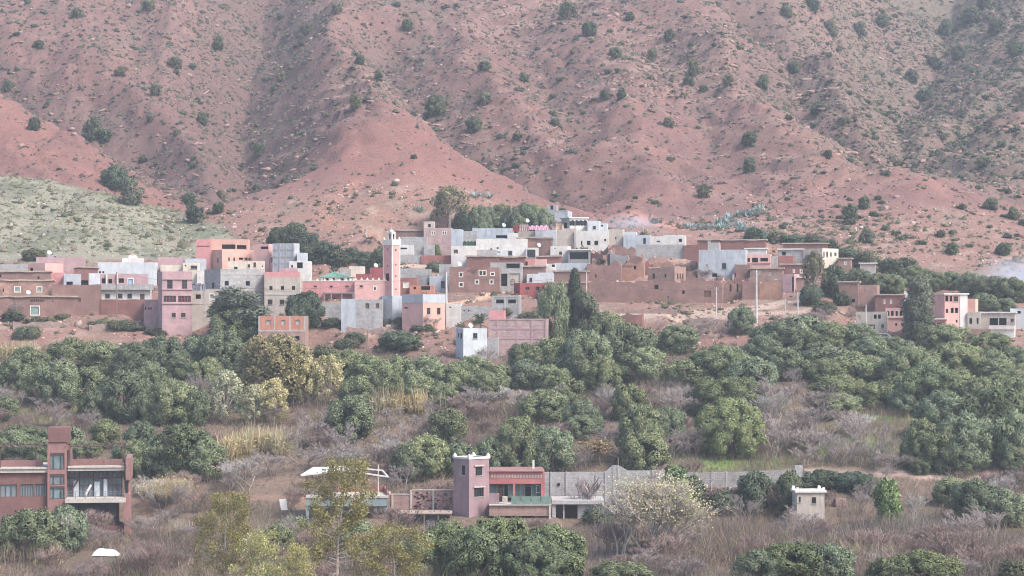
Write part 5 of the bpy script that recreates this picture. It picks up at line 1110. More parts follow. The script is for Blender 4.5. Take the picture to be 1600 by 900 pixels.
def cafe():
    Y = 254.0; P = w(540, 806, Y); e = tag(empty('terrace_cafe', P), 'roadside terrace with white canopy frame and blue-grey fascia behind near tree', 'shelter')
    part(e, 'terrace_slab', MAT['deck'], [(478, 606, 774.5, 778, Y - 0.4, 6)], P)
    part(e, 'fascia', MAT['slate'], [(478, 605.5, 778.2, 791, Y - 0.3, 0.25)], P)
    part(e, 'pier', MAT['slate'], [(601, 605.5, 791.2, 812, Y - 0.2, 0.4), (478, 482, 791.2, 812, Y - 0.2, 0.4), (556, 559, 791.2, 812, Y - 0.2, 0.4)], P)
    part(e, 'back_wall', MAT['concrete_dark'], [(478, 605, 778.2, 815, Y + 4, 0.25)], P)
    part(e, 'brick_parapet', MAT['terracotta'], [(570, 600, 759, 774.3, Y + 5, 0.25), (500, 560, 761, 774.3, Y + 5, 0.25)], P)
    q = MB(); a, b = w(600, 759, Y + 5), w(605, 770, Y); q.prism([(a[0], a[1], a[2] - 1.0), (b[0], b[1], w(605, 774.4, Y)[2]), (b[0] + 0.2, b[1], w(605, 774.4, Y)[2]), (a[0] + 0.2, a[1], a[2] - 1.0)], [a, (b[0], b[1], b[2]), (b[0] + 0.2, b[1], b[2]), (a[0] + 0.2, a[1], a[2])]); q.build('side_parapet', MAT['terracotta'], e, P)
    for (x, yt, d) in ((591, 726, 4.6), (604, 744, -0.2), (555, 748, -0.2), (575, 742, 4.6), (500, 744, 4.6), (478, 744, -0.2)): part(e, 'canopy_post', MAT['framewhite'] if x == 591 else MAT['steel'], [(x - 0.6, x + 0.6, yt, 774.6, Y + d, 0.09)], P)
    for pts in (((470, 743, Y - 0.6), (539, 735, Y - 0.6), (606, 745, Y - 0.6)), ((490, 731, Y + 5), (539, 729.5, Y + 5), (597, 735, Y + 5)), ((606, 745, Y - 0.6), (597, 735, Y + 5)), ((539, 735, Y - 0.6), (539, 729.5, Y + 5)), ((470, 743, Y - 0.6), (490, 731, Y + 5))): pbar(e, 'canopy_frame', MAT['framewhite'], pts, 0.11, P, 4)
    q = MB(); A, B_, C, D = w(470, 742.4, Y - 0.6), w(545, 734, Y - 0.6), w(548, 729, Y + 5), w(490, 730.6, Y + 5)
    q.prism([A, B_, C, D], [(p[0], p[1], p[2] + 0.06) for p in (A, B_, C, D)]); q.build('canopy_sheet', MAT['tarp'], e, P)
    for (x, mt) in ((571, 'framewhite'), (577, 'framewhite')):
        part(e, 'seat', MAT[mt], [(x, x + 5, 771, 774.3, Y + 1, 0.5), (x, x + 5, 767, 771, Y + 1.4, 0.12)], P)
cafe()
def tower_house():
    Y = 252.0; e = house('tower_house', 'mauve corner tower with four horned parapet beside red pavilion', 'mauve_tower', 708.5, 733, 764.5, 718, 803, 51, [(721.5, 728, 726.5, 743, 'g'), (743, 730, 753.5, 744, 'g'), (741, 762, 756, 777, 'g')], {}, Y=Y, cat='house')
    off = tuple(e.location); m = Y / F; P, dA, dB = bframe(733, 803, Y, 51); LA = 24.5 * m / cos(radians(51)); LB = 31.5 * m / sin(radians(51)); z = (HZ - 718) * m
    C_ = lambda u, v, zz: (P[0] + dA[0] * u + dB[0] * v, P[1] + dA[1] * u + dB[1] * v, zz)
    cop = MB()
    for (u0, u1, v0, v1) in ((-0.08, LA + 0.08, -0.08, 0.28), (-0.08, LA + 0.08, LB - 0.28, LB + 0.08), (-0.08, 0.28, 0.28, LB - 0.28), (LA - 0.28, LA + 0.08, 0.28, LB - 0.28)):
        cop.prism([C_(u0, v0, z + 0.003), C_(u1, v0, z + 0.003), C_(u1, v1, z + 0.003), C_(u0, v1, z + 0.003)], [C_(u0, v0, z + 0.22), C_(u1, v0, z + 0.22), C_(u1, v1, z + 0.22), C_(u0, v1, z + 0.22)])
    c = cop.build('coping', MAT['trimwhite'], e, off)
    for (u, v) in ((0.1, 0.1), (LA - 0.1, 0.1), (0.1, LB - 0.1), (LA - 0.1, LB - 0.1)):
        q = MB(); q.prism([C_(u - 0.22, v - 0.22, z + 0.222), C_(u + 0.22, v - 0.22, z + 0.222), C_(u + 0.22, v + 0.22, z + 0.222), C_(u - 0.22, v + 0.22, z + 0.222)], [C_(u - 0.05, v - 0.05, z + 0.62), C_(u + 0.05, v - 0.05, z + 0.62), C_(u + 0.05, v + 0.05, z + 0.62), C_(u - 0.05, v + 0.05, z + 0.62)])
        q.build('corner_horn', MAT['trimwhite'], c, off)
    for (x0, x1, y0) in ((741, 755.5, 728.3), (740, 757, 761.6)):
        k = LB / 31.5; q = MB(); q.obox(P[:2], dB, (-dA[0], -dA[1]), (x0 - 733) * k, (x1 - 733) * k, -0.02, 0.16, (HZ - y0) * m - 0.08, (HZ - y0) * m + 0.06); q.build('lintel', MAT['deck'], e, off)
tower_house()
def pavilion():
    Y = 254.0; P = w(806, 803, Y); e = tag(empty('red_pavilion', P), 'low pink-red pavilion with glazed front, terrace and green screen', 'house')
    part(e, 'fascia', MAT['pinkred'], [(764.8, 848, 737, 756, Y, 0.3)], P)
    part(e, 'roof', MAT['palered'], [(764.5, 849, 735.6, 737, Y - 0.25, 6.5)], P)
    for k in range(34):
        x = 767 + k * 2.38; part(e, 'brick', MAT['deck'], [(x, x + 1.1, 741.8, 746.6, Y - 0.06, 0.1)], P)
    part(e, 'column', MAT['pinkred'], [(801.5, 805, 756.2, 777.5, Y + 0.02, 0.3)], P); part(e, 'column', MAT['pinkred'], [(845.5, 848.2, 756.2, 777.5, Y + 0.02, 0.3)], P)
    part(e, 'back_wall', MAT['pinkred'], [(764.8, 848, 737.2, 803, Y + 5.8, 0.25)], P); part(e, 'side_wall', MAT['pinkred'], [(848.3, 851, 737.5, 790, Y + 0.3, 5.5)], P)
    for (a, b, y0, mt) in ((765.5, 775.5, 757, 'palglass'), (777.5, 786, 763, 'wood'), (788, 793.5, 757, 'dark'), (795, 801, 757, 'palglass'), (806, 812, 757, 'palglass'), (813.5, 819, 757, 'facade_glass'), (820.5, 830, 760, 'dark'), (831, 837, 757, 'palglass'), (838.5, 844, 757, 'palglass')):
        f = part(e, 'glazed_panel', MAT['greenpaint'], [(a - 0.5, a, 756.5, 777.5, Y + 1.0, 0.1), (b, b + 0.5, 756.5, 777.5, Y + 1.0, 0.1), (a, b, y0 - 0.6, y0, Y + 1.0, 0.1)], P)
        part(f, 'pane', MAT[mt], [(a, b, y0, 777.4, Y + 1.12, 0.05)], P)
    f = part(e, 'side_window', MAT['framewhite'], [(838, 838.6, 758, 770, Y + 0.8, 0.1), (843.6, 844.2, 758, 770, Y + 0.8, 0.1), (838.6, 843.6, 758, 758.7, Y + 0.8, 0.1), (838.6, 843.6, 769.3, 770, Y + 0.8, 0.1)], P)
    part(e, 'terrace', MAT['deck'], [(764, 861, 788.5, 790, Y - 2.6, 5.5)], P)
    part(e, 'terrace_wall', MAT['brick'], [(764.5, 860, 790.2, 806, Y - 2.4, 5)], P); part(e, 'terrace_pillar', MAT['deck'], [(857.5, 861, 790.2, 816, Y - 2.55, 0.5)], P)
    part(e, 'stair_wall', MAT['mauve_tower'], [(763.5, 776, 771, 800, Y - 2.0, 0.25), (776.2, 780, 772.5, 796, Y - 2.0, 1.6)], P)
    for k in range(4):
        x = 799 + k * 15.5; pn = part(e, 'screen_panel', MAT['greenmesh'], [(x + 0.5, x + 14.8, 775.5, 788, Y - 2.5, 0.05)], P)
        part(pn, 'screen_post', MAT['metal'], [(x - 0.3, x + 0.3, 774, 788.4, Y - 2.53, 0.08)], P)
    part(e, 'chimney', MAT['trimwhite'], [(832, 835.2, 719, 735.5, Y + 3, 0.3)], P)
    o = part(None, 'air_conditioner', MAT['cream'], [(785, 793, 776, 786, Y - 1.9, 0.4)], w(789, 786, Y - 1.9)); o.location = w(789, 786, Y - 1.9)
    tag(o, 'cream air conditioner box standing on the pavilion terrace', 'air conditioner')
    q = MB(); c = w(787.5, 780.5, Y - 1.93); q.tube([(c[0] + 0.2 * cos(k * pi / 6), c[1], c[2] + 0.2 * sin(k * pi / 6)) for k in range(13)], 0.02, 4); q.build('fan_guard', MAT['metal'], o, w(789, 786, Y - 1.9))
pavilion()
def carport():
    Y = 256.0; P = w(900, 812, Y); e = tag(empty('concrete_carport', P), 'low concrete slab garage with dark bay right of the pavilion', 'garage')
    part(e, 'slab', MAT['roofgrey'], [(862.5, 944, 782, 788, Y - 0.4, 6)], P); part(e, 'pillar', MAT['concrete'], [(862.5, 868.5, 788.2, 818, Y - 0.2, 0.5)], P); part(e, 'pillar', MAT['concrete'], [(938, 943, 788.2, 818, Y - 0.2, 0.5)], P)
    part(e, 'post', MAT['pole'], [(880.3, 881.8, 788.2, 818, Y, 0.15)], P); part(e, 'back_wall', MAT['concrete_dark'], [(862.5, 944, 788.2, 818, Y + 5, 0.25)], P)
    part(e, 'shutter', MAT['wood'], [(884, 902, 790, 818, Y + 2.5, 0.08)], P); part(e, 'inner_wall', MAT['concrete'], [(902.5, 938, 788.2, 818, Y + 0.2, 0.2)], P)
carport()
# long concrete wall beyond the road, in bays with pillars
def long_wall():
    tops = [(848, 738), (946, 737.5), (957, 727), (966, 727.5), (972, 730), (981, 735.5), (1064, 735), (1066, 737.5), (1088, 739), (1160, 737), (1241, 733.8)]
    Y = 263.0; P = w(1040, 775, Y); e = tag(empty('long_concrete_wall', P), 'long pale concrete block wall with stepped hump behind the valley houses', 'wall')
    xs = [848, 860, 872, 885, 905, 925, 946, 950, 957, 966, 972, 981, 1000, 1020, 1042, 1064, 1066, 1088, 1110, 1135, 1160, 1185, 1215, 1241]; tz = lambda x: np.interp(x, [t[0] for t in tops], [t[1] for t in tops]); m = Y / F
    def bay(x0, x1, nm, mt, yb0, yb1, Yf, th):
        q = MB(); f = lambda x, y, d: ((x - 800) * m, Yf + d, (HZ - y) * m)
        q.prism([f(x0, yb0, 0), f(x1, yb1, 0), f(x1, tz(x1), 0), f(x0, tz(x0), 0)], [f(x0, yb0, th), f(x1, yb1, th), f(x1, tz(x1), th), f(x0, tz(x0), th)]); q.build(nm, mt, e, P)
    for a, b in zip(xs[:-1], xs[1:]): bay(a, b - 0.02, 'wall_panel', MAT['block'] if a >= 1064 else MAT['concrete'], 800, 800, Y + 0.1 * ((a * 7) % 3 - 1) * 0.3, 0.25)
    for x in (861, 885, 905, 946, 966, 1020, 1065, 1088, 1135, 1185, 1240): part(e, 'wall_pillar', MAT['roofgrey'], [(x - 1.2, x + 1.2, float(tz(x)) - 0.5, 800, Y - 0.09, 0.4)], P)
    for x, y0 in ((966, 716), (1037, 727), (1080, 722), (1256, 720)): part(e, 'iron_bar', MAT['woodpole'], [(x - 0.8, x + 0.8, y0, 745, Y + 0.45, 0.12)], P)
    part(e, 'wall_end_block', MAT['concrete'], [(1242, 1254, 727, 745, Y, 0.4)], P); part(e, 'dark_painted_vent', MAT['dark'], [(871, 875, 755, 759, Y - 0.07, 0.05)], P)
long_wall()
def garden_brick_wall():
    Y = 257.0; P = w(660, 805, Y); e = tag(empty('brick_garden_wall', P), 'weathered mauve brick garden wall left of the corner tower', 'wall')
    part(e, 'wall_panel', MAT['brick'], [(606, 641, 773, 815, Y, 0.25)], P); part(e, 'wall_panel', MAT['brick'], [(644, 709, 766.5, 815, Y + 0.1, 0.25)], P); part(e, 'coping', MAT['deck'], [(644, 709, 765.3, 766.4, Y + 0.03, 0.4)], P); part(e, 'coping', MAT['deck'], [(606, 641, 771.8, 772.9, Y - 0.05, 0.4)], P)
    for x in (642.5, 613, 677): part(e, 'wall_pillar', MAT['deck'], [(x - 1.4, x + 1.4, 766 if x > 640 else 773.2, 815, Y - 0.12, 0.4)], P)
    for k in range(120):
        r = random.random; x = 645 + r() * 60; y = 769 + int(r() * 9) * 3.0
        part(e, 'brick', MAT['mauveblock'] if k % 2 else MAT['terracotta'], [(x, x + 3.6, y, y + 1.9, Y + 0.06, 0.06)], P)
garden_brick_wall()
def rubble_shed():
    Y = 251.0; P = w(660, 812, Y); e = tag(empty('low_shed', P), 'low shed with rubble-loaded roof below the brick garden wall', 'shed')
    part(e, 'roof', MAT['roofmud'], [(618, 706, 801, 803.5, Y, 3)], P); part(e, 'back_wall', MAT['concrete_dark'], [(618, 706, 803.6, 822, Y + 2.6, 0.2)], P)
    for x in (620, 640, 662, 684, 703): part(e, 'post', MAT['woodpole'], [(x, x + 1.6, 803.6, 822, Y + 0.1, 0.12)], P)
    for k in range(26):
        x = 620 + random.random() * 84; s = 1.5 + 3 * random.random(); q = MB(); a = w(x, 801, Y + random.random() * 2.5); R = [(cos(t) * s * 0.07, sin(t) * s * 0.05) for t in (0, 1.1, 2.3, 3.4, 4.6)]
        q.prism([(a[0] + c[0], a[1] + c[1], a[2]) for c in R], [(a[0] + c[0] * 0.6, a[1] + c[1] * 0.6, a[2] + 0.12 + 0.2 * random.random()) for c in R]); q.build('stone', MAT['rubble'], e, P)
rubble_shed()
def hut():
    Y = 252.0; e = house('small_hut', 'small pale square hut with horned roof corners among dry scrub', 'beige', 1238, 1245, 1288, 768, 806, 80, [(1248, 776, 1251, 785, 'g'), (1268, 777, 1275, 787, 'g'), (1239.5, 774, 1242.5, 788, 'b')], {'roof': 'slab'}, Y=Y, cat='hut')
    off = tuple(e.location); m = Y / F; P, dA, dB = bframe(1245, 806, Y, 80); LA = 7 * m / cos(radians(80)); LB = 43 * m / sin(radians(80)); z = (HZ - 768) * m + 0.1
    for (u, v) in ((0.1, 0.1), (LA - 0.1, 0.1), (0.1, LB - 0.1), (LA - 0.1, LB - 0.1)):
        q = MB(); C_ = lambda a, b, zz: (P[0] + dA[0] * a + dB[0] * b, P[1] + dA[1] * a + dB[1] * b, zz)
        q.prism([C_(u - 0.2, v - 0.2, z), C_(u + 0.2, v - 0.2, z), C_(u + 0.2, v + 0.2, z), C_(u - 0.2, v + 0.2, z)], [C_(u - 0.12, v - 0.12, z + 0.35), C_(u + 0.12, v - 0.12, z + 0.35), C_(u + 0.12, v + 0.12, z + 0.35), C_(u - 0.12, v + 0.12, z + 0.35)]); q.build('corner_horn', MAT['trimwhite'], e, off)
hut()
def stone_terrace():
    Y = 259.5; P = w(1150, 780, Y); e = tag(empty('stone_retaining_wall', P), 'rubble stone retaining wall with concrete posts below the long wall', 'wall')
    part(e, 'core', MAT['rubble'], [(1088, 1226, 761, 800, Y + 0.25, 0.5)], P)
    for k in range(280):
        x = 1090 + random.random() * 134; y = 762 + random.random() * 18; s = 1.0 + 1.3 * random.random(); a = w(x, y, Y); q = MB(); t0 = random.random() * 6; R = [(cos(t0 + t) * s * 0.085, sin(t0 + t) * s * 0.07) for t in (0, 1.0, 2.1, 3.2, 4.2, 5.3)]
        q.prism([(a[0] + c[0], a[1] + 0.3, a[2] + c[1]) for c in R], [(a[0] + c[0] * 0.6, a[1] + 0.08, a[2] + c[1] * 0.6) for c in R]); q.build('stone', MAT['rubble'] if k % 3 else MAT['deck'], e, P)
    for x in (1089, 1111.5, 1139.5, 1170, 1198, 1225): part(e, 'post', MAT['roofgrey'], [(x - 0.8, x + 0.8, 758, 800, Y - 0.05, 0.3)], P)
    part(e, 'rail', MAT['roofgrey'], [(1088, 1172, 770, 771.3, Y - 0.02, 0.2)], P)
stone_terrace()
def white_tarp():
    g = hit(166, 868); m = g[1] / F; n, k = 16, 10; V = []; Fq = []
    for i in range(n + 1):
        for j in range(k + 1):
            u, v = i / n, j / k; x = (u - 0.5) * 42 * m; y = (v - 0.5) * 2.6; ex = 1 - max(abs(2 * u - 1) ** 3, abs(2 * v - 1) ** 3)
            z = 0.08 + ex * (0.75 - 0.35 * u + 0.10 * math.sin(7 * u + 3 * v) + 0.08 * math.sin(15 * v + 9 * u)); V.append((x + 0.15 * math.sin(v * 5), y + 0.2 * math.sin(u * 6), z))
    for i in range(n):
        for j in range(k): a = i * (k + 1) + j; Fq.append((a, a + k + 1, a + k + 2, a + 1))
    me = bpy.data.meshes.new('white_tarp'); me.from_pydata(V, [], Fq); me.materials.append(MAT['tarp']); o = lnk(bpy.data.objects.new('white_tarp', me)); o.location = (g[0], g[1], g[2]); o.modifiers.new('t', 'SOLIDIFY').thickness = 0.03
    tag(o, 'crumpled white tarp over a heap in the scrub below the modern house', 'tarp')
white_tarp()
o = part(None, 'leaning_panel', MAT['trimwhite'], [(-7, 7, -8.5, 8.5, 0.001, 0.02)], (0, 0, 0))
me = bpy.data.meshes.new('leaning_panel'); me.from_pydata([(-0.5, 0, 0), (0.25, 0, 0), (0.25, 0.06, 0), (-0.5, 0.06, 0), (-0.75, 0.3, 1.2), (0.05, 0.3, 1.3), (0.05, 0.36, 1.3), (-0.75, 0.36, 1.2)], [], [(0, 1, 2, 3), (4, 5, 6, 7), (0, 1, 5, 4), (1, 2, 6, 5), (2, 3, 7, 6), (3, 0, 4, 7)]); o.data = me; me.materials.append(MAT['trimwhite'])
o.location = w(446, 797, 256); tag(o, 'white panel leaning on the bank left of the terrace canopy', 'panel')
def car():
    g = w(1379, 526, 340.0); g = (g[0], g[1], float(height(g[0], g[1]))); e = tag(empty('parked_car', g), 'small pale car half hidden below the black-gated house', 'car')
    paint = plain_mat('pale_blue_grey_car_paint', (0.42, 0.46, 0.50), rough=0.3, spec=0.5); q = MB()
    prof = [(-2.0, 0.35), (2.0, 0.35), (2.05, 0.8), (1.2, 0.95), (0.6, 1.42), (-1.0, 1.45), (-1.7, 0.98), (-2.05, 0.85)]
    q.prism([(g[0] + a, g[1] - 0.8, g[2] + b) for a, b in prof], [(g[0] + a, g[1] + 0.8, g[2] + b) for a, b in prof]); q.build('body', paint, e, g)
    gl = MB(); pr = [(-1.45, 0.98), (1.0, 0.98), (0.52, 1.36), (-0.95, 1.38)]; gl.prism([(g[0] + a, g[1] - 0.815, g[2] + b) for a, b in pr], [(g[0] + a, g[1] + 0.815, g[2] + b) for a, b in pr]); gl.build('side_window', MAT['glass'], e, g)
    for s in (-1.25, 1.25):
        for y in (-0.82, 0.62):
            wq = MB(); wq.tube([(g[0] + s, g[1] + y, g[2] + 0.3), (g[0] + s, g[1] + y + 0.2, g[2] + 0.3)], 0.3, 12); wq.build('wheel', MAT['framedark'], e, g)
car()

# ------------------------------------------------------------------ foliage toolkit
def cube_sphere(n=2):
    V = []; Fq = []
    for ax in range(3):
        for s in (-1, 1):
            b0 = len(V)
            for i in range(n + 1):
                for j in range(n + 1):
                    p = [0, 0, 0]; p[ax] = s; p[(ax + 1) % 3] = -1 + 2 * i / n; p[(ax + 2) % 3] = -1 + 2 * j / n
                    v = np.array(p, float); V.append(v / np.linalg.norm(v))
            for i in range(n):
                for j in range(n): k = b0 + i * (n + 1) + j; Fq.append((k, k + 1, k + n + 2, k + n + 1))
    return np.array(V), np.array(Fq)
CSV, CSF = cube_sphere(2)
def unit(v): return v / np.maximum(np.linalg.norm(v, axis=-1, keepdims=True), 1e-9)
class Leaves:
    def __init__(s, seed): s.r = np.random.default_rng(seed); s.V = []; s.F = []; s.C = []; s.N = []; s.n = 0
    def add(s, V, Fq, C, N=None): s.V.append(V); s.F.append(Fq + s.n); s.C.append(C); s.N.append(N if N is not None else np.zeros((len(V), 3))); s.n += len(V)
    def leaves(s, pos, nrm, ax, ln, wd, colr, cv=0.25, vn=None):
        """diamond leaves at pos, lying across nrm, pointing along ax"""
        n = len(pos); ax = unit(ax); b = unit(np.cross(ax, nrm)); k = s.r.uniform(0.6, 1.35, (n, 1))
        V = np.stack([pos, pos + ax * ln * k * 0.45 + b * wd * k * 0.5, pos + ax * ln * k, pos + ax * ln * k * 0.45 - b * wd * k * 0.5], 1).reshape(-1, 3)
        Fq = np.arange(n * 4).reshape(n, 4); f = s.r.uniform(1 - cv, 1 + cv * 1.3, (n, 1)); hue = s.r.normal(0, 0.06, (n, 3))
        C = np.clip(np.array(colr) * f * (1 + hue), 0.004, 1); s.add(V, Fq, np.repeat(C, 4, axis=0), None if vn is None else np.repeat(vn, 4, axis=0))
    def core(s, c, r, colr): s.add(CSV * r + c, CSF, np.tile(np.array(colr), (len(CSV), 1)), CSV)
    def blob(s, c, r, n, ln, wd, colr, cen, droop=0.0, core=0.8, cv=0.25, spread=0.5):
        c = np.array(c, float); r = np.array(r, float) if np.ndim(r) else np.array([r, r, r * 1.02])
        d = unit(s.r.normal(size=(int(n * 1.6), 3))); out = unit(c - cen)
        d = d[(d @ out > -0.35) & (d[:, 2] > -0.75)][:n]
        pos = c + d * r * s.r.uniform(0.80, 1.10, (len(d), 1)); nrm = unit(d + s.r.normal(0, spread, d.shape))
        t = unit(np.cross(nrm, s.r.normal(size=d.shape))); t = t + d * 0.35 + np.array([0, 0, 0.45 - droop]); t = t - nrm * 0.6 * np.sum(t * nrm, axis=1, keepdims=True)
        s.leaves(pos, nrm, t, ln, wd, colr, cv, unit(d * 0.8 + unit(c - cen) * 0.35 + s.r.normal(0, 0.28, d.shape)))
        if core > 0: s.core(c, r * core, np.array(colr) * 0.75)  # core colour darkened to paint the shade inside the crown
    def mesh(s, name, mat):
        me = mesh_np(name, np.concatenate(s.V), np.concatenate(s.F), mat, np.concatenate(s.C), smooth=True); N = np.concatenate(s.N)
        if np.abs(N).sum() > 0: me.normals_split_custom_set_from_vertices([tuple(v) for v in N])
        return me
LEAF = attr_mat('leaf', fvar=0.0, objrand=0.24, transl=0.22, rough=0.7)
DRYLEAF = attr_mat('dry_leaf', fvar=0.0, objrand=0.12, transl=0.3, rough=0.8)
BARK = plain_mat('bark', (0.135, 0.108, 0.09), rough=0.95, var=0.3)
PALEBARK = plain_mat('pale_bark', (0.33, 0.28, 0.235), rough=0.9, var=0.25)
TWIG = plain_mat('grey_twig', (0.30, 0.25, 0.235), rough=0.95, var=0.25)
WHITETWIG = plain_mat('pale_twig', (0.40, 0.36, 0.33), rough=0.95, var=0.2)
BROWNTWIG = plain_mat('mauve_brown_twig', (0.26, 0.185, 0.165), rough=0.95, var=0.25)
def trunk_mesh(name, targets, h0, r0, mat, seed, wob=0.15):
    q = MB(); rr = random.Random(seed); top = (rr.uniform(-0.2, 0.2), rr.uniform(-0.2, 0.2), h0)
    q.tube([(0, 0, -0.6), (0, 0, 0), (top[0] * 0.5 + rr.uniform(-wob, wob) * 0.4, top[1] * 0.5, h0 * 0.55), top], [r0 * 1.3, r0 * 1.1, r0 * 0.9, r0 * 0.75], 7)
    for t in targets:
        mid = [top[i] + (t[i] - top[i]) * 0.5 + rr.uniform(-wob, wob) for i in range(3)]; mid[2] += 0.12
        q.tube([top, mid, t], [r0 * 0.55, r0 * 0.36, r0 * 0.12], 5)
    me = bpy.data.meshes.new(name); me.from_pydata(q.v, [], q.f); me.materials.append(mat); return me
TEMPL = {}
def template(kind, crown, trunk, W_, H_): TEMPL.setdefault(kind, []).append((crown, trunk, W_, H_))
def crown_tree(kind, seed, W_, H_, h0, nb, br, per, ln, wd, colr, droop=0.0, core=0.8, mat=None, bark=None, cv=0.25, shape='round', r0=0.2, spread=0.5):
    L = Leaves(seed); r = L.r; cz = h0 + (H_ - h0) * 0.45; cen = np.array([0, 0, cz - 0.15 * (H_ - h0)]); R = np.array([W_ / 2, W_ / 2, (H_ - h0) / 2]); tg = []
    for k in range(nb):
        if shape == 'round':
            b = br * r.uniform(0.7, 1.25); t = ((k + r.random()) / nb) ** 0.85; zc = h0 + b * 0.45 + t * (H_ - h0 - b * 1.35)
            q = (zc - h0) / (H_ - h0); env = W_ / 2 * math.sqrt(max(0.04, 1 - (abs(q - 0.42) / 0.66) ** 2.4)) - b * 0.75
            a = k * 2.4 + r.normal(0, 0.5); rad = max(env, 0.1) * math.sqrt(r.uniform(0.35, 1.0)) if t < 0.85 else env * r.uniform(0, 0.8); c = np.array([cos(a) * rad, sin(a) * rad, zc])
        elif shape == 'column':
            t = (k + 0.5) / nb; rad = W_ * 0.33 * (0.55 + 0.8 * math.sin(pi * min(1, t * 0.9 + 0.1))) ; a = r.uniform(0, 2 * pi); c = np.array([cos(a) * rad * r.uniform(0.2, 1), sin(a) * rad * r.uniform(0.2, 1), h0 + t * (H_ - h0 - br)]); b = br * r.uniform(0.7, 1.2)
        else:
            t = (k + 0.5) / nb; rad = W_ * 0.36 * (1 - t) ** 0.8; a = k * 2.4; c = np.array([cos(a) * rad, sin(a) * rad, h0 + t * (H_ - h0 - 0.3)]); b = br * (1.15 - 0.75 * t)
        L.blob(c, b, per, ln, wd, colr, cen if shape == 'round' else np.array([0, 0, c[2] - 0.2]), droop, core, cv, spread); tg.append(tuple(c))
    template(kind, L.mesh(kind + '_crown', mat or LEAF), trunk_mesh(kind + '_trunk', tg[::max(1, nb // 9)], h0 + (H_ - h0) * 0.12, r0, bark or BARK, seed), W_, H_)
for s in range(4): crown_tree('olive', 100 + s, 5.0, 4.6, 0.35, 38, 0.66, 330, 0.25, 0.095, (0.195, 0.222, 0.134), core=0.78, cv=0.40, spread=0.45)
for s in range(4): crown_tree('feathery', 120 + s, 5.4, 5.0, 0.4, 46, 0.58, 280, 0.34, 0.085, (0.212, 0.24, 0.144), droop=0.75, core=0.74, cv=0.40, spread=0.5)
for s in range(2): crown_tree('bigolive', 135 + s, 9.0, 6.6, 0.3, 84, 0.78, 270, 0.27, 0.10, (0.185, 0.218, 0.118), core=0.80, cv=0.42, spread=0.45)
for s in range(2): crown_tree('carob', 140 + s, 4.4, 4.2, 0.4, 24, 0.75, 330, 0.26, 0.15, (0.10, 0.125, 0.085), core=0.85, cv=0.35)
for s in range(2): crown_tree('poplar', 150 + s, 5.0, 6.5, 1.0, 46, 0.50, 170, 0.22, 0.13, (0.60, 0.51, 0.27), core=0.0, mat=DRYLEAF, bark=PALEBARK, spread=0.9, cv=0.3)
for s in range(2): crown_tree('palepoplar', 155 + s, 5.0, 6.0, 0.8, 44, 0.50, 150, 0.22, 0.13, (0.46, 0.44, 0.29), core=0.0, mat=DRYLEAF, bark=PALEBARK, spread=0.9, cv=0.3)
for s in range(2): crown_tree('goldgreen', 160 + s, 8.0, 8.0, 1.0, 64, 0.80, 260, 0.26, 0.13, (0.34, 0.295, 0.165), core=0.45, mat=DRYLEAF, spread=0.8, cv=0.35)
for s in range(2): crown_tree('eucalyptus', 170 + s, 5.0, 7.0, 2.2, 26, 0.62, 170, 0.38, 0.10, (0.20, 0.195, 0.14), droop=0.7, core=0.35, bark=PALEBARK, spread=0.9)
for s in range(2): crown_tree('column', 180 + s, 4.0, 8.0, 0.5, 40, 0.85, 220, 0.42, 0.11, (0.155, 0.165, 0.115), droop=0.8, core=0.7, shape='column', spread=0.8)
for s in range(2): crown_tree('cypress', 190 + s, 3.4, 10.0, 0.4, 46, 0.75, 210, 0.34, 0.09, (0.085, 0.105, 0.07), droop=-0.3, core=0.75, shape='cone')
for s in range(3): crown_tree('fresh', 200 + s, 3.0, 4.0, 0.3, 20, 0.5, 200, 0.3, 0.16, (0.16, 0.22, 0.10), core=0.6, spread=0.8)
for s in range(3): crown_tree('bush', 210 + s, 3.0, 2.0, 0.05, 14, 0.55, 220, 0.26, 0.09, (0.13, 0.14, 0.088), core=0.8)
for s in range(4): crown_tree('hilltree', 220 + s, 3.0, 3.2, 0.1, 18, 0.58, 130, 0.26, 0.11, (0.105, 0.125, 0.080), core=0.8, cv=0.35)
for s in range(2): crown_tree('greyhilltree', 230 + s, 3.0, 3.2, 0.25, 16, 0.55, 120, 0.30, 0.11, (0.17, 0.175, 0.12), core=0.5, spread=0.9)
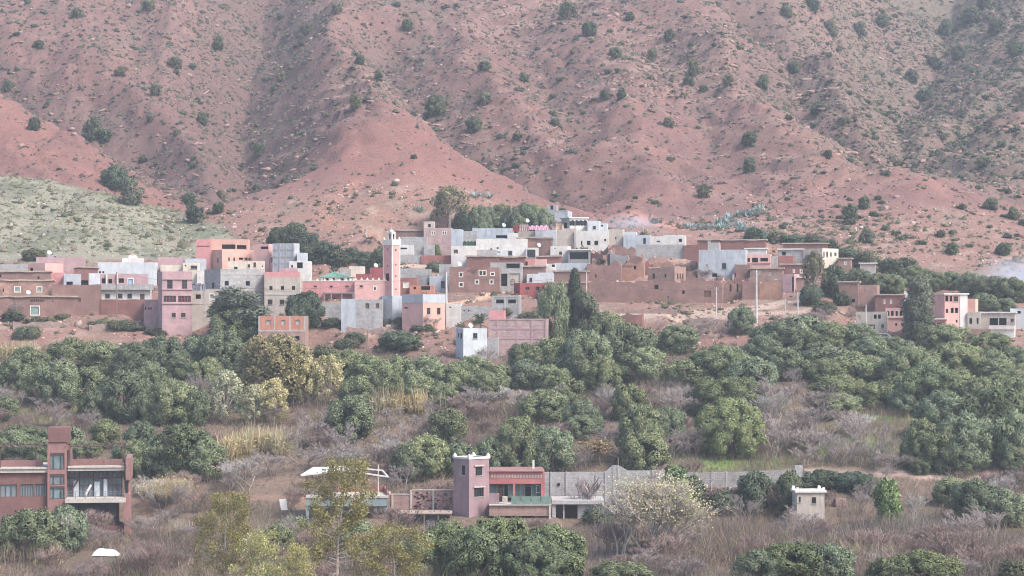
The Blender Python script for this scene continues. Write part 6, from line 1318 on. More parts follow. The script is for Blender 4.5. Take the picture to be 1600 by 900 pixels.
def branchy(kind, seed, H_, spreadv, levels, mat, leaf=None, r0=0.12, nstem=1, kids=3, th=0.011):
    """bare tree: forks again and again into fine twigs; optional leaves at the tips"""
    rr = random.Random(seed); segs = []; tips = []
    def grow(p, d, ln, r, lv):
        q = p + d * ln * 0.5 + Vector((rr.gauss(0, 1), rr.gauss(0, 1), rr.gauss(0, 0.6))) * ln * 0.07; e_ = q + (d + Vector((rr.gauss(0, 1), rr.gauss(0, 1), 0.3)) * 0.14).normalized() * ln * 0.5
        segs.append((p, q, e_, r)); 
        if lv == 0: tips.append((e_, d)); return
        for k in range(kids if lv > 1 else kids + 1):
            a = rr.uniform(0, 2 * pi); nd_ = (d + Vector((cos(a), sin(a), rr.uniform(-0.1, 0.45))) * spreadv * rr.uniform(0.6, 1.2)).normalized()
            grow(q + (e_ - q) * rr.uniform(0.2, 1.0), nd_, ln * rr.uniform(0.55, 0.82), max(r * 0.55, th), lv - 1)
    for k in range(nstem):
        a = rr.uniform(0, 2 * pi); lean = 0.12 if nstem == 1 else rr.uniform(0.1, 0.6)
        grow(Vector((cos(a) * 0.15 * (nstem > 1), sin(a) * 0.15 * (nstem > 1), -0.3)), Vector((cos(a) * lean, sin(a) * lean, 1)).normalized(), H_ * 0.36, r0, levels)
    V = []; Fq = []
    for (p, q, e_, r) in segs:
        b0 = len(V); d = (e_ - p).normalized(); a = d.orthogonal().normalized(); b = d.cross(a)
        for (c, k) in ((p, 1.0), (q, 0.8), (e_, 0.5)):
            for j in range(3): V.append(c + a * (cos(j * 2.094) * r * k) + b * (sin(j * 2.094) * r * k))
        for k in (0, 3):
            for j in range(3): Fq.append((b0 + k + j, b0 + k + (j + 1) % 3, b0 + k + 3 + (j + 1) % 3, b0 + k + 3 + j))
    V = np.array([tuple(v) for v in V]); wdt = float(np.percentile(np.abs(V[:, :2]), 98) * 2); hgt = float(V[:, 2].max())
    tm = mesh_np(kind + '_branches', V, np.array(Fq), mat); cm = None
    if leaf:
        L = Leaves(seed); n, ln, wd, colr, cl = leaf; T = np.array([tuple(t[0]) for t in tips]); ii = L.r.integers(0, len(T), n)
        pos = T[ii] + L.r.normal(0, cl, (n, 3)); L.leaves(pos, unit(L.r.normal(size=(n, 3))), L.r.normal(size=(n, 3)) + np.array([0, 0, 0.2]), ln, wd, colr, 0.35); cm = L.mesh(kind + '_crown', DRYLEAF)
    template(kind, cm, tm, wdt, hgt)
for s in range(4): branchy('bare', 300 + s, 5.0, 0.62, 5, TWIG, r0=0.07, nstem=3, th=0.017)
for s in range(2): branchy('whitebare', 310 + s, 4.5, 0.65, 5, WHITETWIG, r0=0.07, nstem=3, th=0.018)
for s in range(4): branchy('thicket', 320 + s, 3.2, 0.5, 4, BROWNTWIG, r0=0.03, nstem=10, kids=3, th=0.015)
for s in range(2): branchy('paleleaf', 330 + s, 6.0, 0.5, 4, WHITETWIG, leaf=(7000, 0.13, 0.08, (0.56, 0.47, 0.28), 0.30), r0=0.06, nstem=10, kids=4, th=0.017)
for s in range(2): branchy('rustleaf', 335 + s, 4.0, 0.7, 4, BROWNTWIG, leaf=(700, 0.24, 0.15, (0.30, 0.21, 0.12), 0.25), r0=0.08, kids=3, th=0.017)
branchy('pollard', 345, 5.2, 0.5, 2, TWIG, r0=0.17, kids=4, th=0.05)
def leader_tree(kind, seed, H_, W_, colr, npuff, bark, lo=0.30, leafn=165):
    """a swaying leader with alternate side limbs, each ending in loose leaf puffs"""
    rr = random.Random(seed); L = Leaves(seed); q = MB(); pts = []; x = y = 0.0
    for k in range(9):
        t = k / 8; pts.append((x, y, -0.5 + t * (H_ * 0.93))); x += rr.uniform(-0.22, 0.22) * W_ / 5; y += rr.uniform(-0.2, 0.2)
    q.tube(pts, [0.17 * (1 - 0.85 * k / 8) * H_ / 12 + 0.02 for k in range(9)], 7)
    for k in range(npuff):
        t = lo + (1 - lo) * (k + rr.random()) / npuff; i = min(int(t * 8), 7); f = t * 8 - i; b0 = Vector(pts[i]).lerp(Vector(pts[i + 1]), f)
        env = W_ / 2 * (math.sin(pi * min(1.0, (1 - t) * 0.95 + 0.12)) ** 0.7) * rr.uniform(0.35, 1.0); a_ = k * 2.4 + rr.uniform(-0.4, 0.4)
        e_ = b0 + Vector((cos(a_) * env, sin(a_) * env, rr.uniform(0.2, 0.9) * (0.4 + env * 0.3))); mid = b0.lerp(e_, 0.5) + Vector((rr.uniform(-0.15, 0.15), rr.uniform(-0.15, 0.15), rr.uniform(-0.25, 0.1)))
        q.tube([tuple(b0), tuple(mid), tuple(e_)], [0.055 * (1.25 - t), 0.035 * (1.25 - t), 0.012], 4)
        for j in range(3):
            c = np.array(e_) + np.array([rr.gauss(0, 0.30), rr.gauss(0, 0.30), rr.gauss(0, 0.25)]); q.tube([tuple(mid), tuple(c)], [0.018, 0.007], 3)
            n = leafn // 3; pos = c + L.r.normal(0, 1, (n, 3)) * np.array([0.30, 0.30, 0.24]); L.leaves(pos, unit(L.r.normal(size=(n, 3)) + np.array([0, 0, 0.6])), L.r.normal(size=(n, 3)), 0.23, 0.115, colr, 0.45)
    for k in range(7):
        b0 = Vector(pts[2 + k % 4]); a_ = rr.uniform(0, 6.28); e_ = b0 + Vector((cos(a_) * 1.3, sin(a_) * 1.3, rr.uniform(-0.1, 0.6))); q.tube([tuple(b0), tuple(b0.lerp(e_, 0.5) + Vector((0, 0, -0.15))), tuple(e_)], [0.045, 0.03, 0.008], 4)
    me = bpy.data.meshes.new(kind + '_branches'); me.from_pydata(q.v, [], q.f); me.materials.append(bark); template(kind, L.mesh(kind + '_leaves', DRYLEAF), me, W_, H_)
for s in range(3): leader_tree('neartree', 350 + s, 14.0, 7.6, (0.245, 0.22, 0.10), 64, PALEBARK, lo=0.42)
for s in range(2): leader_tree('nearyellow', 360 + s, 10.0, 5.6, (0.46, 0.42, 0.18), 40, PALEBARK, lo=0.30)
def reeds(kind, seed, n, colr):
    L = Leaves(seed); r = L.r; b = np.stack([r.normal(0, 0.8, n), r.normal(0, 0.5, n), np.zeros(n)], 1); h = r.uniform(1.6, 3.4, (n, 1)); up = unit(np.stack([r.normal(0, 0.12, n), r.normal(0, 0.12, n), np.ones(n)], 1))
    L.leaves(b, unit(r.normal(size=(n, 3)) * np.array([1, 1, 0.1])), up, 3.0, 0.07, colr, 0.3)
    m = n * 5; ii = r.integers(0, n, m); t = r.uniform(0.2, 0.9, (m, 1)); p = b[ii] + up[ii] * 3.0 * t * 0.8
    L.leaves(p, unit(r.normal(size=(m, 3))), unit(np.stack([r.normal(0, 1, m), r.normal(0, 1, m), r.uniform(0.2, 1.5, m)], 1)), 0.7, 0.08, colr, 0.35)
    template(kind, L.mesh(kind + '_stalks', DRYLEAF), None, 3.2, 3.3)
for s in range(2): reeds('reed', 370 + s, 190, (0.47, 0.395, 0.26))
def agave(seed):
    L = Leaves(seed); r = L.r
    for k in range(7):
        c = np.array([r.normal(0, 0.9), r.normal(0, 0.7), 0.0]); n = 22; a = r.uniform(0, 2 * pi, n); el = r.uniform(0.15, 1.3, n); ax = np.stack([np.cos(a) * np.cos(el), np.sin(a) * np.cos(el), np.sin(el)], 1)
        L.leaves(np.repeat(c[None], n, 0), unit(np.stack([-np.cos(a) * np.sin(el), -np.sin(a) * np.sin(el), np.cos(el)], 1)), ax, 1.2, 0.24, (0.26, 0.33, 0.32), 0.25)
    template('agave', L.mesh('agave_rosettes', LEAF), None, 3.0, 1.25)
agave(380); agave(381)
def palm(seed):
    L = Leaves(seed); r = L.r; n = 26
    for k in range(n):
        a = r.uniform(0, 2 * pi); el = r.uniform(-0.1, 1.25); d = np.array([cos(a) * cos(el), sin(a) * cos(el), sin(el)]); m = 26; t = np.linspace(0.15, 1, m)[:, None]; p = np.array([0, 0, 1.5]) + d * t * 1.9 - np.array([0, 0, 0.8]) * t ** 2
        side = unit(np.cross(d, [0, 0, 1])); sg = np.where(np.arange(m) % 2 == 0, 1, -1)[:, None]; L.leaves(p, np.tile(unit(np.cross(side, d)), (m, 1)), side * sg + d * 0.7 - np.array([0, 0, 0.3]), 0.5, 0.07, (0.075, 0.095, 0.058), 0.3)
    template('palm', L.mesh('palm_fronds', LEAF), trunk_mesh('palm_trunk', [], 1.5, 0.2, BARK, seed), 3.4, 3.2)
palm(390)
def copy_obj(me, name, parent):
    o = bpy.data.objects.new(name, me); o.parent = parent; COL.objects.link(o); return o
DESC = {'olive': ('grey-green olive tree', 'olive_tree', 'tree', 'foliage', 'orchard trees'), 'feathery': ('soft feathery green tree', 'feathery_tree', 'tree', 'crown', 'orchard trees'), 'bigolive': ('broad bushy olive tree', 'olive_tree', 'tree', 'foliage', 'orchard trees'), 'carob': ('dense dark green tree', 'dark_round_tree', 'tree', 'crown', 'orchard trees'), 'poplar': ('yellow-leaved poplar', 'yellow_tree', 'tree', 'crown', 'autumn trees'),
        'palepoplar': ('pale cream-leaved tree', 'pale_tree', 'tree', 'crown', 'autumn trees'), 'goldgreen': ('large golden green tree', 'golden_tree', 'tree', 'crown', 'autumn trees'), 'eucalyptus': ('loose grey-green eucalyptus', 'eucalyptus_tree', 'tree', 'crown', 'village trees'), 'column': ('tall columnar grey-green tree', 'columnar_tree', 'tree', 'crown', 'village trees'),
        'cypress': ('dark pointed conifer', 'conifer_tree', 'tree', 'crown', 'village trees'), 'fresh': ('fresh bright green shrub', 'leafy_shrub', 'shrub', 'foliage', 'valley shrubs'), 'bush': ('low dark green bush', 'bush', 'bush', 'foliage', 'village bushes'), 'hilltree': ('small dark tree', 'hillside_tree', 'tree', 'crown', 'mountain trees'), 'greyhilltree': ('small grey-green tree', 'hillside_tree', 'tree', 'crown', 'mountain trees'),
        'bare': ('leafless grey tree', 'bare_tree', 'tree', 'crown', 'bare trees'), 'whitebare': ('leafless whitish tree', 'bare_tree', 'tree', 'crown', 'bare trees'), 'thicket': ('leafless mauve-brown thicket', 'bare_thicket', 'thicket', 'crown', 'bare thickets'), 'paleleaf': ('pale branchy tree with thin yellow leaves', 'pale_branchy_tree', 'tree', 'leaves', 'autumn trees'),
        'rustleaf': ('small rust-leaved tree', 'rusty_tree', 'tree', 'leaves', 'autumn trees'), 'pollard': ('pruned bare tree with upright limbs', 'pruned_tree', 'tree', 'crown', 'bare trees'), 'neartree': ('tall near tree with olive-yellow leaves', 'near_tree', 'tree', 'leaves', 'nearest trees'), 'nearyellow': ('near tree with yellow-green leaves', 'near_tree', 'tree', 'leaves', 'nearest trees'),
        'reed': ('golden reed clump', 'reed_clump', 'reeds', 'stalks', 'reed clumps'), 'agave': ('blue-green agave clump', 'agave_clump', 'agave', 'leaves', 'agave clumps'), 'palm': ('small palm', 'palm_tree', 'palm', 'fronds', 'palms')}
LANDMARKS = [(60, 480, 'low mud house with green door'), (275, 480, 'tall mauve three-storey house'), (375, 460, 'big grey blockwork house'), (440, 520, 'orange-topped brick house'), (610, 420, 'minaret'), (660, 490, 'grey-topped pink house'), (735, 535, 'bluish white corner house'), (808, 525, 'mauve panel-walled block'), (1000, 458, 'great blank mud wall'), (985, 510, 'small brick ruin'), (1180, 460, 'tall white pole'), (1280, 400, 'white corner house'), (1360, 505, 'black-gated house'), (1485, 485, 'tall pink house at right'), (1560, 505, 'veranda house'),
             (100, 750, 'red-brown modern house'), (545, 760, 'white canopy terrace'), (735, 760, 'mauve corner tower'), (806, 765, 'red pavilion'), (900, 795, 'concrete slab garage'), (1000, 745, 'stepped hump of the long wall'), (1160, 745, 'far half of the long wall'), (1263, 785, 'small square hut'), (870, 335, 'topmost cube house'), (685, 365, 'twin-windowed house'), (365, 395, 'big pink house'), (430, 575, 'golden green tree'), (640, 625, 'golden reeds'), (280, 705, 'broad olive left of the reeds'), (1145, 650, 'broad double olive'), (1385, 648, 'bright green meadow strip'), (790, 845, 'dark foreground olives'), (1500, 620, 'right-hand orchard edge'), (190, 620, 'left orchard middle'), (880, 640, 'orchard centre'), (166, 862, 'white tarp'), (1300, 530, 'crest of the right-hand grove'), (940, 545, 'grove below the conifers'), (60, 565, 'far left grove'), (300, 555, 'grove below the mauve house'), (600, 590, 'orchard row right of the poplars'), (760, 590, 'orchard row below the panel block'), (1450, 700, 'loose trees above the dirt road'), (1400, 790, 'lower right scrub'),
             (40, 100, 'upper left corner of the mountain'), (200, 300, 'grassy hill crest'), (380, 220, 'left gully'), (340, 60, 'upper left slope'), (600, 160, 'rock outcrop'), (760, 230, 'middle gully'), (700, 50, 'upper middle slope'), (910, 40, 'upper centre slope'), (1080, 110, 'ledges right of centre'), (1060, 270, 'lower right-centre slope'), (1240, 160, 'crest of the long right spur'), (1420, 240, 'gorge'), (1420, 80, 'far slope above the gorge'), (1560, 60, 'upper right corner'), (1560, 320, 'lower right slope'), (1330, 330, 'foot of the long right spur'), (250, 160, 'left middle slope')]
TREES = []
def T(kind, x, yt, yb, wd, label=None, Y=None):
    if kind in ('olive', 'feathery') and wd >= 106: kind = 'bigolive'
    TREES.append((kind, x, yt, yb, wd, label, Y))
# --- trees of the village
T('eucalyptus', 703, 288, 360, 62, 'tall loose eucalyptus above the twin-windowed house', 416)
for k, (x, yt) in enumerate(((745, 326), (764, 322), (784, 320), (802, 322), (820, 319), (838, 321), (752, 338), (775, 338), (730, 330), (848, 328))): T('olive', x, yt, 362, 44, None, 413 + (k % 3) * 2.5)
for (x, yt, yb, wd) in ((435, 355, 392, 40), (458, 346, 390, 50), (478, 362, 396, 36), (510, 380, 414, 50), (545, 385, 418, 50), (575, 392, 424, 44), (595, 388, 424, 36), (485, 385, 415, 40), (530, 392, 420, 40)): T('carob' if x in (458, 575, 435) else 'hilltree', x, yt, yb, wd)
T('palm', 577, 368, 392, 26, 'ragged small palm beside the short pole above the mosque', 404)
T('carob', 478, 455, 492, 52, 'dark green tree in front of the pink mosque wall', 348)
T('carob', 463, 470, 494, 34, 'small dark bush left of the tree before the mosque wall', 346)
T('column', 368, 445, 548, 78, 'big pale-topped green tree before the grey blockwork house', 341)
T('olive', 352, 480, 548, 66); T('olive', 392, 500, 550, 60)
T('carob', 625, 517, 558, 66, 'dark round tree on the bare slope below the grey-topped pink house', 335)
T('palm', 750, 478, 517, 34, 'small palm left of the pink roof room', 346)
T('cypress', 898, 428, 545, 36, 'tall dark pointed conifer before the low mud house', 343); T('cypress', 882, 462, 545, 30, None, 342); T('feathery', 866, 448, 545, 50, None, 341); T('column', 915, 460, 548, 36, None, 341)
T('fresh', 646, 377, 402, 22, 'round green bush beside the pale hut right of minaret', 404); T('fresh', 683, 382, 402, 14, 'yellow-green shrub by the bare thicket', 400)
T('bush', 680, 408, 428, 34); T('bush', 945, 396, 412, 36); T('palm', 938, 398, 416, 30, 'dry palm in the rubble field', 391)
T('eucalyptus', 1273, 390, 476, 42, 'tall loose eucalyptus right of the brick shed', 363); T('carob', 1268, 445, 480, 34); T('carob', 1305, 418, 470, 44); T('column', 1435, 438, 524, 50, 'tall dense columnar tree left of the tall pink house', 341.5)
for (x, yt, yb, wd, k) in ((1345, 420, 455, 40, 'olive'), (1375, 425, 460, 46, 'olive'), (1400, 430, 462, 44, 'olive'), (1430, 415, 450, 50, 'feathery'), (1460, 425, 458, 46, 'olive'), (1490, 422, 455, 50, 'feathery'), (1525, 425, 465, 54, 'olive'), (1555, 430, 470, 60, 'feathery'), (1585, 435, 475, 50, 'olive'), (1300, 375, 405, 40, 'hilltree'), (1330, 385, 412, 46, 'hilltree'), (1360, 392, 418, 40, 'greyhilltree'), (1395, 405, 432, 46, 'hilltree'), (1420, 402, 428, 40, 'hilltree'), (1245, 365, 388, 40, 'hilltree'), (1215, 360, 384, 40, 'greyhilltree'), (1275, 368, 392, 44, 'greyhilltree'), (1180, 355, 378, 36, 'hilltree'), (1540, 460, 492, 44, 'feathery'), (1570, 465, 496, 50, 'olive'), (1320, 455, 480, 34, 'bush'), (1292, 470, 492, 40, 'bush'), (1340, 470, 492, 34, 'thicket'), (1300, 478, 508, 60, 'bare'), (1330, 480, 512, 60, 'bare'), (1270, 484, 512, 60, 'bare'), (1235, 490, 515, 50, 'thicket')): T(k, x, yt, yb, wd)
T('feathery', 1160, 482, 528, 46); T('bare', 1120, 490, 535, 50); T('bare', 1095, 495, 540, 44); T('feathery', 1057, 505, 558, 66); T('thicket', 1085, 405, 428, 40); T('thicket', 1070, 410, 432, 40); T('thicket', 1095, 420, 438, 40); T('thicket', 690, 378, 402, 36)
for (x, yt, yb, wd) in ((1135, 340, 352, 26), (1150, 346, 357, 26), (1165, 352, 363, 26), (1178, 358, 369, 26), (1190, 365, 376, 24), (1150, 334, 343, 30), (1170, 330, 338, 26), (1185, 326, 334, 24), (1085, 350, 358, 24), (1100, 352, 360, 22), (657, 322, 334, 14), (748, 300, 310, 26), (1128, 350, 358, 20), (1195, 322, 330, 20)): T('agave', x, yt - 3, yb, wd * 1.3)
for (x, yt, yb, wd) in ((20, 485, 505, 40), (60, 495, 512, 50), (95, 490, 500, 30), (40, 510, 535, 50), (155, 500, 516, 40), (185, 500, 518, 50), (210, 505, 520, 40), (245, 512, 526, 40), (585, 495, 512, 36), (618, 495, 512, 34), (520, 498, 515, 40), (540, 530, 548, 44), (555, 520, 540, 40), (660, 505, 520, 40), (790, 478, 498, 40), (830, 488, 510, 44), (505, 540, 560, 40), (50, 388, 410, 40), (470, 400, 415, 30)): T('bush', x, yt, yb, wd)
for (x, yt, yb, wd) in ((30, 465, 500, 34), (680, 490, 520, 40), (600, 510, 535, 40), (850, 470, 500, 44), (800, 545, 575, 50), (770, 540, 575, 44)): T('bare', x, yt, yb, wd)
# --- orchard
OL = [(40, 545, 604, 66), (85, 560, 645, 76), (110, 530, 585, 76), (160, 535, 592, 76), (205, 540, 604, 66), (250, 530, 594, 66), (300, 525, 592, 66), (340, 520, 602, 66), (190, 580, 664, 88), (265, 595, 668, 72), (302, 608, 668, 54), (236, 612, 668, 48), (5, 620, 660, 44), (280, 660, 755, 118), (160, 655, 705, 56), (215, 658, 715, 50), (60, 690, 735, 70), (20, 675, 725, 60), (130, 690, 720, 60), (320, 685, 755, 70),
      (540, 550, 604, 66), (580, 558, 628, 74), (620, 555, 618, 74), (665, 562, 622, 74), (705, 568, 624, 66), (740, 560, 614, 66), (780, 568, 614, 56), (820, 565, 614, 56), (860, 570, 618, 66), (545, 620, 694, 84), (700, 640, 704, 66), (665, 680, 756, 84), (720, 690, 750, 66), (770, 680, 745, 56), (810, 655, 745, 74), (862, 668, 745, 76), (850, 610, 668, 84), (912, 625, 684, 64), (985, 600, 664, 66), (905, 650, 690, 50),
      (860, 528, 594, 84), (920, 520, 604, 86), (985, 505, 594, 84), (1005, 548, 604, 74), (950, 488, 564, 66), (820, 540, 588, 60), (1000, 640, 735, 84), (1045, 640, 705, 64), (1140, 588, 664, 138), (1145, 628, 722, 118), (1010, 682, 745, 70), (1130, 540, 604, 116), (1220, 503, 564, 84), (1260, 498, 560, 84), (1300, 502, 564, 84), (1340, 503, 564, 76), (1195, 528, 580, 70), (1250, 550, 596, 84), (1320, 584, 642, 94), (1310, 618, 660, 84), (1365, 528, 584, 74), (1432, 545, 622, 94), (1462, 570, 655, 114), (1500, 538, 604, 84), (1545, 548, 604, 76), (1592, 540, 604, 66), (1402, 524, 568, 64), (1480, 508, 556, 74), (1550, 522, 566, 84), (1580, 580, 648, 70), (1530, 600, 660, 70), (1562, 612, 708, 124), (1592, 650, 745, 84), (1470, 662, 745, 84), (1512, 645, 745, 88), (1440, 652, 740, 64), (1160, 560, 610, 80), (1075, 560, 605, 70), (1390, 560, 610, 70), (1600, 700, 760, 60)]
OL += [(60, 575, 634, 64), (130, 575, 630, 64), (15, 560, 618, 64), (230, 570, 624, 64), (320, 560, 624, 60), (150, 610, 664, 64), (275, 545, 604, 64), (380, 540, 594, 54), (600, 575, 644, 64), (645, 580, 644, 64), (560, 590, 649, 64), (760, 580, 629, 64), (690, 600, 644, 54), (880, 590, 644, 64), (940, 560, 624, 74), (640, 700, 756, 64), (1180, 560, 624, 84), (1220, 540, 599, 84), (1290, 540, 594, 84), (1340, 555, 609, 84), (1300, 560, 614, 74), (1410, 580, 644, 84), (1500, 580, 654, 94), (1540, 590, 664, 84), (1480, 620, 694, 84), (1530, 660, 734, 84), (1575, 560, 614, 84), (1500, 690, 749, 74), (1420, 610, 654, 64), (1380, 600, 642, 64), (30, 665, 712, 70), (95, 668, 712, 60), (200, 690, 750, 60), (250, 690, 752, 70)]
for k, (x, yt, yb, wd) in enumerate(OL): T('feathery' if (k % 3 == 1 or x > 1420 or wd > 110) else 'olive', x, yt, yb, wd)
T('goldgreen', 425, 524, 650, 128, 'large golden green tree standing among yellow poplars'); T('palepoplar', 350, 578, 665, 66); T('poplar', 425, 590, 668, 60); T('poplar', 510, 553, 640, 58); T('poplar', 480, 560, 640, 46); T('palepoplar', 395, 600, 668, 50)
for (x, yt, yb, wd) in ((600, 612, 655, 40), (625, 606, 652, 40), (650, 605, 650, 44), (675, 608, 650, 40), (360, 675, 722, 44), (390, 668, 715, 44), (420, 664, 712, 44), (440, 672, 716, 36), (15, 535, 565, 40), (40, 533, 560, 40), (280, 815, 850, 40), (1215, 850, 880, 34), (85, 855, 885, 30), (100, 690, 712, 30), (1555, 870, 895, 40)): T('reed', x, yt, yb, wd)
for (x, yt, yb, wd, k) in ((1100, 590, 650, 76, 'bare'), (1060, 600, 655, 70, 'whitebare'), (1040, 670, 730, 70, 'bare'), (970, 655, 722, 76, 'bare'), (900, 695, 745, 66, 'bare'), (960, 605, 655, 64, 'whitebare'), (830, 612, 660, 70, 'bare'), (880, 600, 650, 60, 'whitebare'), (1205, 610, 680, 84, 'whitebare'), (1240, 640, 705, 90, 'bare'), (1275, 600, 660, 80, 'bare'), (1345, 640, 705, 90, 'whitebare'), (1385, 680, 738, 80, 'bare'), (1310, 690, 740, 80, 'bare'), (650, 640, 695, 80, 'bare'), (615, 680, 738, 76, 'whitebare'), (505, 690, 745, 80, 'bare'), (540, 700, 752, 80, 'whitebare'), (425, 700, 750, 76, 'bare'), (60, 610, 660, 76, 'bare'), (130, 640, 690, 66, 'bare'), (385, 712, 775, 96, 'whitebare'), (225, 745, 800, 66, 'whitebare'), (255, 750, 810, 70, 'paleleaf'), (290, 755, 800, 60, 'bare'), (905, 745, 812, 84, 'pollard'), (1025, 745, 880, 150, 'paleleaf'), (965, 770, 880, 110, 'whitebare'), (790, 600, 650, 70, 'whitebare'), (760, 600, 650, 80, 'bare'), (730, 620, 660, 80, 'bare'), (480, 640, 700, 80, 'bare'), (445, 660, 715, 70, 'bare'), (520, 660, 720, 80, 'bare'), (600, 660, 720, 80, 'bare'), (570, 690, 740, 80, 'bare'), (470, 690, 745, 84, 'bare'), (1230, 590, 660, 90, 'bare'), (1260, 620, 690, 90, 'bare'), (1210, 660, 725, 90, 'bare'), (1290, 660, 725, 90, 'bare'), (1330, 670, 735, 90, 'bare'), (1370, 650, 720, 90, 'bare'), (1250, 690, 738, 80, 'bare'), (1400, 700, 742, 80, 'bare'), (1060, 610, 660, 80, 'bare'), (940, 600, 655, 80, 'bare'), (1080, 660, 720, 70, 'bare'), (940, 690, 735, 50, 'rustleaf'), (300, 580, 640, 60, 'bare'), (20, 600, 650, 60, 'bare'), (1430, 770, 830, 50, 'whitebare'), (1350, 760, 810, 60, 'bare'), (1560, 790, 850, 80, 'bare'), (1500, 800, 860, 80, 'bare'), (1160, 770, 830, 70, 'bare'), (1580, 740, 800, 60, 'whitebare'), (990, 690, 740, 60, 'thicket'), (640, 600, 640, 60, 'thicket'), (90, 800, 870, 60, 'whitebare')): T(k, x, yt, yb, wd)
# --- shrubs and trees in front
for (x, yt, yb, wd, k) in ((700, 826, 915, 116, 'olive'), (780, 808, 915, 140, 'olive'), (862, 822, 915, 122, 'olive'), (650, 840, 915, 80, 'olive'), (745, 835, 925, 110, 'olive'), (830, 840, 925, 110, 'olive'), (975, 880, 930, 96, 'olive'), (1240, 850, 935, 150, 'olive'), (1300, 858, 930, 90, 'olive'), (1190, 868, 930, 80, 'olive'), (1450, 862, 930, 120, 'olive'), (1395, 872, 925, 70, 'olive'), (40, 800, 880, 96, 'olive'), (100, 798, 868, 72, 'olive'), (8, 820, 880, 60, 'olive'), (55, 762, 815, 66, 'carob'), (1390, 755, 830, 44, 'fresh'), (1530, 748, 825, 84, 'olive'), (1490, 745, 795, 60, 'olive'), (1580, 770, 830, 70, 'olive'), (1250, 738, 772, 60, 'carob'), (1290, 735, 770, 70, 'carob'), (1330, 738, 772, 60, 'carob'), (1355, 745, 778, 40, 'carob'), (460, 810, 850, 70, 'olive'), (430, 820, 870, 60, 'olive'), (560, 820, 880, 80, 'olive'), (1440, 715, 745, 40, 'feathery'), (1590, 880, 920, 60, 'bush')): T(k, x, yt, yb, wd)
for (x, yt, yb, wd, k) in ((1058, 732, 785, 44, 'fresh'), (1076, 752, 790, 40, 'fresh'), (1180, 741, 772, 52, 'carob'), (1084, 746, 776, 38, 'carob'), (1196, 755, 785, 40, 'fresh'), (1132, 766, 795, 54, 'bush'), (1160, 772, 800, 44, 'bush'), (1232, 742, 775, 44, 'carob'), (1110, 752, 790, 40, 'thicket'), (1215, 752, 785, 46, 'thicket'), (1035, 735, 790, 60, 'bare'), (925, 745, 792, 56, 'bare')): T(k, x, yt, yb, wd, None, 258.0 if x < 1200 else 257.0)
T('bush', 936, 792, 815, 54, None, 252.5)
T('neartree', 522, 706, 1010, 112, 'tallest near tree with pale forked trunk and olive-yellow leaves', 185); T('neartree', 345, 758, 1000, 118, 'left near tree with olive-yellow leaves and bare lower limbs', 188); T('neartree', 618, 812, 1010, 122, 'right near tree with bushy bronze-yellow crown', 190)
T('nearyellow', 410, 820, 1000, 84, 'yellow-green near tree between the two tall near trees', 186); T('nearyellow', 462, 842, 1000, 64, 'low yellow-green near tree beside the pale forked trunk', 192)
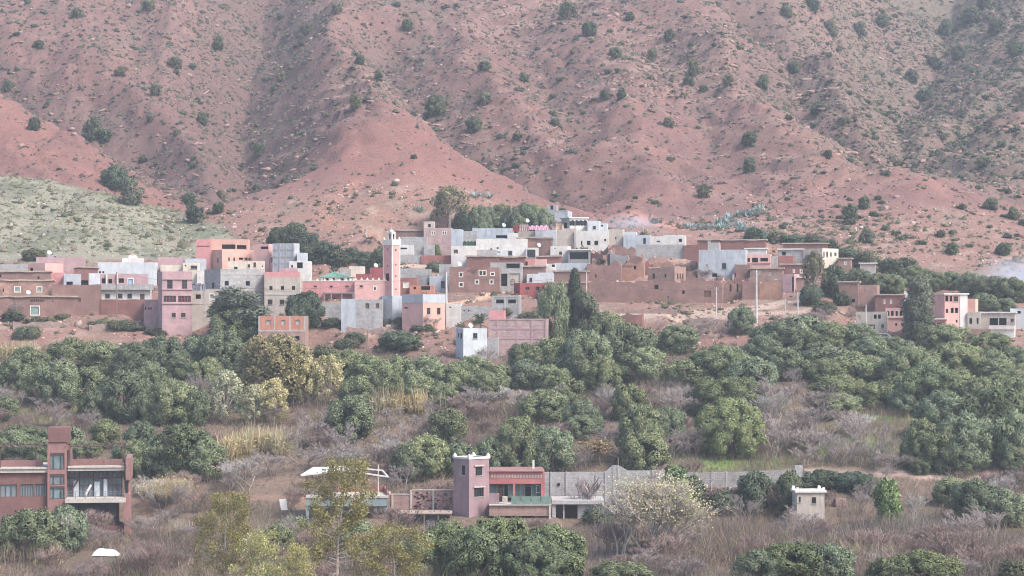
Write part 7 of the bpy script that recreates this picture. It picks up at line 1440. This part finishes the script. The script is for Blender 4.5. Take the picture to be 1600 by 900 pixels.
# --- trees dotted over the mountain
for (x, yb, h, wd, k) in ((53, 206, 24, 24, 'hilltree'), (12, 146, 22, 22, 'hilltree'), (143, 222, 40, 34, 'hilltree'), (162, 226, 26, 24, 'hilltree'), (242, 152, 22, 20, 'greyhilltree'), (315, 197, 22, 20, 'hilltree'), (340, 81, 28, 24, 'hilltree'), (272, 110, 22, 26, 'greyhilltree'), (187, 122, 20, 22, 'greyhilltree'), (176, 300, 44, 46, 'carob'), (202, 323, 46, 42, 'greyhilltree'), (303, 350, 32, 34, 'hilltree'), (405, 248, 26, 32, 'greyhilltree'), (294, 325, 24, 28, 'hilltree'), (340, 336, 20, 22, 'hilltree'), (345, 312, 16, 16, 'greyhilltree'), (637, 52, 24, 22, 'hilltree'), (591, 128, 18, 18, 'hilltree'), (555, 174, 28, 24, 'greyhilltree'), (562, 102, 18, 18, 'hilltree'), (526, 24, 20, 22, 'greyhilltree'), (680, 187, 40, 36, 'hilltree'), (741, 210, 28, 28, 'hilltree'), (757, 114, 20, 24, 'hilltree'), (757, 166, 24, 26, 'greyhilltree'), (887, 32, 34, 32, 'greyhilltree'), (922, 57, 26, 26, 'hilltree'), (962, 94, 22, 22, 'hilltree'), (985, 34, 18, 16, 'hilltree'), (1048, 66, 22, 24, 'hilltree'), (1020, 95, 20, 18, 'greyhilltree'), (1085, 122, 32, 26, 'greyhilltree'), (1076, 138, 20, 20, 'hilltree'), (1100, 148, 16, 20, 'hilltree'), (1045, 202, 20, 20, 'greyhilltree'), (972, 156, 20, 20, 'hilltree'), (947, 158, 20, 20, 'greyhilltree'), (1100, 312, 26, 26, 'greyhilltree'), (1138, 138, 22, 20, 'greyhilltree'), (1193, 142, 26, 22, 'hilltree'), (1172, 272, 28, 28, 'hilltree'), (1295, 250, 16, 18, 'hilltree'), (1330, 352, 32, 32, 'hilltree'), (1425, 132, 24, 26, 'hilltree'), (1355, 382, 24, 26, 'hilltree'), (1242, 118, 24, 24, 'hilltree'), (1172, 228, 24, 28, 'hilltree'), (1352, 328, 22, 20, 'hilltree'), (1550, 330, 22, 28, 'hilltree'), (1540, 262, 20, 30, 'greyhilltree'), (1345, 62, 28, 26, 'greyhilltree'), (1280, 180, 22, 30, 'hilltree'), (1320, 200, 20, 26, 'greyhilltree'), (1300, 60, 30, 30, 'greyhilltree'), (1380, 45, 26, 30, 'hilltree'), (1480, 60, 30, 30, 'hilltree'), (1520, 40, 30, 34, 'hilltree'), (1560, 55, 30, 34, 'hilltree'), (1500, 95, 26, 30, 'hilltree'), (1460, 110, 24, 28, 'hilltree'), (1445, 160, 24, 26, 'hilltree'), (1590, 90, 30, 34, 'hilltree'), (1540, 15, 26, 30, 'hilltree'), (1230, 30, 24, 28, 'hilltree'), (1270, 20, 24, 28, 'hilltree'), (868, 200, 18, 20, 'greyhilltree'), (820, 130, 16, 20, 'hilltree'), (480, 55, 18, 24, 'greyhilltree'), (440, 130, 18, 20, 'greyhilltree'), (230, 20, 22, 24, 'greyhilltree'), (120, 30, 20, 24, 'greyhilltree'), (60, 80, 18, 22, 'hilltree'), (1585, 345, 22, 26, 'hilltree'), (1490, 400, 22, 26, 'hilltree'), (1570, 400, 20, 26, 'hilltree')):
    T(k, x, yb - h, yb, wd * 0.88)
def auto_labels():
    """label by kind and by the findable thing next to it; counted from the left where several stand there"""
    out = {}; groups = {}
    for i, (kind, x, yt, yb, wd, label, Y) in enumerate(TREES):
        if label: out[i] = label; continue
        cx_, cy_ = x, (yt + yb) / 2
        hill = kind in ('hilltree', 'greyhilltree') and yb < 345
        best = min((l for l in LANDMARKS if (l[1] < 335) == hill or not hill and l[1] >= 335), key=lambda l: (l[0] - cx_) ** 2 + 1.6 * (l[1] - cy_) ** 2)
        dx, dy = cx_ - best[0], cy_ - best[1]
        rel = ('left of' if dx < 0 else 'right of') if abs(dx) > abs(dy) * 1.3 else ('above' if dy < 0 else 'below')
        if any(s in best[2] for s in ('corner of', 'slope', 'centre', 'edge', 'grove', 'row', 'loose trees', 'middle', 'scrub', 'crest')): rel = 'near'
        groups.setdefault((DESC[kind][0], rel, best[2]), []).append((x, yb, i))
    nth = ['', 'second', 'third', 'fourth', 'fifth', 'sixth', 'seventh', 'eighth', 'ninth', 'tenth', 'eleventh', 'twelfth', 'thirteenth', 'fourteenth']
    nth += ['fifteenth', 'sixteenth', 'seventeenth', 'eighteenth', 'nineteenth', 'twentieth', 'twenty-first', 'twenty-second', 'twenty-third', 'twenty-fourth']
    for (d, rel, lm), g in groups.items():
        g.sort()
        for k, (_, _, i) in enumerate(g):
            o_ = '' if len(g) == 1 else ', leftmost there' if k == 0 else ', rightmost there' if k == len(g) - 1 else ', %s from left' % nth[k]
            out[i] = '%s %s the %s%s' % (d, rel, lm, o_)
    return out
LAB = auto_labels()
def near_lm(X_, Y_, Z_, hill):
    px, py = X_ / Y_ * F + 800, HZ - Z_ / Y_ * F
    return min((l for l in LANDMARKS if (l[1] < 335) == hill), key=lambda l: (l[0] - px) ** 2 + 1.6 * (l[1] - py) ** 2)[2]
def plant(kind, loc, sx, sz, rz, label, var):
    crown, trunk, W_, H_ = TEMPL[kind][var % len(TEMPL[kind])]; d = DESC[kind]
    e = empty(d[1], loc, rz); e.scale = (sx / W_, sx / W_, sz / H_); tag(e, label, d[2], d[4])
    if trunk is not None: copy_obj(trunk, 'branches' if crown is None or kind in ('neartree', 'nearyellow', 'paleleaf', 'rustleaf') else 'trunk', e)
    if crown is not None: copy_obj(crown, d[3], e)
    return e
for i, (kind, x, yt, yb, wd, label, Y) in enumerate(TREES):
    if Y is None: p = hit(x, yb)
    else: X_ = (x - 800) * Y / F; p = (X_, Y, float(height(X_, Y)))
    m = p[1] / F; hh = max((HZ - yt) * m - p[2], 0.8)
    plant(kind, (p[0], p[1] + (wd * m * 0.35 if Y is None else 0), p[2] - 0.05), wd * m * random.uniform(0.90, 1.14), hh * random.uniform(0.96, 1.10), random.uniform(0, 6.28), LAB[i], random.randrange(9))

# ------------------------------------------------------------------ low scrub, rocks and rubble that nobody could count
def dome_mesh_batch(P, R, Hs, C, rng, nleaf=12):
    """many small shrubs in one mesh: a rough low dome and a tuft of leaf blades on each"""
    n = len(P); a = np.arange(6) * (2 * pi / 6)
    rings = [(1.0, 0.0), (0.72, 0.75)]
    V = []
    for (rr, hh) in rings:
        j = rng.uniform(0.7, 1.25, (n, 6)); x = P[:, None, 0] + np.cos(a)[None] * R[:, None] * rr * j; y = P[:, None, 1] + np.sin(a)[None] * R[:, None] * rr * j; z = P[:, None, 2] + Hs[:, None] * hh * rng.uniform(0.75, 1.2, (n, 6)) - 0.05; V.append(np.stack([x, y, z], -1))
    V = np.concatenate(V, 1)                       # n,12,3
    fq = [(j, (j + 1) % 6, 6 + (j + 1) % 6, 6 + j) for j in range(6)] + [(6, 7, 8, 9), (6, 9, 10, 11)]
    Fd = (np.array(fq)[None] + (np.arange(n) * 12)[:, None, None]).reshape(-1, 4)
    Cd = np.repeat(C * 0.85, 12, axis=0).reshape(n, 12, 3) * rng.uniform(0.8, 1.2, (n, 12, 1))
    d = rng.normal(size=(n, nleaf, 3)); d[..., 2] = np.abs(d[..., 2]); d = unit(d); S = np.stack([R, R, Hs], -1)[:, None]
    p = P[:, None] + d * S * 0.9; ax = unit(d + rng.normal(0, 0.5, d.shape) + np.array([0, 0, 0.3])); b = unit(np.cross(ax, rng.normal(size=d.shape))); ln = (R[:, None, None] * 0.6); wd = ln * 0.45
    LV = np.stack([p, p + ax * ln * 0.5 + b * wd * 0.5, p + ax * ln, p + ax * ln * 0.5 - b * wd * 0.5], 2).reshape(-1, 3)
    LC = np.repeat((C[:, None] * rng.uniform(0.75, 1.4, (n, nleaf, 1))).reshape(-1, 3), 4, axis=0)
    LF = np.arange(len(LV)).reshape(-1, 4) + n * 12
    return np.concatenate([V.reshape(-1, 3), LV]), np.concatenate([Fd, LF]), np.concatenate([Cd.reshape(-1, 3), LC])
def scatter(n, ymin, ymax, dens, margin=1.12):
    out = []
    tot = 0
    while tot < n:
        y = np.sqrt(RNG.uniform(ymin ** 2, ymax ** 2, n)); x = RNG.uniform(-1, 1, n) * 800 / F * y * margin
        k = RNG.random(n) < dens(x, y); out.append(np.stack([x[k], y[k]], 1)); tot += int(k.sum())
    P = np.concatenate(out)[:n]; return P[:, 0], P[:, 1], height(P[:, 0], P[:, 1])
def gridval(G, x, y): return G[np.clip(np.searchsorted(gy, y), 0, len(gy) - 1), np.clip(((x - gx[0]) / GS).astype(int), 0, len(gx) - 1)]
def dens_hill(x, y):
    cx_ = x / y * F + 800; z = height(x, y); cy_ = HZ - z / y * F
    n = fbm(x / 26, y / 26, 201, 3)
    d = 0.08 + 0.30 * sstep(-0.35, 0.45, n) + 0.50 * sstep(260, 60, cy_) + 0.35 * gridval(ROCKY, x, y) + 0.5 * sstep(1, 8, gridval(GUL, x, y))
    d = d * (1 - 0.93 * gridval(SMOOTH, x, y))
    d = d + 0.9 * sstep(1180, 1420, cx_) * sstep(280, 80, cy_)
    gl = gridval(GL, x, y)
    return np.clip(np.where(gl > 0.5, 0.9, d), 0.03, 1)
x, y, z = scatter(19500, 402, 720, dens_hill)
xf, yf, zf_ = scatter(3200, 600, 862, lambda a, b: np.clip(sstep(1150, 1400, a / b * F + 800) * (b > 700) + sstep(1300, 1500, a / b * F + 800) * 0.8, 0, 1))
x = np.concatenate([x, xf]); y = np.concatenate([y, yf]); z = np.concatenate([z, zf_])
gl = gridval(GL, x, y) > 0.5; rt_ = sstep(1180, 1420, x / y * F + 800)
R_ = np.exp(RNG.normal(-1.22, 0.48, len(x))) * (1 + 0.5 * rt_); R_ = np.clip(R_, 0.14, 1.1); H_s = R_ * RNG.uniform(0.7, 1.25, len(x)) * np.where(gl, 0.75, 1.0)
Cs = np.array([0.066, 0.076, 0.058]) * RNG.uniform(0.5, 1.6, (len(x), 1)) * (1 + RNG.normal(0, 0.06, (len(x), 3)))
dry = RNG.random(len(x)) < 0.25; Cs[dry] = np.array([0.15, 0.125, 0.085]) * RNG.uniform(0.7, 1.3, (dry.sum(), 1))
Cs[gl] = np.array([0.17, 0.165, 0.115]) * RNG.uniform(0.55, 1.35, (gl.sum(), 1))
Pm = np.stack([x, y, z], 1); vis = visible(x, y, z + 0.3) & (np.abs(x / y * F) < 805) & (HZ - z / y * F > -6) & ~gl
order = np.argsort(-(R_ / y) * vis); big = order[:300]; rest = np.setdiff1d(np.arange(len(x)), big)
V, Fq, C = dome_mesh_batch(Pm[rest], R_[rest] * 1.1, H_s[rest] * 0.9, Cs[rest], RNG, 4)
tag(lnk(bpy.data.objects.new('mountain_scrub', mesh_np('mountain_scrub', V, Fq, LEAF, C))), 'low dark scrub scattered over the red mountainside and grassy hill', 'scrub', kind='stuff')
# still finer tufts: four-sided ragged pyramids
def dens_tuft(a, b): return np.clip(dens_hill(a, b) * 0.8 + 0.12, 0, 1)
xt, yt_, zt_ = scatter(46000, 402, 730, dens_tuft); nT = len(xt); rT = np.exp(RNG.normal(-1.45, 0.38, nT)); hT = rT * RNG.uniform(0.7, 1.5, nT); aT = RNG.uniform(0, 6.28, nT)
Vt = [np.stack([xt + np.cos(aT + k * pi / 2) * rT * RNG.uniform(0.8, 1.9, nT), yt_ + np.sin(aT + k * pi / 2) * rT * RNG.uniform(0.7, 1.2, nT), zt_ - 0.12 + RNG.uniform(0, 0.1, nT)], 1) for k in range(4)] + [np.stack([xt + RNG.normal(0, 0.3, nT) * rT, yt_ + RNG.normal(0, 0.3, nT) * rT, zt_ + hT], 1)]
Vt = np.stack(Vt, 1).reshape(-1, 3); Ft = (np.array([(0, 1, 4), (1, 2, 4), (2, 3, 4), (3, 0, 4)])[None] + (np.arange(nT) * 5)[:, None, None]).reshape(-1, 3)
Ct = np.array([0.058, 0.062, 0.050]) * RNG.uniform(0.5, 1.6, (nT, 1)); br_ = RNG.random(nT) < 0.3; Ct[br_] = np.array([0.13, 0.10, 0.08]) * RNG.uniform(0.6, 1.4, (br_.sum(), 1)); gl_ = gridval(GL, xt, yt_) > 0.5; Ct[gl_] = np.array([0.15, 0.145, 0.095]) * RNG.uniform(0.6, 1.4, (gl_.sum(), 1))
tag(lnk(bpy.data.objects.new('mountain_tufts', mesh_np('mountain_tufts', Vt, Ft, LEAF, np.repeat(Ct, 5, axis=0)))), 'tiny dry tufts sprinkled between the shrubs of the mountainside', 'tufts', kind='stuff')
SHT = []
for s in range(5):
    L = Leaves(500 + s)
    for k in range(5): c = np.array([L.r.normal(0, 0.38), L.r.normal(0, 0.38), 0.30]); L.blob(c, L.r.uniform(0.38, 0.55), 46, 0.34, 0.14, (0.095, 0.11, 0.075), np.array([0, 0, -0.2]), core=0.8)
    SHT.append(L.mesh('hill_shrub', LEAF))
for k, i in enumerate(big):
    o = bpy.data.objects.new('hill_shrub', SHT[k % 5]); COL.objects.link(o); o.location = (x[i], y[i], z[i] - 0.08); r = float(R_[i]); o.scale = (r * 1.05, r * 1.05, float(H_s[i]) * 1.1); o.rotation_euler = (0, 0, random.uniform(0, 6.28))
    lm = near_lm(x[i], y[i], z[i], True); tag(o, 'low dark shrub growing near the %s' % lm, 'shrub', 'mountain shrubs near the ' + lm)
def rocks_batch(P, S, yaw, C, rng):
    n = len(P); cu = np.array([(-1, -1, -1), (1, -1, -1), (1, 1, -1), (-1, 1, -1), (-1, -1, 1), (1, -1, 1), (1, 1, 1), (-1, 1, 1)], float) * 0.5
    V = cu[None] * S[:, None] * rng.uniform(0.6, 1.25, (n, 8, 3)); V[:, 4:, :2] *= 0.72
    c, s = np.cos(yaw)[:, None], np.sin(yaw)[:, None]; tl = rng.normal(0, 0.22, (n, 1)); X_ = V[..., 0] * c - V[..., 1] * s; Y_ = V[..., 0] * s + V[..., 1] * c; V = np.stack([X_, Y_, V[..., 2] + X_ * tl], -1) + P[:, None]
    f = np.array([(0, 3, 2, 1), (4, 5, 6, 7), (0, 1, 5, 4), (1, 2, 6, 5), (2, 3, 7, 6), (3, 0, 4, 7)]); Fq = (f[None] + (np.arange(n) * 8)[:, None, None]).reshape(-1, 4)
    return V.reshape(-1, 3), Fq, np.repeat(C, 8, axis=0)
def dens_rock(x, y): return np.clip(0.10 + 0.9 * gridval(ROCKY, x, y) + 0.25 * gridval(GUL, x, y) / 10, 0, 1) * (gridval(GL, x, y) < 0.5) * (1 - 0.8 * gridval(SMOOTH, x, y))
x, y, z = scatter(16000, 425, 720, dens_rock)
S_ = np.exp(RNG.normal(-0.85, 0.45, (len(x), 1))) * np.array([[1.25, 0.8, 0.6]]); led = RNG.random(len(x)) < 0.3; S_[led] *= np.array([2.6, 0.9, 0.8]); yaw = RNG.normal(0.25, 0.45, len(x))
gd = poly_dist(x, y, [w(*p) for p in GORGE]); gw = (gd < 42) & (RNG.random(len(x)) < 0.5) & (y > 480); S_[gw & ~led] *= np.array([1.9, 1.1, 1.4]); led = led | gw; S_[:, 0] = np.minimum(S_[:, 0], 2.6)
Cr = np.array([0.285, 0.185, 0.16]) * RNG.uniform(0.45, 1.35, (len(x), 1)) * (1 + RNG.normal(0, 0.05, (len(x), 3))); Cr[led] *= 0.7
P_ = np.stack([x, y, z + S_[:, 2] * 0.15], 1); vis = visible(x, y, z + 0.4) & (np.abs(x / y * F) < 800) & (HZ - z / y * F > 0); order = np.argsort(-(S_[:, 0] / y) * vis); big = order[:240]; rest = np.setdiff1d(np.arange(len(x)), big)
ROCK = attr_mat('rock', fine=3.0, fvar=0.35, rough=0.9, bump=0.8, bscale=4.0)
V, Fq, C = rocks_batch(P_[rest], S_[rest], yaw[rest], Cr[rest], RNG)
tag(lnk(bpy.data.objects.new('loose_stones', mesh_np('loose_stones', V, Fq, ROCK, C))), 'loose stones and broken ledges strewn over the mountainside', 'stones', kind='stuff')
RKT = []
for s in range(6):
    r = np.random.default_rng(600 + s); Vr = CSV * np.array([0.62, 0.5, 0.5]) * r.uniform(0.8, 1.15, (len(CSV), 1)); Vr[:, 2] = np.clip(Vr[:, 2], -0.4, 0.36 + 0.1 * r.random())
    RKT.append(mesh_np('boulder', Vr, CSF, ROCK, np.tile(np.array([0.31, 0.205, 0.178]) * r.uniform(0.75, 1.2), (len(Vr), 1))))
for k, i in enumerate(big):
    o = bpy.data.objects.new('boulder', RKT[k % 6]); COL.objects.link(o); o.location = tuple(P_[i]); o.scale = tuple(S_[i]); o.rotation_euler = (random.gauss(0, 0.2), random.gauss(0, 0.2), float(yaw[i]))
    lm = near_lm(x[i], y[i], z[i], True); tag(o, 'pale pink boulder lying near the %s' % lm, 'boulder', 'boulders near the ' + lm)
g = hit(1314, 792); o = bpy.data.objects.new('boulder', RKT[0]); COL.objects.link(o); o.location = (g[0], g[1], g[2] + 0.35); o.scale = (1.6, 1.2, 1.5); tag(o, 'big smooth boulder right of the small square hut', 'boulder')
# rubble on the village slope
def dens_vil(x, y):
    z_ = height(x, y); return 0.25 + 0.75 * sstep(0.0, 0.5, fbm(x / 9, y / 9, 231, 2))
x, y, z = scatter(3600, 336, 436, dens_vil); S_ = np.exp(RNG.normal(-1.15, 0.4, (len(x), 1))) * np.array([[1.2, 0.9, 0.7]]); Cr = np.array([0.40, 0.30, 0.26]) * RNG.uniform(0.6, 1.4, (len(x), 1)); V, Fq, C = rocks_batch(np.stack([x, y, z + 0.02], 1), S_, RNG.uniform(0, 3, len(x)), Cr, RNG)
tag(lnk(bpy.data.objects.new('village_rubble', mesh_np('village_rubble', V, Fq, ROCK, C))), 'rubble and stones lying between the village houses', 'rubble', kind='stuff')
x, y, z = scatter(2600, 333, 432, dens_vil); R_ = np.exp(RNG.normal(-1.0, 0.4, len(x))); Cs = np.where((RNG.random(len(x)) < 0.5)[:, None], np.array([[0.085, 0.095, 0.06]]), np.array([[0.19, 0.15, 0.11]])) * RNG.uniform(0.7, 1.3, (len(x), 1))
V, Fq, C = dome_mesh_batch(np.stack([x, y, z], 1), R_, R_ * RNG.uniform(0.6, 1.0, len(x)), Cs, RNG)
tag(lnk(bpy.data.objects.new('village_weeds', mesh_np('village_weeds', V, Fq, LEAF, C))), 'weeds and dry tufts on the slope around the houses', 'weeds', kind='stuff')
# dry brush of the valley
def dens_dry(x, y):
    z_ = height(x, y); d = 0.35 + 0.65 * sstep(-0.3, 0.4, fbm(x / 12, y / 12, 241, 2)); d = np.where(y < 248, 1.0, d)
    for (c, dA, LA, dB, LB, zz) in CUTS[-6:-1]:
        u = (x - c[0]) * dA[0] + (y - c[1]) * dA[1]; v = (x - c[0]) * dB[0] + (y - c[1]) * dB[1]; d = np.where((u > -1) & (u < LA + 1) & (v > -4) & (v < LB), 0, d)
    d = np.where((np.abs(x - TARP[0]) < 2.9) & (y > TARP[1] - 12) & (y < TARP[1] + 3.0), 0, d)
    for pts in ROADS: d = np.where(poly_dist(x, y, pts) < 1.6, 0, d)
    return d * (1 - sstep(328, 338, y) * 0.9)
TARP = hit(166, 868); ROADS = [[hit(*p) for p in q] for q in ([(205, 785), (300, 779), (400, 779), (490, 783)], [(1240, 744), (1330, 742), (1420, 741), (1560, 745)])]
n = 56000; x, y, z = scatter(n, 196, 338, dens_dry); tone = fbm(x / 9, y / 9, 251, 3)
hgt = RNG.uniform(0.5, 1.0, n) * (0.7 + 1.5 * sstep(-0.2, 0.5, fbm(x / 7, y / 7, 255, 2))) * np.where(y < 250, 1.25, 0.95)
base_c = np.array([0.215, 0.152, 0.130]) * (1 + 0.35 * tone[:, None]); straw = (RNG.random(n) < 0.16) | (tone > 0.55); base_c[straw] = np.array([0.36, 0.29, 0.19]); gg = (RNG.random(n) < 0.10); base_c[gg] = np.array([0.13, 0.15, 0.075]); gr_ = (tone < -0.35); base_c[gr_] = base_c[gr_] * 0.5 + np.array([0.22, 0.20, 0.19]) * 0.5
VV = []; CC = []
for k in range(5):
    lean = RNG.normal(0, 0.22 if k == 0 else 0.55, (n, 2)); f = 1.0 if k == 0 else RNG.uniform(0.35, 0.8, n); t0 = 0 if k == 0 else RNG.uniform(0.1, 0.6, n) * hgt
    b0 = np.stack([x, y, z - 0.05 + t0], 1) + (0 if k == 0 else np.concatenate([RNG.normal(0, 0.12, (n, 2)), np.zeros((n, 1))], 1)); h_ = (hgt * f)[:, None]
    tip = b0 + np.concatenate([lean * h_, h_], 1); a = RNG.uniform(0, pi, n); wv = np.stack([np.cos(a), np.sin(a), np.zeros(n)], 1) * (0.036 if k == 0 else 0.026) * (1 + (y < 215) * 0.2)[:, None]
    VV.append(np.stack([b0 - wv, b0 + wv, tip], 1).reshape(-1, 3)); CC.append(np.repeat(base_c * RNG.uniform(0.55, 1.6, (n, 1)), 3, axis=0))
VV = np.concatenate(VV); CC = np.clip(np.concatenate(CC), 0.01, 1)
tag(lnk(bpy.data.objects.new('dry_brush', mesh_np('dry_brush', VV, np.arange(len(VV)).reshape(-1, 3), DRYLEAF, CC))), 'dry mauve-brown brushwood covering the valley floor between trees', 'brush', kind='stuff')
# single thickets over the brush
xa, ya, za = scatter(120, 208, 250, dens_dry); xb, yb_, zb_ = scatter(180, 258, 326, dens_dry); x = np.concatenate([xa, xb]); y = np.concatenate([ya, yb_]); z = np.concatenate([za, zb_])
for k in range(len(x)):
    px = x[k] / y[k] * F + 800; py = HZ - z[k] / y[k] * F
    s = random.uniform(2.6, 4.8); plant('thicket' if k % 3 else 'bare', (float(x[k]), float(y[k]), float(z[k])), s, s * random.uniform(0.55, 0.85), random.uniform(0, 6), 'leafless %s rising from dry brush near the %s' % ('mauve-brown thicket' if k % 3 else 'grey bush', near_lm(x[k], y[k], z[k], False)), k)['group'] = 'thickets near the ' + near_lm(x[k], y[k], z[k], False)

# ------------------------------------------------------------------ hazy air
HZM = bpy.data.materials.new('pale_air'); HZM.use_nodes = True; nt = HZM.node_tree
for nn in list(nt.nodes): nt.nodes.remove(nn)
ho = nt.nodes.new('ShaderNodeOutputMaterial'); hv = nt.nodes.new('ShaderNodeVolumePrincipled'); hv.inputs['Color'].default_value = (0.80, 0.90, 1.0, 1); hv.inputs['Density'].default_value = 0.00027; hv.inputs['Anisotropy'].default_value = 0.2
nt.links.new(hv.outputs[0], ho.inputs['Volume'])
zmin, zmax = float(GH.min()) - 1.5, float(GH.max()) + 12
q = MB(); q.box(-223, 223, -64, 876, zmin, zmax); hz = q.build('haze', HZM); tag(hz, 'thin bluish haze filling the valley air', 'haze', kind='stuff')

def smoke(label, px, py, Y, rx, rz, dens, seed):
    m = bpy.data.materials.new('thin_smoke'); m.use_nodes = True; t = m.node_tree
    for nn in list(t.nodes): t.nodes.remove(nn)
    out = t.nodes.new('ShaderNodeOutputMaterial'); v = t.nodes.new('ShaderNodeVolumePrincipled'); v.inputs['Color'].default_value = (0.80, 0.88, 1.0, 1)
    tc = t.nodes.new('ShaderNodeTexCoord'); nz = nd(t, 'ShaderNodeTexNoise', Scale=1.6, Detail=4.0); t.links.new(tc.outputs['Object'], nz.inputs['Vector'])
    ln = t.nodes.new('ShaderNodeVectorMath'); ln.operation = 'LENGTH'; t.links.new(tc.outputs['Object'], ln.inputs[0])
    a = nd(t, 'ShaderNodeMapRange'); a.inputs[1].default_value = 1.0; a.inputs[2].default_value = 0.1; a.inputs[3].default_value = 0.0; a.inputs[4].default_value = 1.0; t.links.new(ln.outputs['Value'], a.inputs[0])
    b = nd(t, 'ShaderNodeMapRange'); b.inputs[1].default_value = 0.35; b.inputs[2].default_value = 0.65; b.inputs[3].default_value = 0.15; b.inputs[4].default_value = 1.0; t.links.new(nz.outputs[0], b.inputs[0])
    mu = nd(t, 'ShaderNodeMath', operation='MULTIPLY'); t.links.new(a.outputs[0], mu.inputs[0]); t.links.new(b.outputs[0], mu.inputs[1])
    m2 = nd(t, 'ShaderNodeMath', operation='MULTIPLY'); t.links.new(mu.outputs[0], m2.inputs[0]); m2.inputs[1].default_value = dens; t.links.new(m2.outputs[0], v.inputs['Density']); t.links.new(v.outputs[0], out.inputs['Volume'])
    V4, F4 = cube_sphere(4); me = mesh_np('smoke', V4, F4, m); bm_ = __import__('bmesh').new(); bm_.from_mesh(me); __import__('bmesh').ops.remove_doubles(bm_, verts=bm_.verts, dist=1e-4); __import__('bmesh').ops.recalc_face_normals(bm_, faces=bm_.faces); bm_.to_mesh(me); bm_.free()
    o = lnk(bpy.data.objects.new('smoke', me)); o.location = w(px, py, Y); o.scale = (rx, 6.0, rz); tag(o, label, 'smoke', kind='stuff')
smoke('thin blue smoke drifting over the trees at the right edge', 1590, 440, 368, 8.5, 5.0, 0.30, 1)
smoke('faint smoke rising behind the upper right sheds', 985, 352, 424, 7.0, 2.6, 0.15, 2)
for o in bpy.data.objects:
    if o.parent is None and 'category' in o.keys() and 'kind' not in o.keys() and 'wall' in o.name: o['kind'] = 'thing'
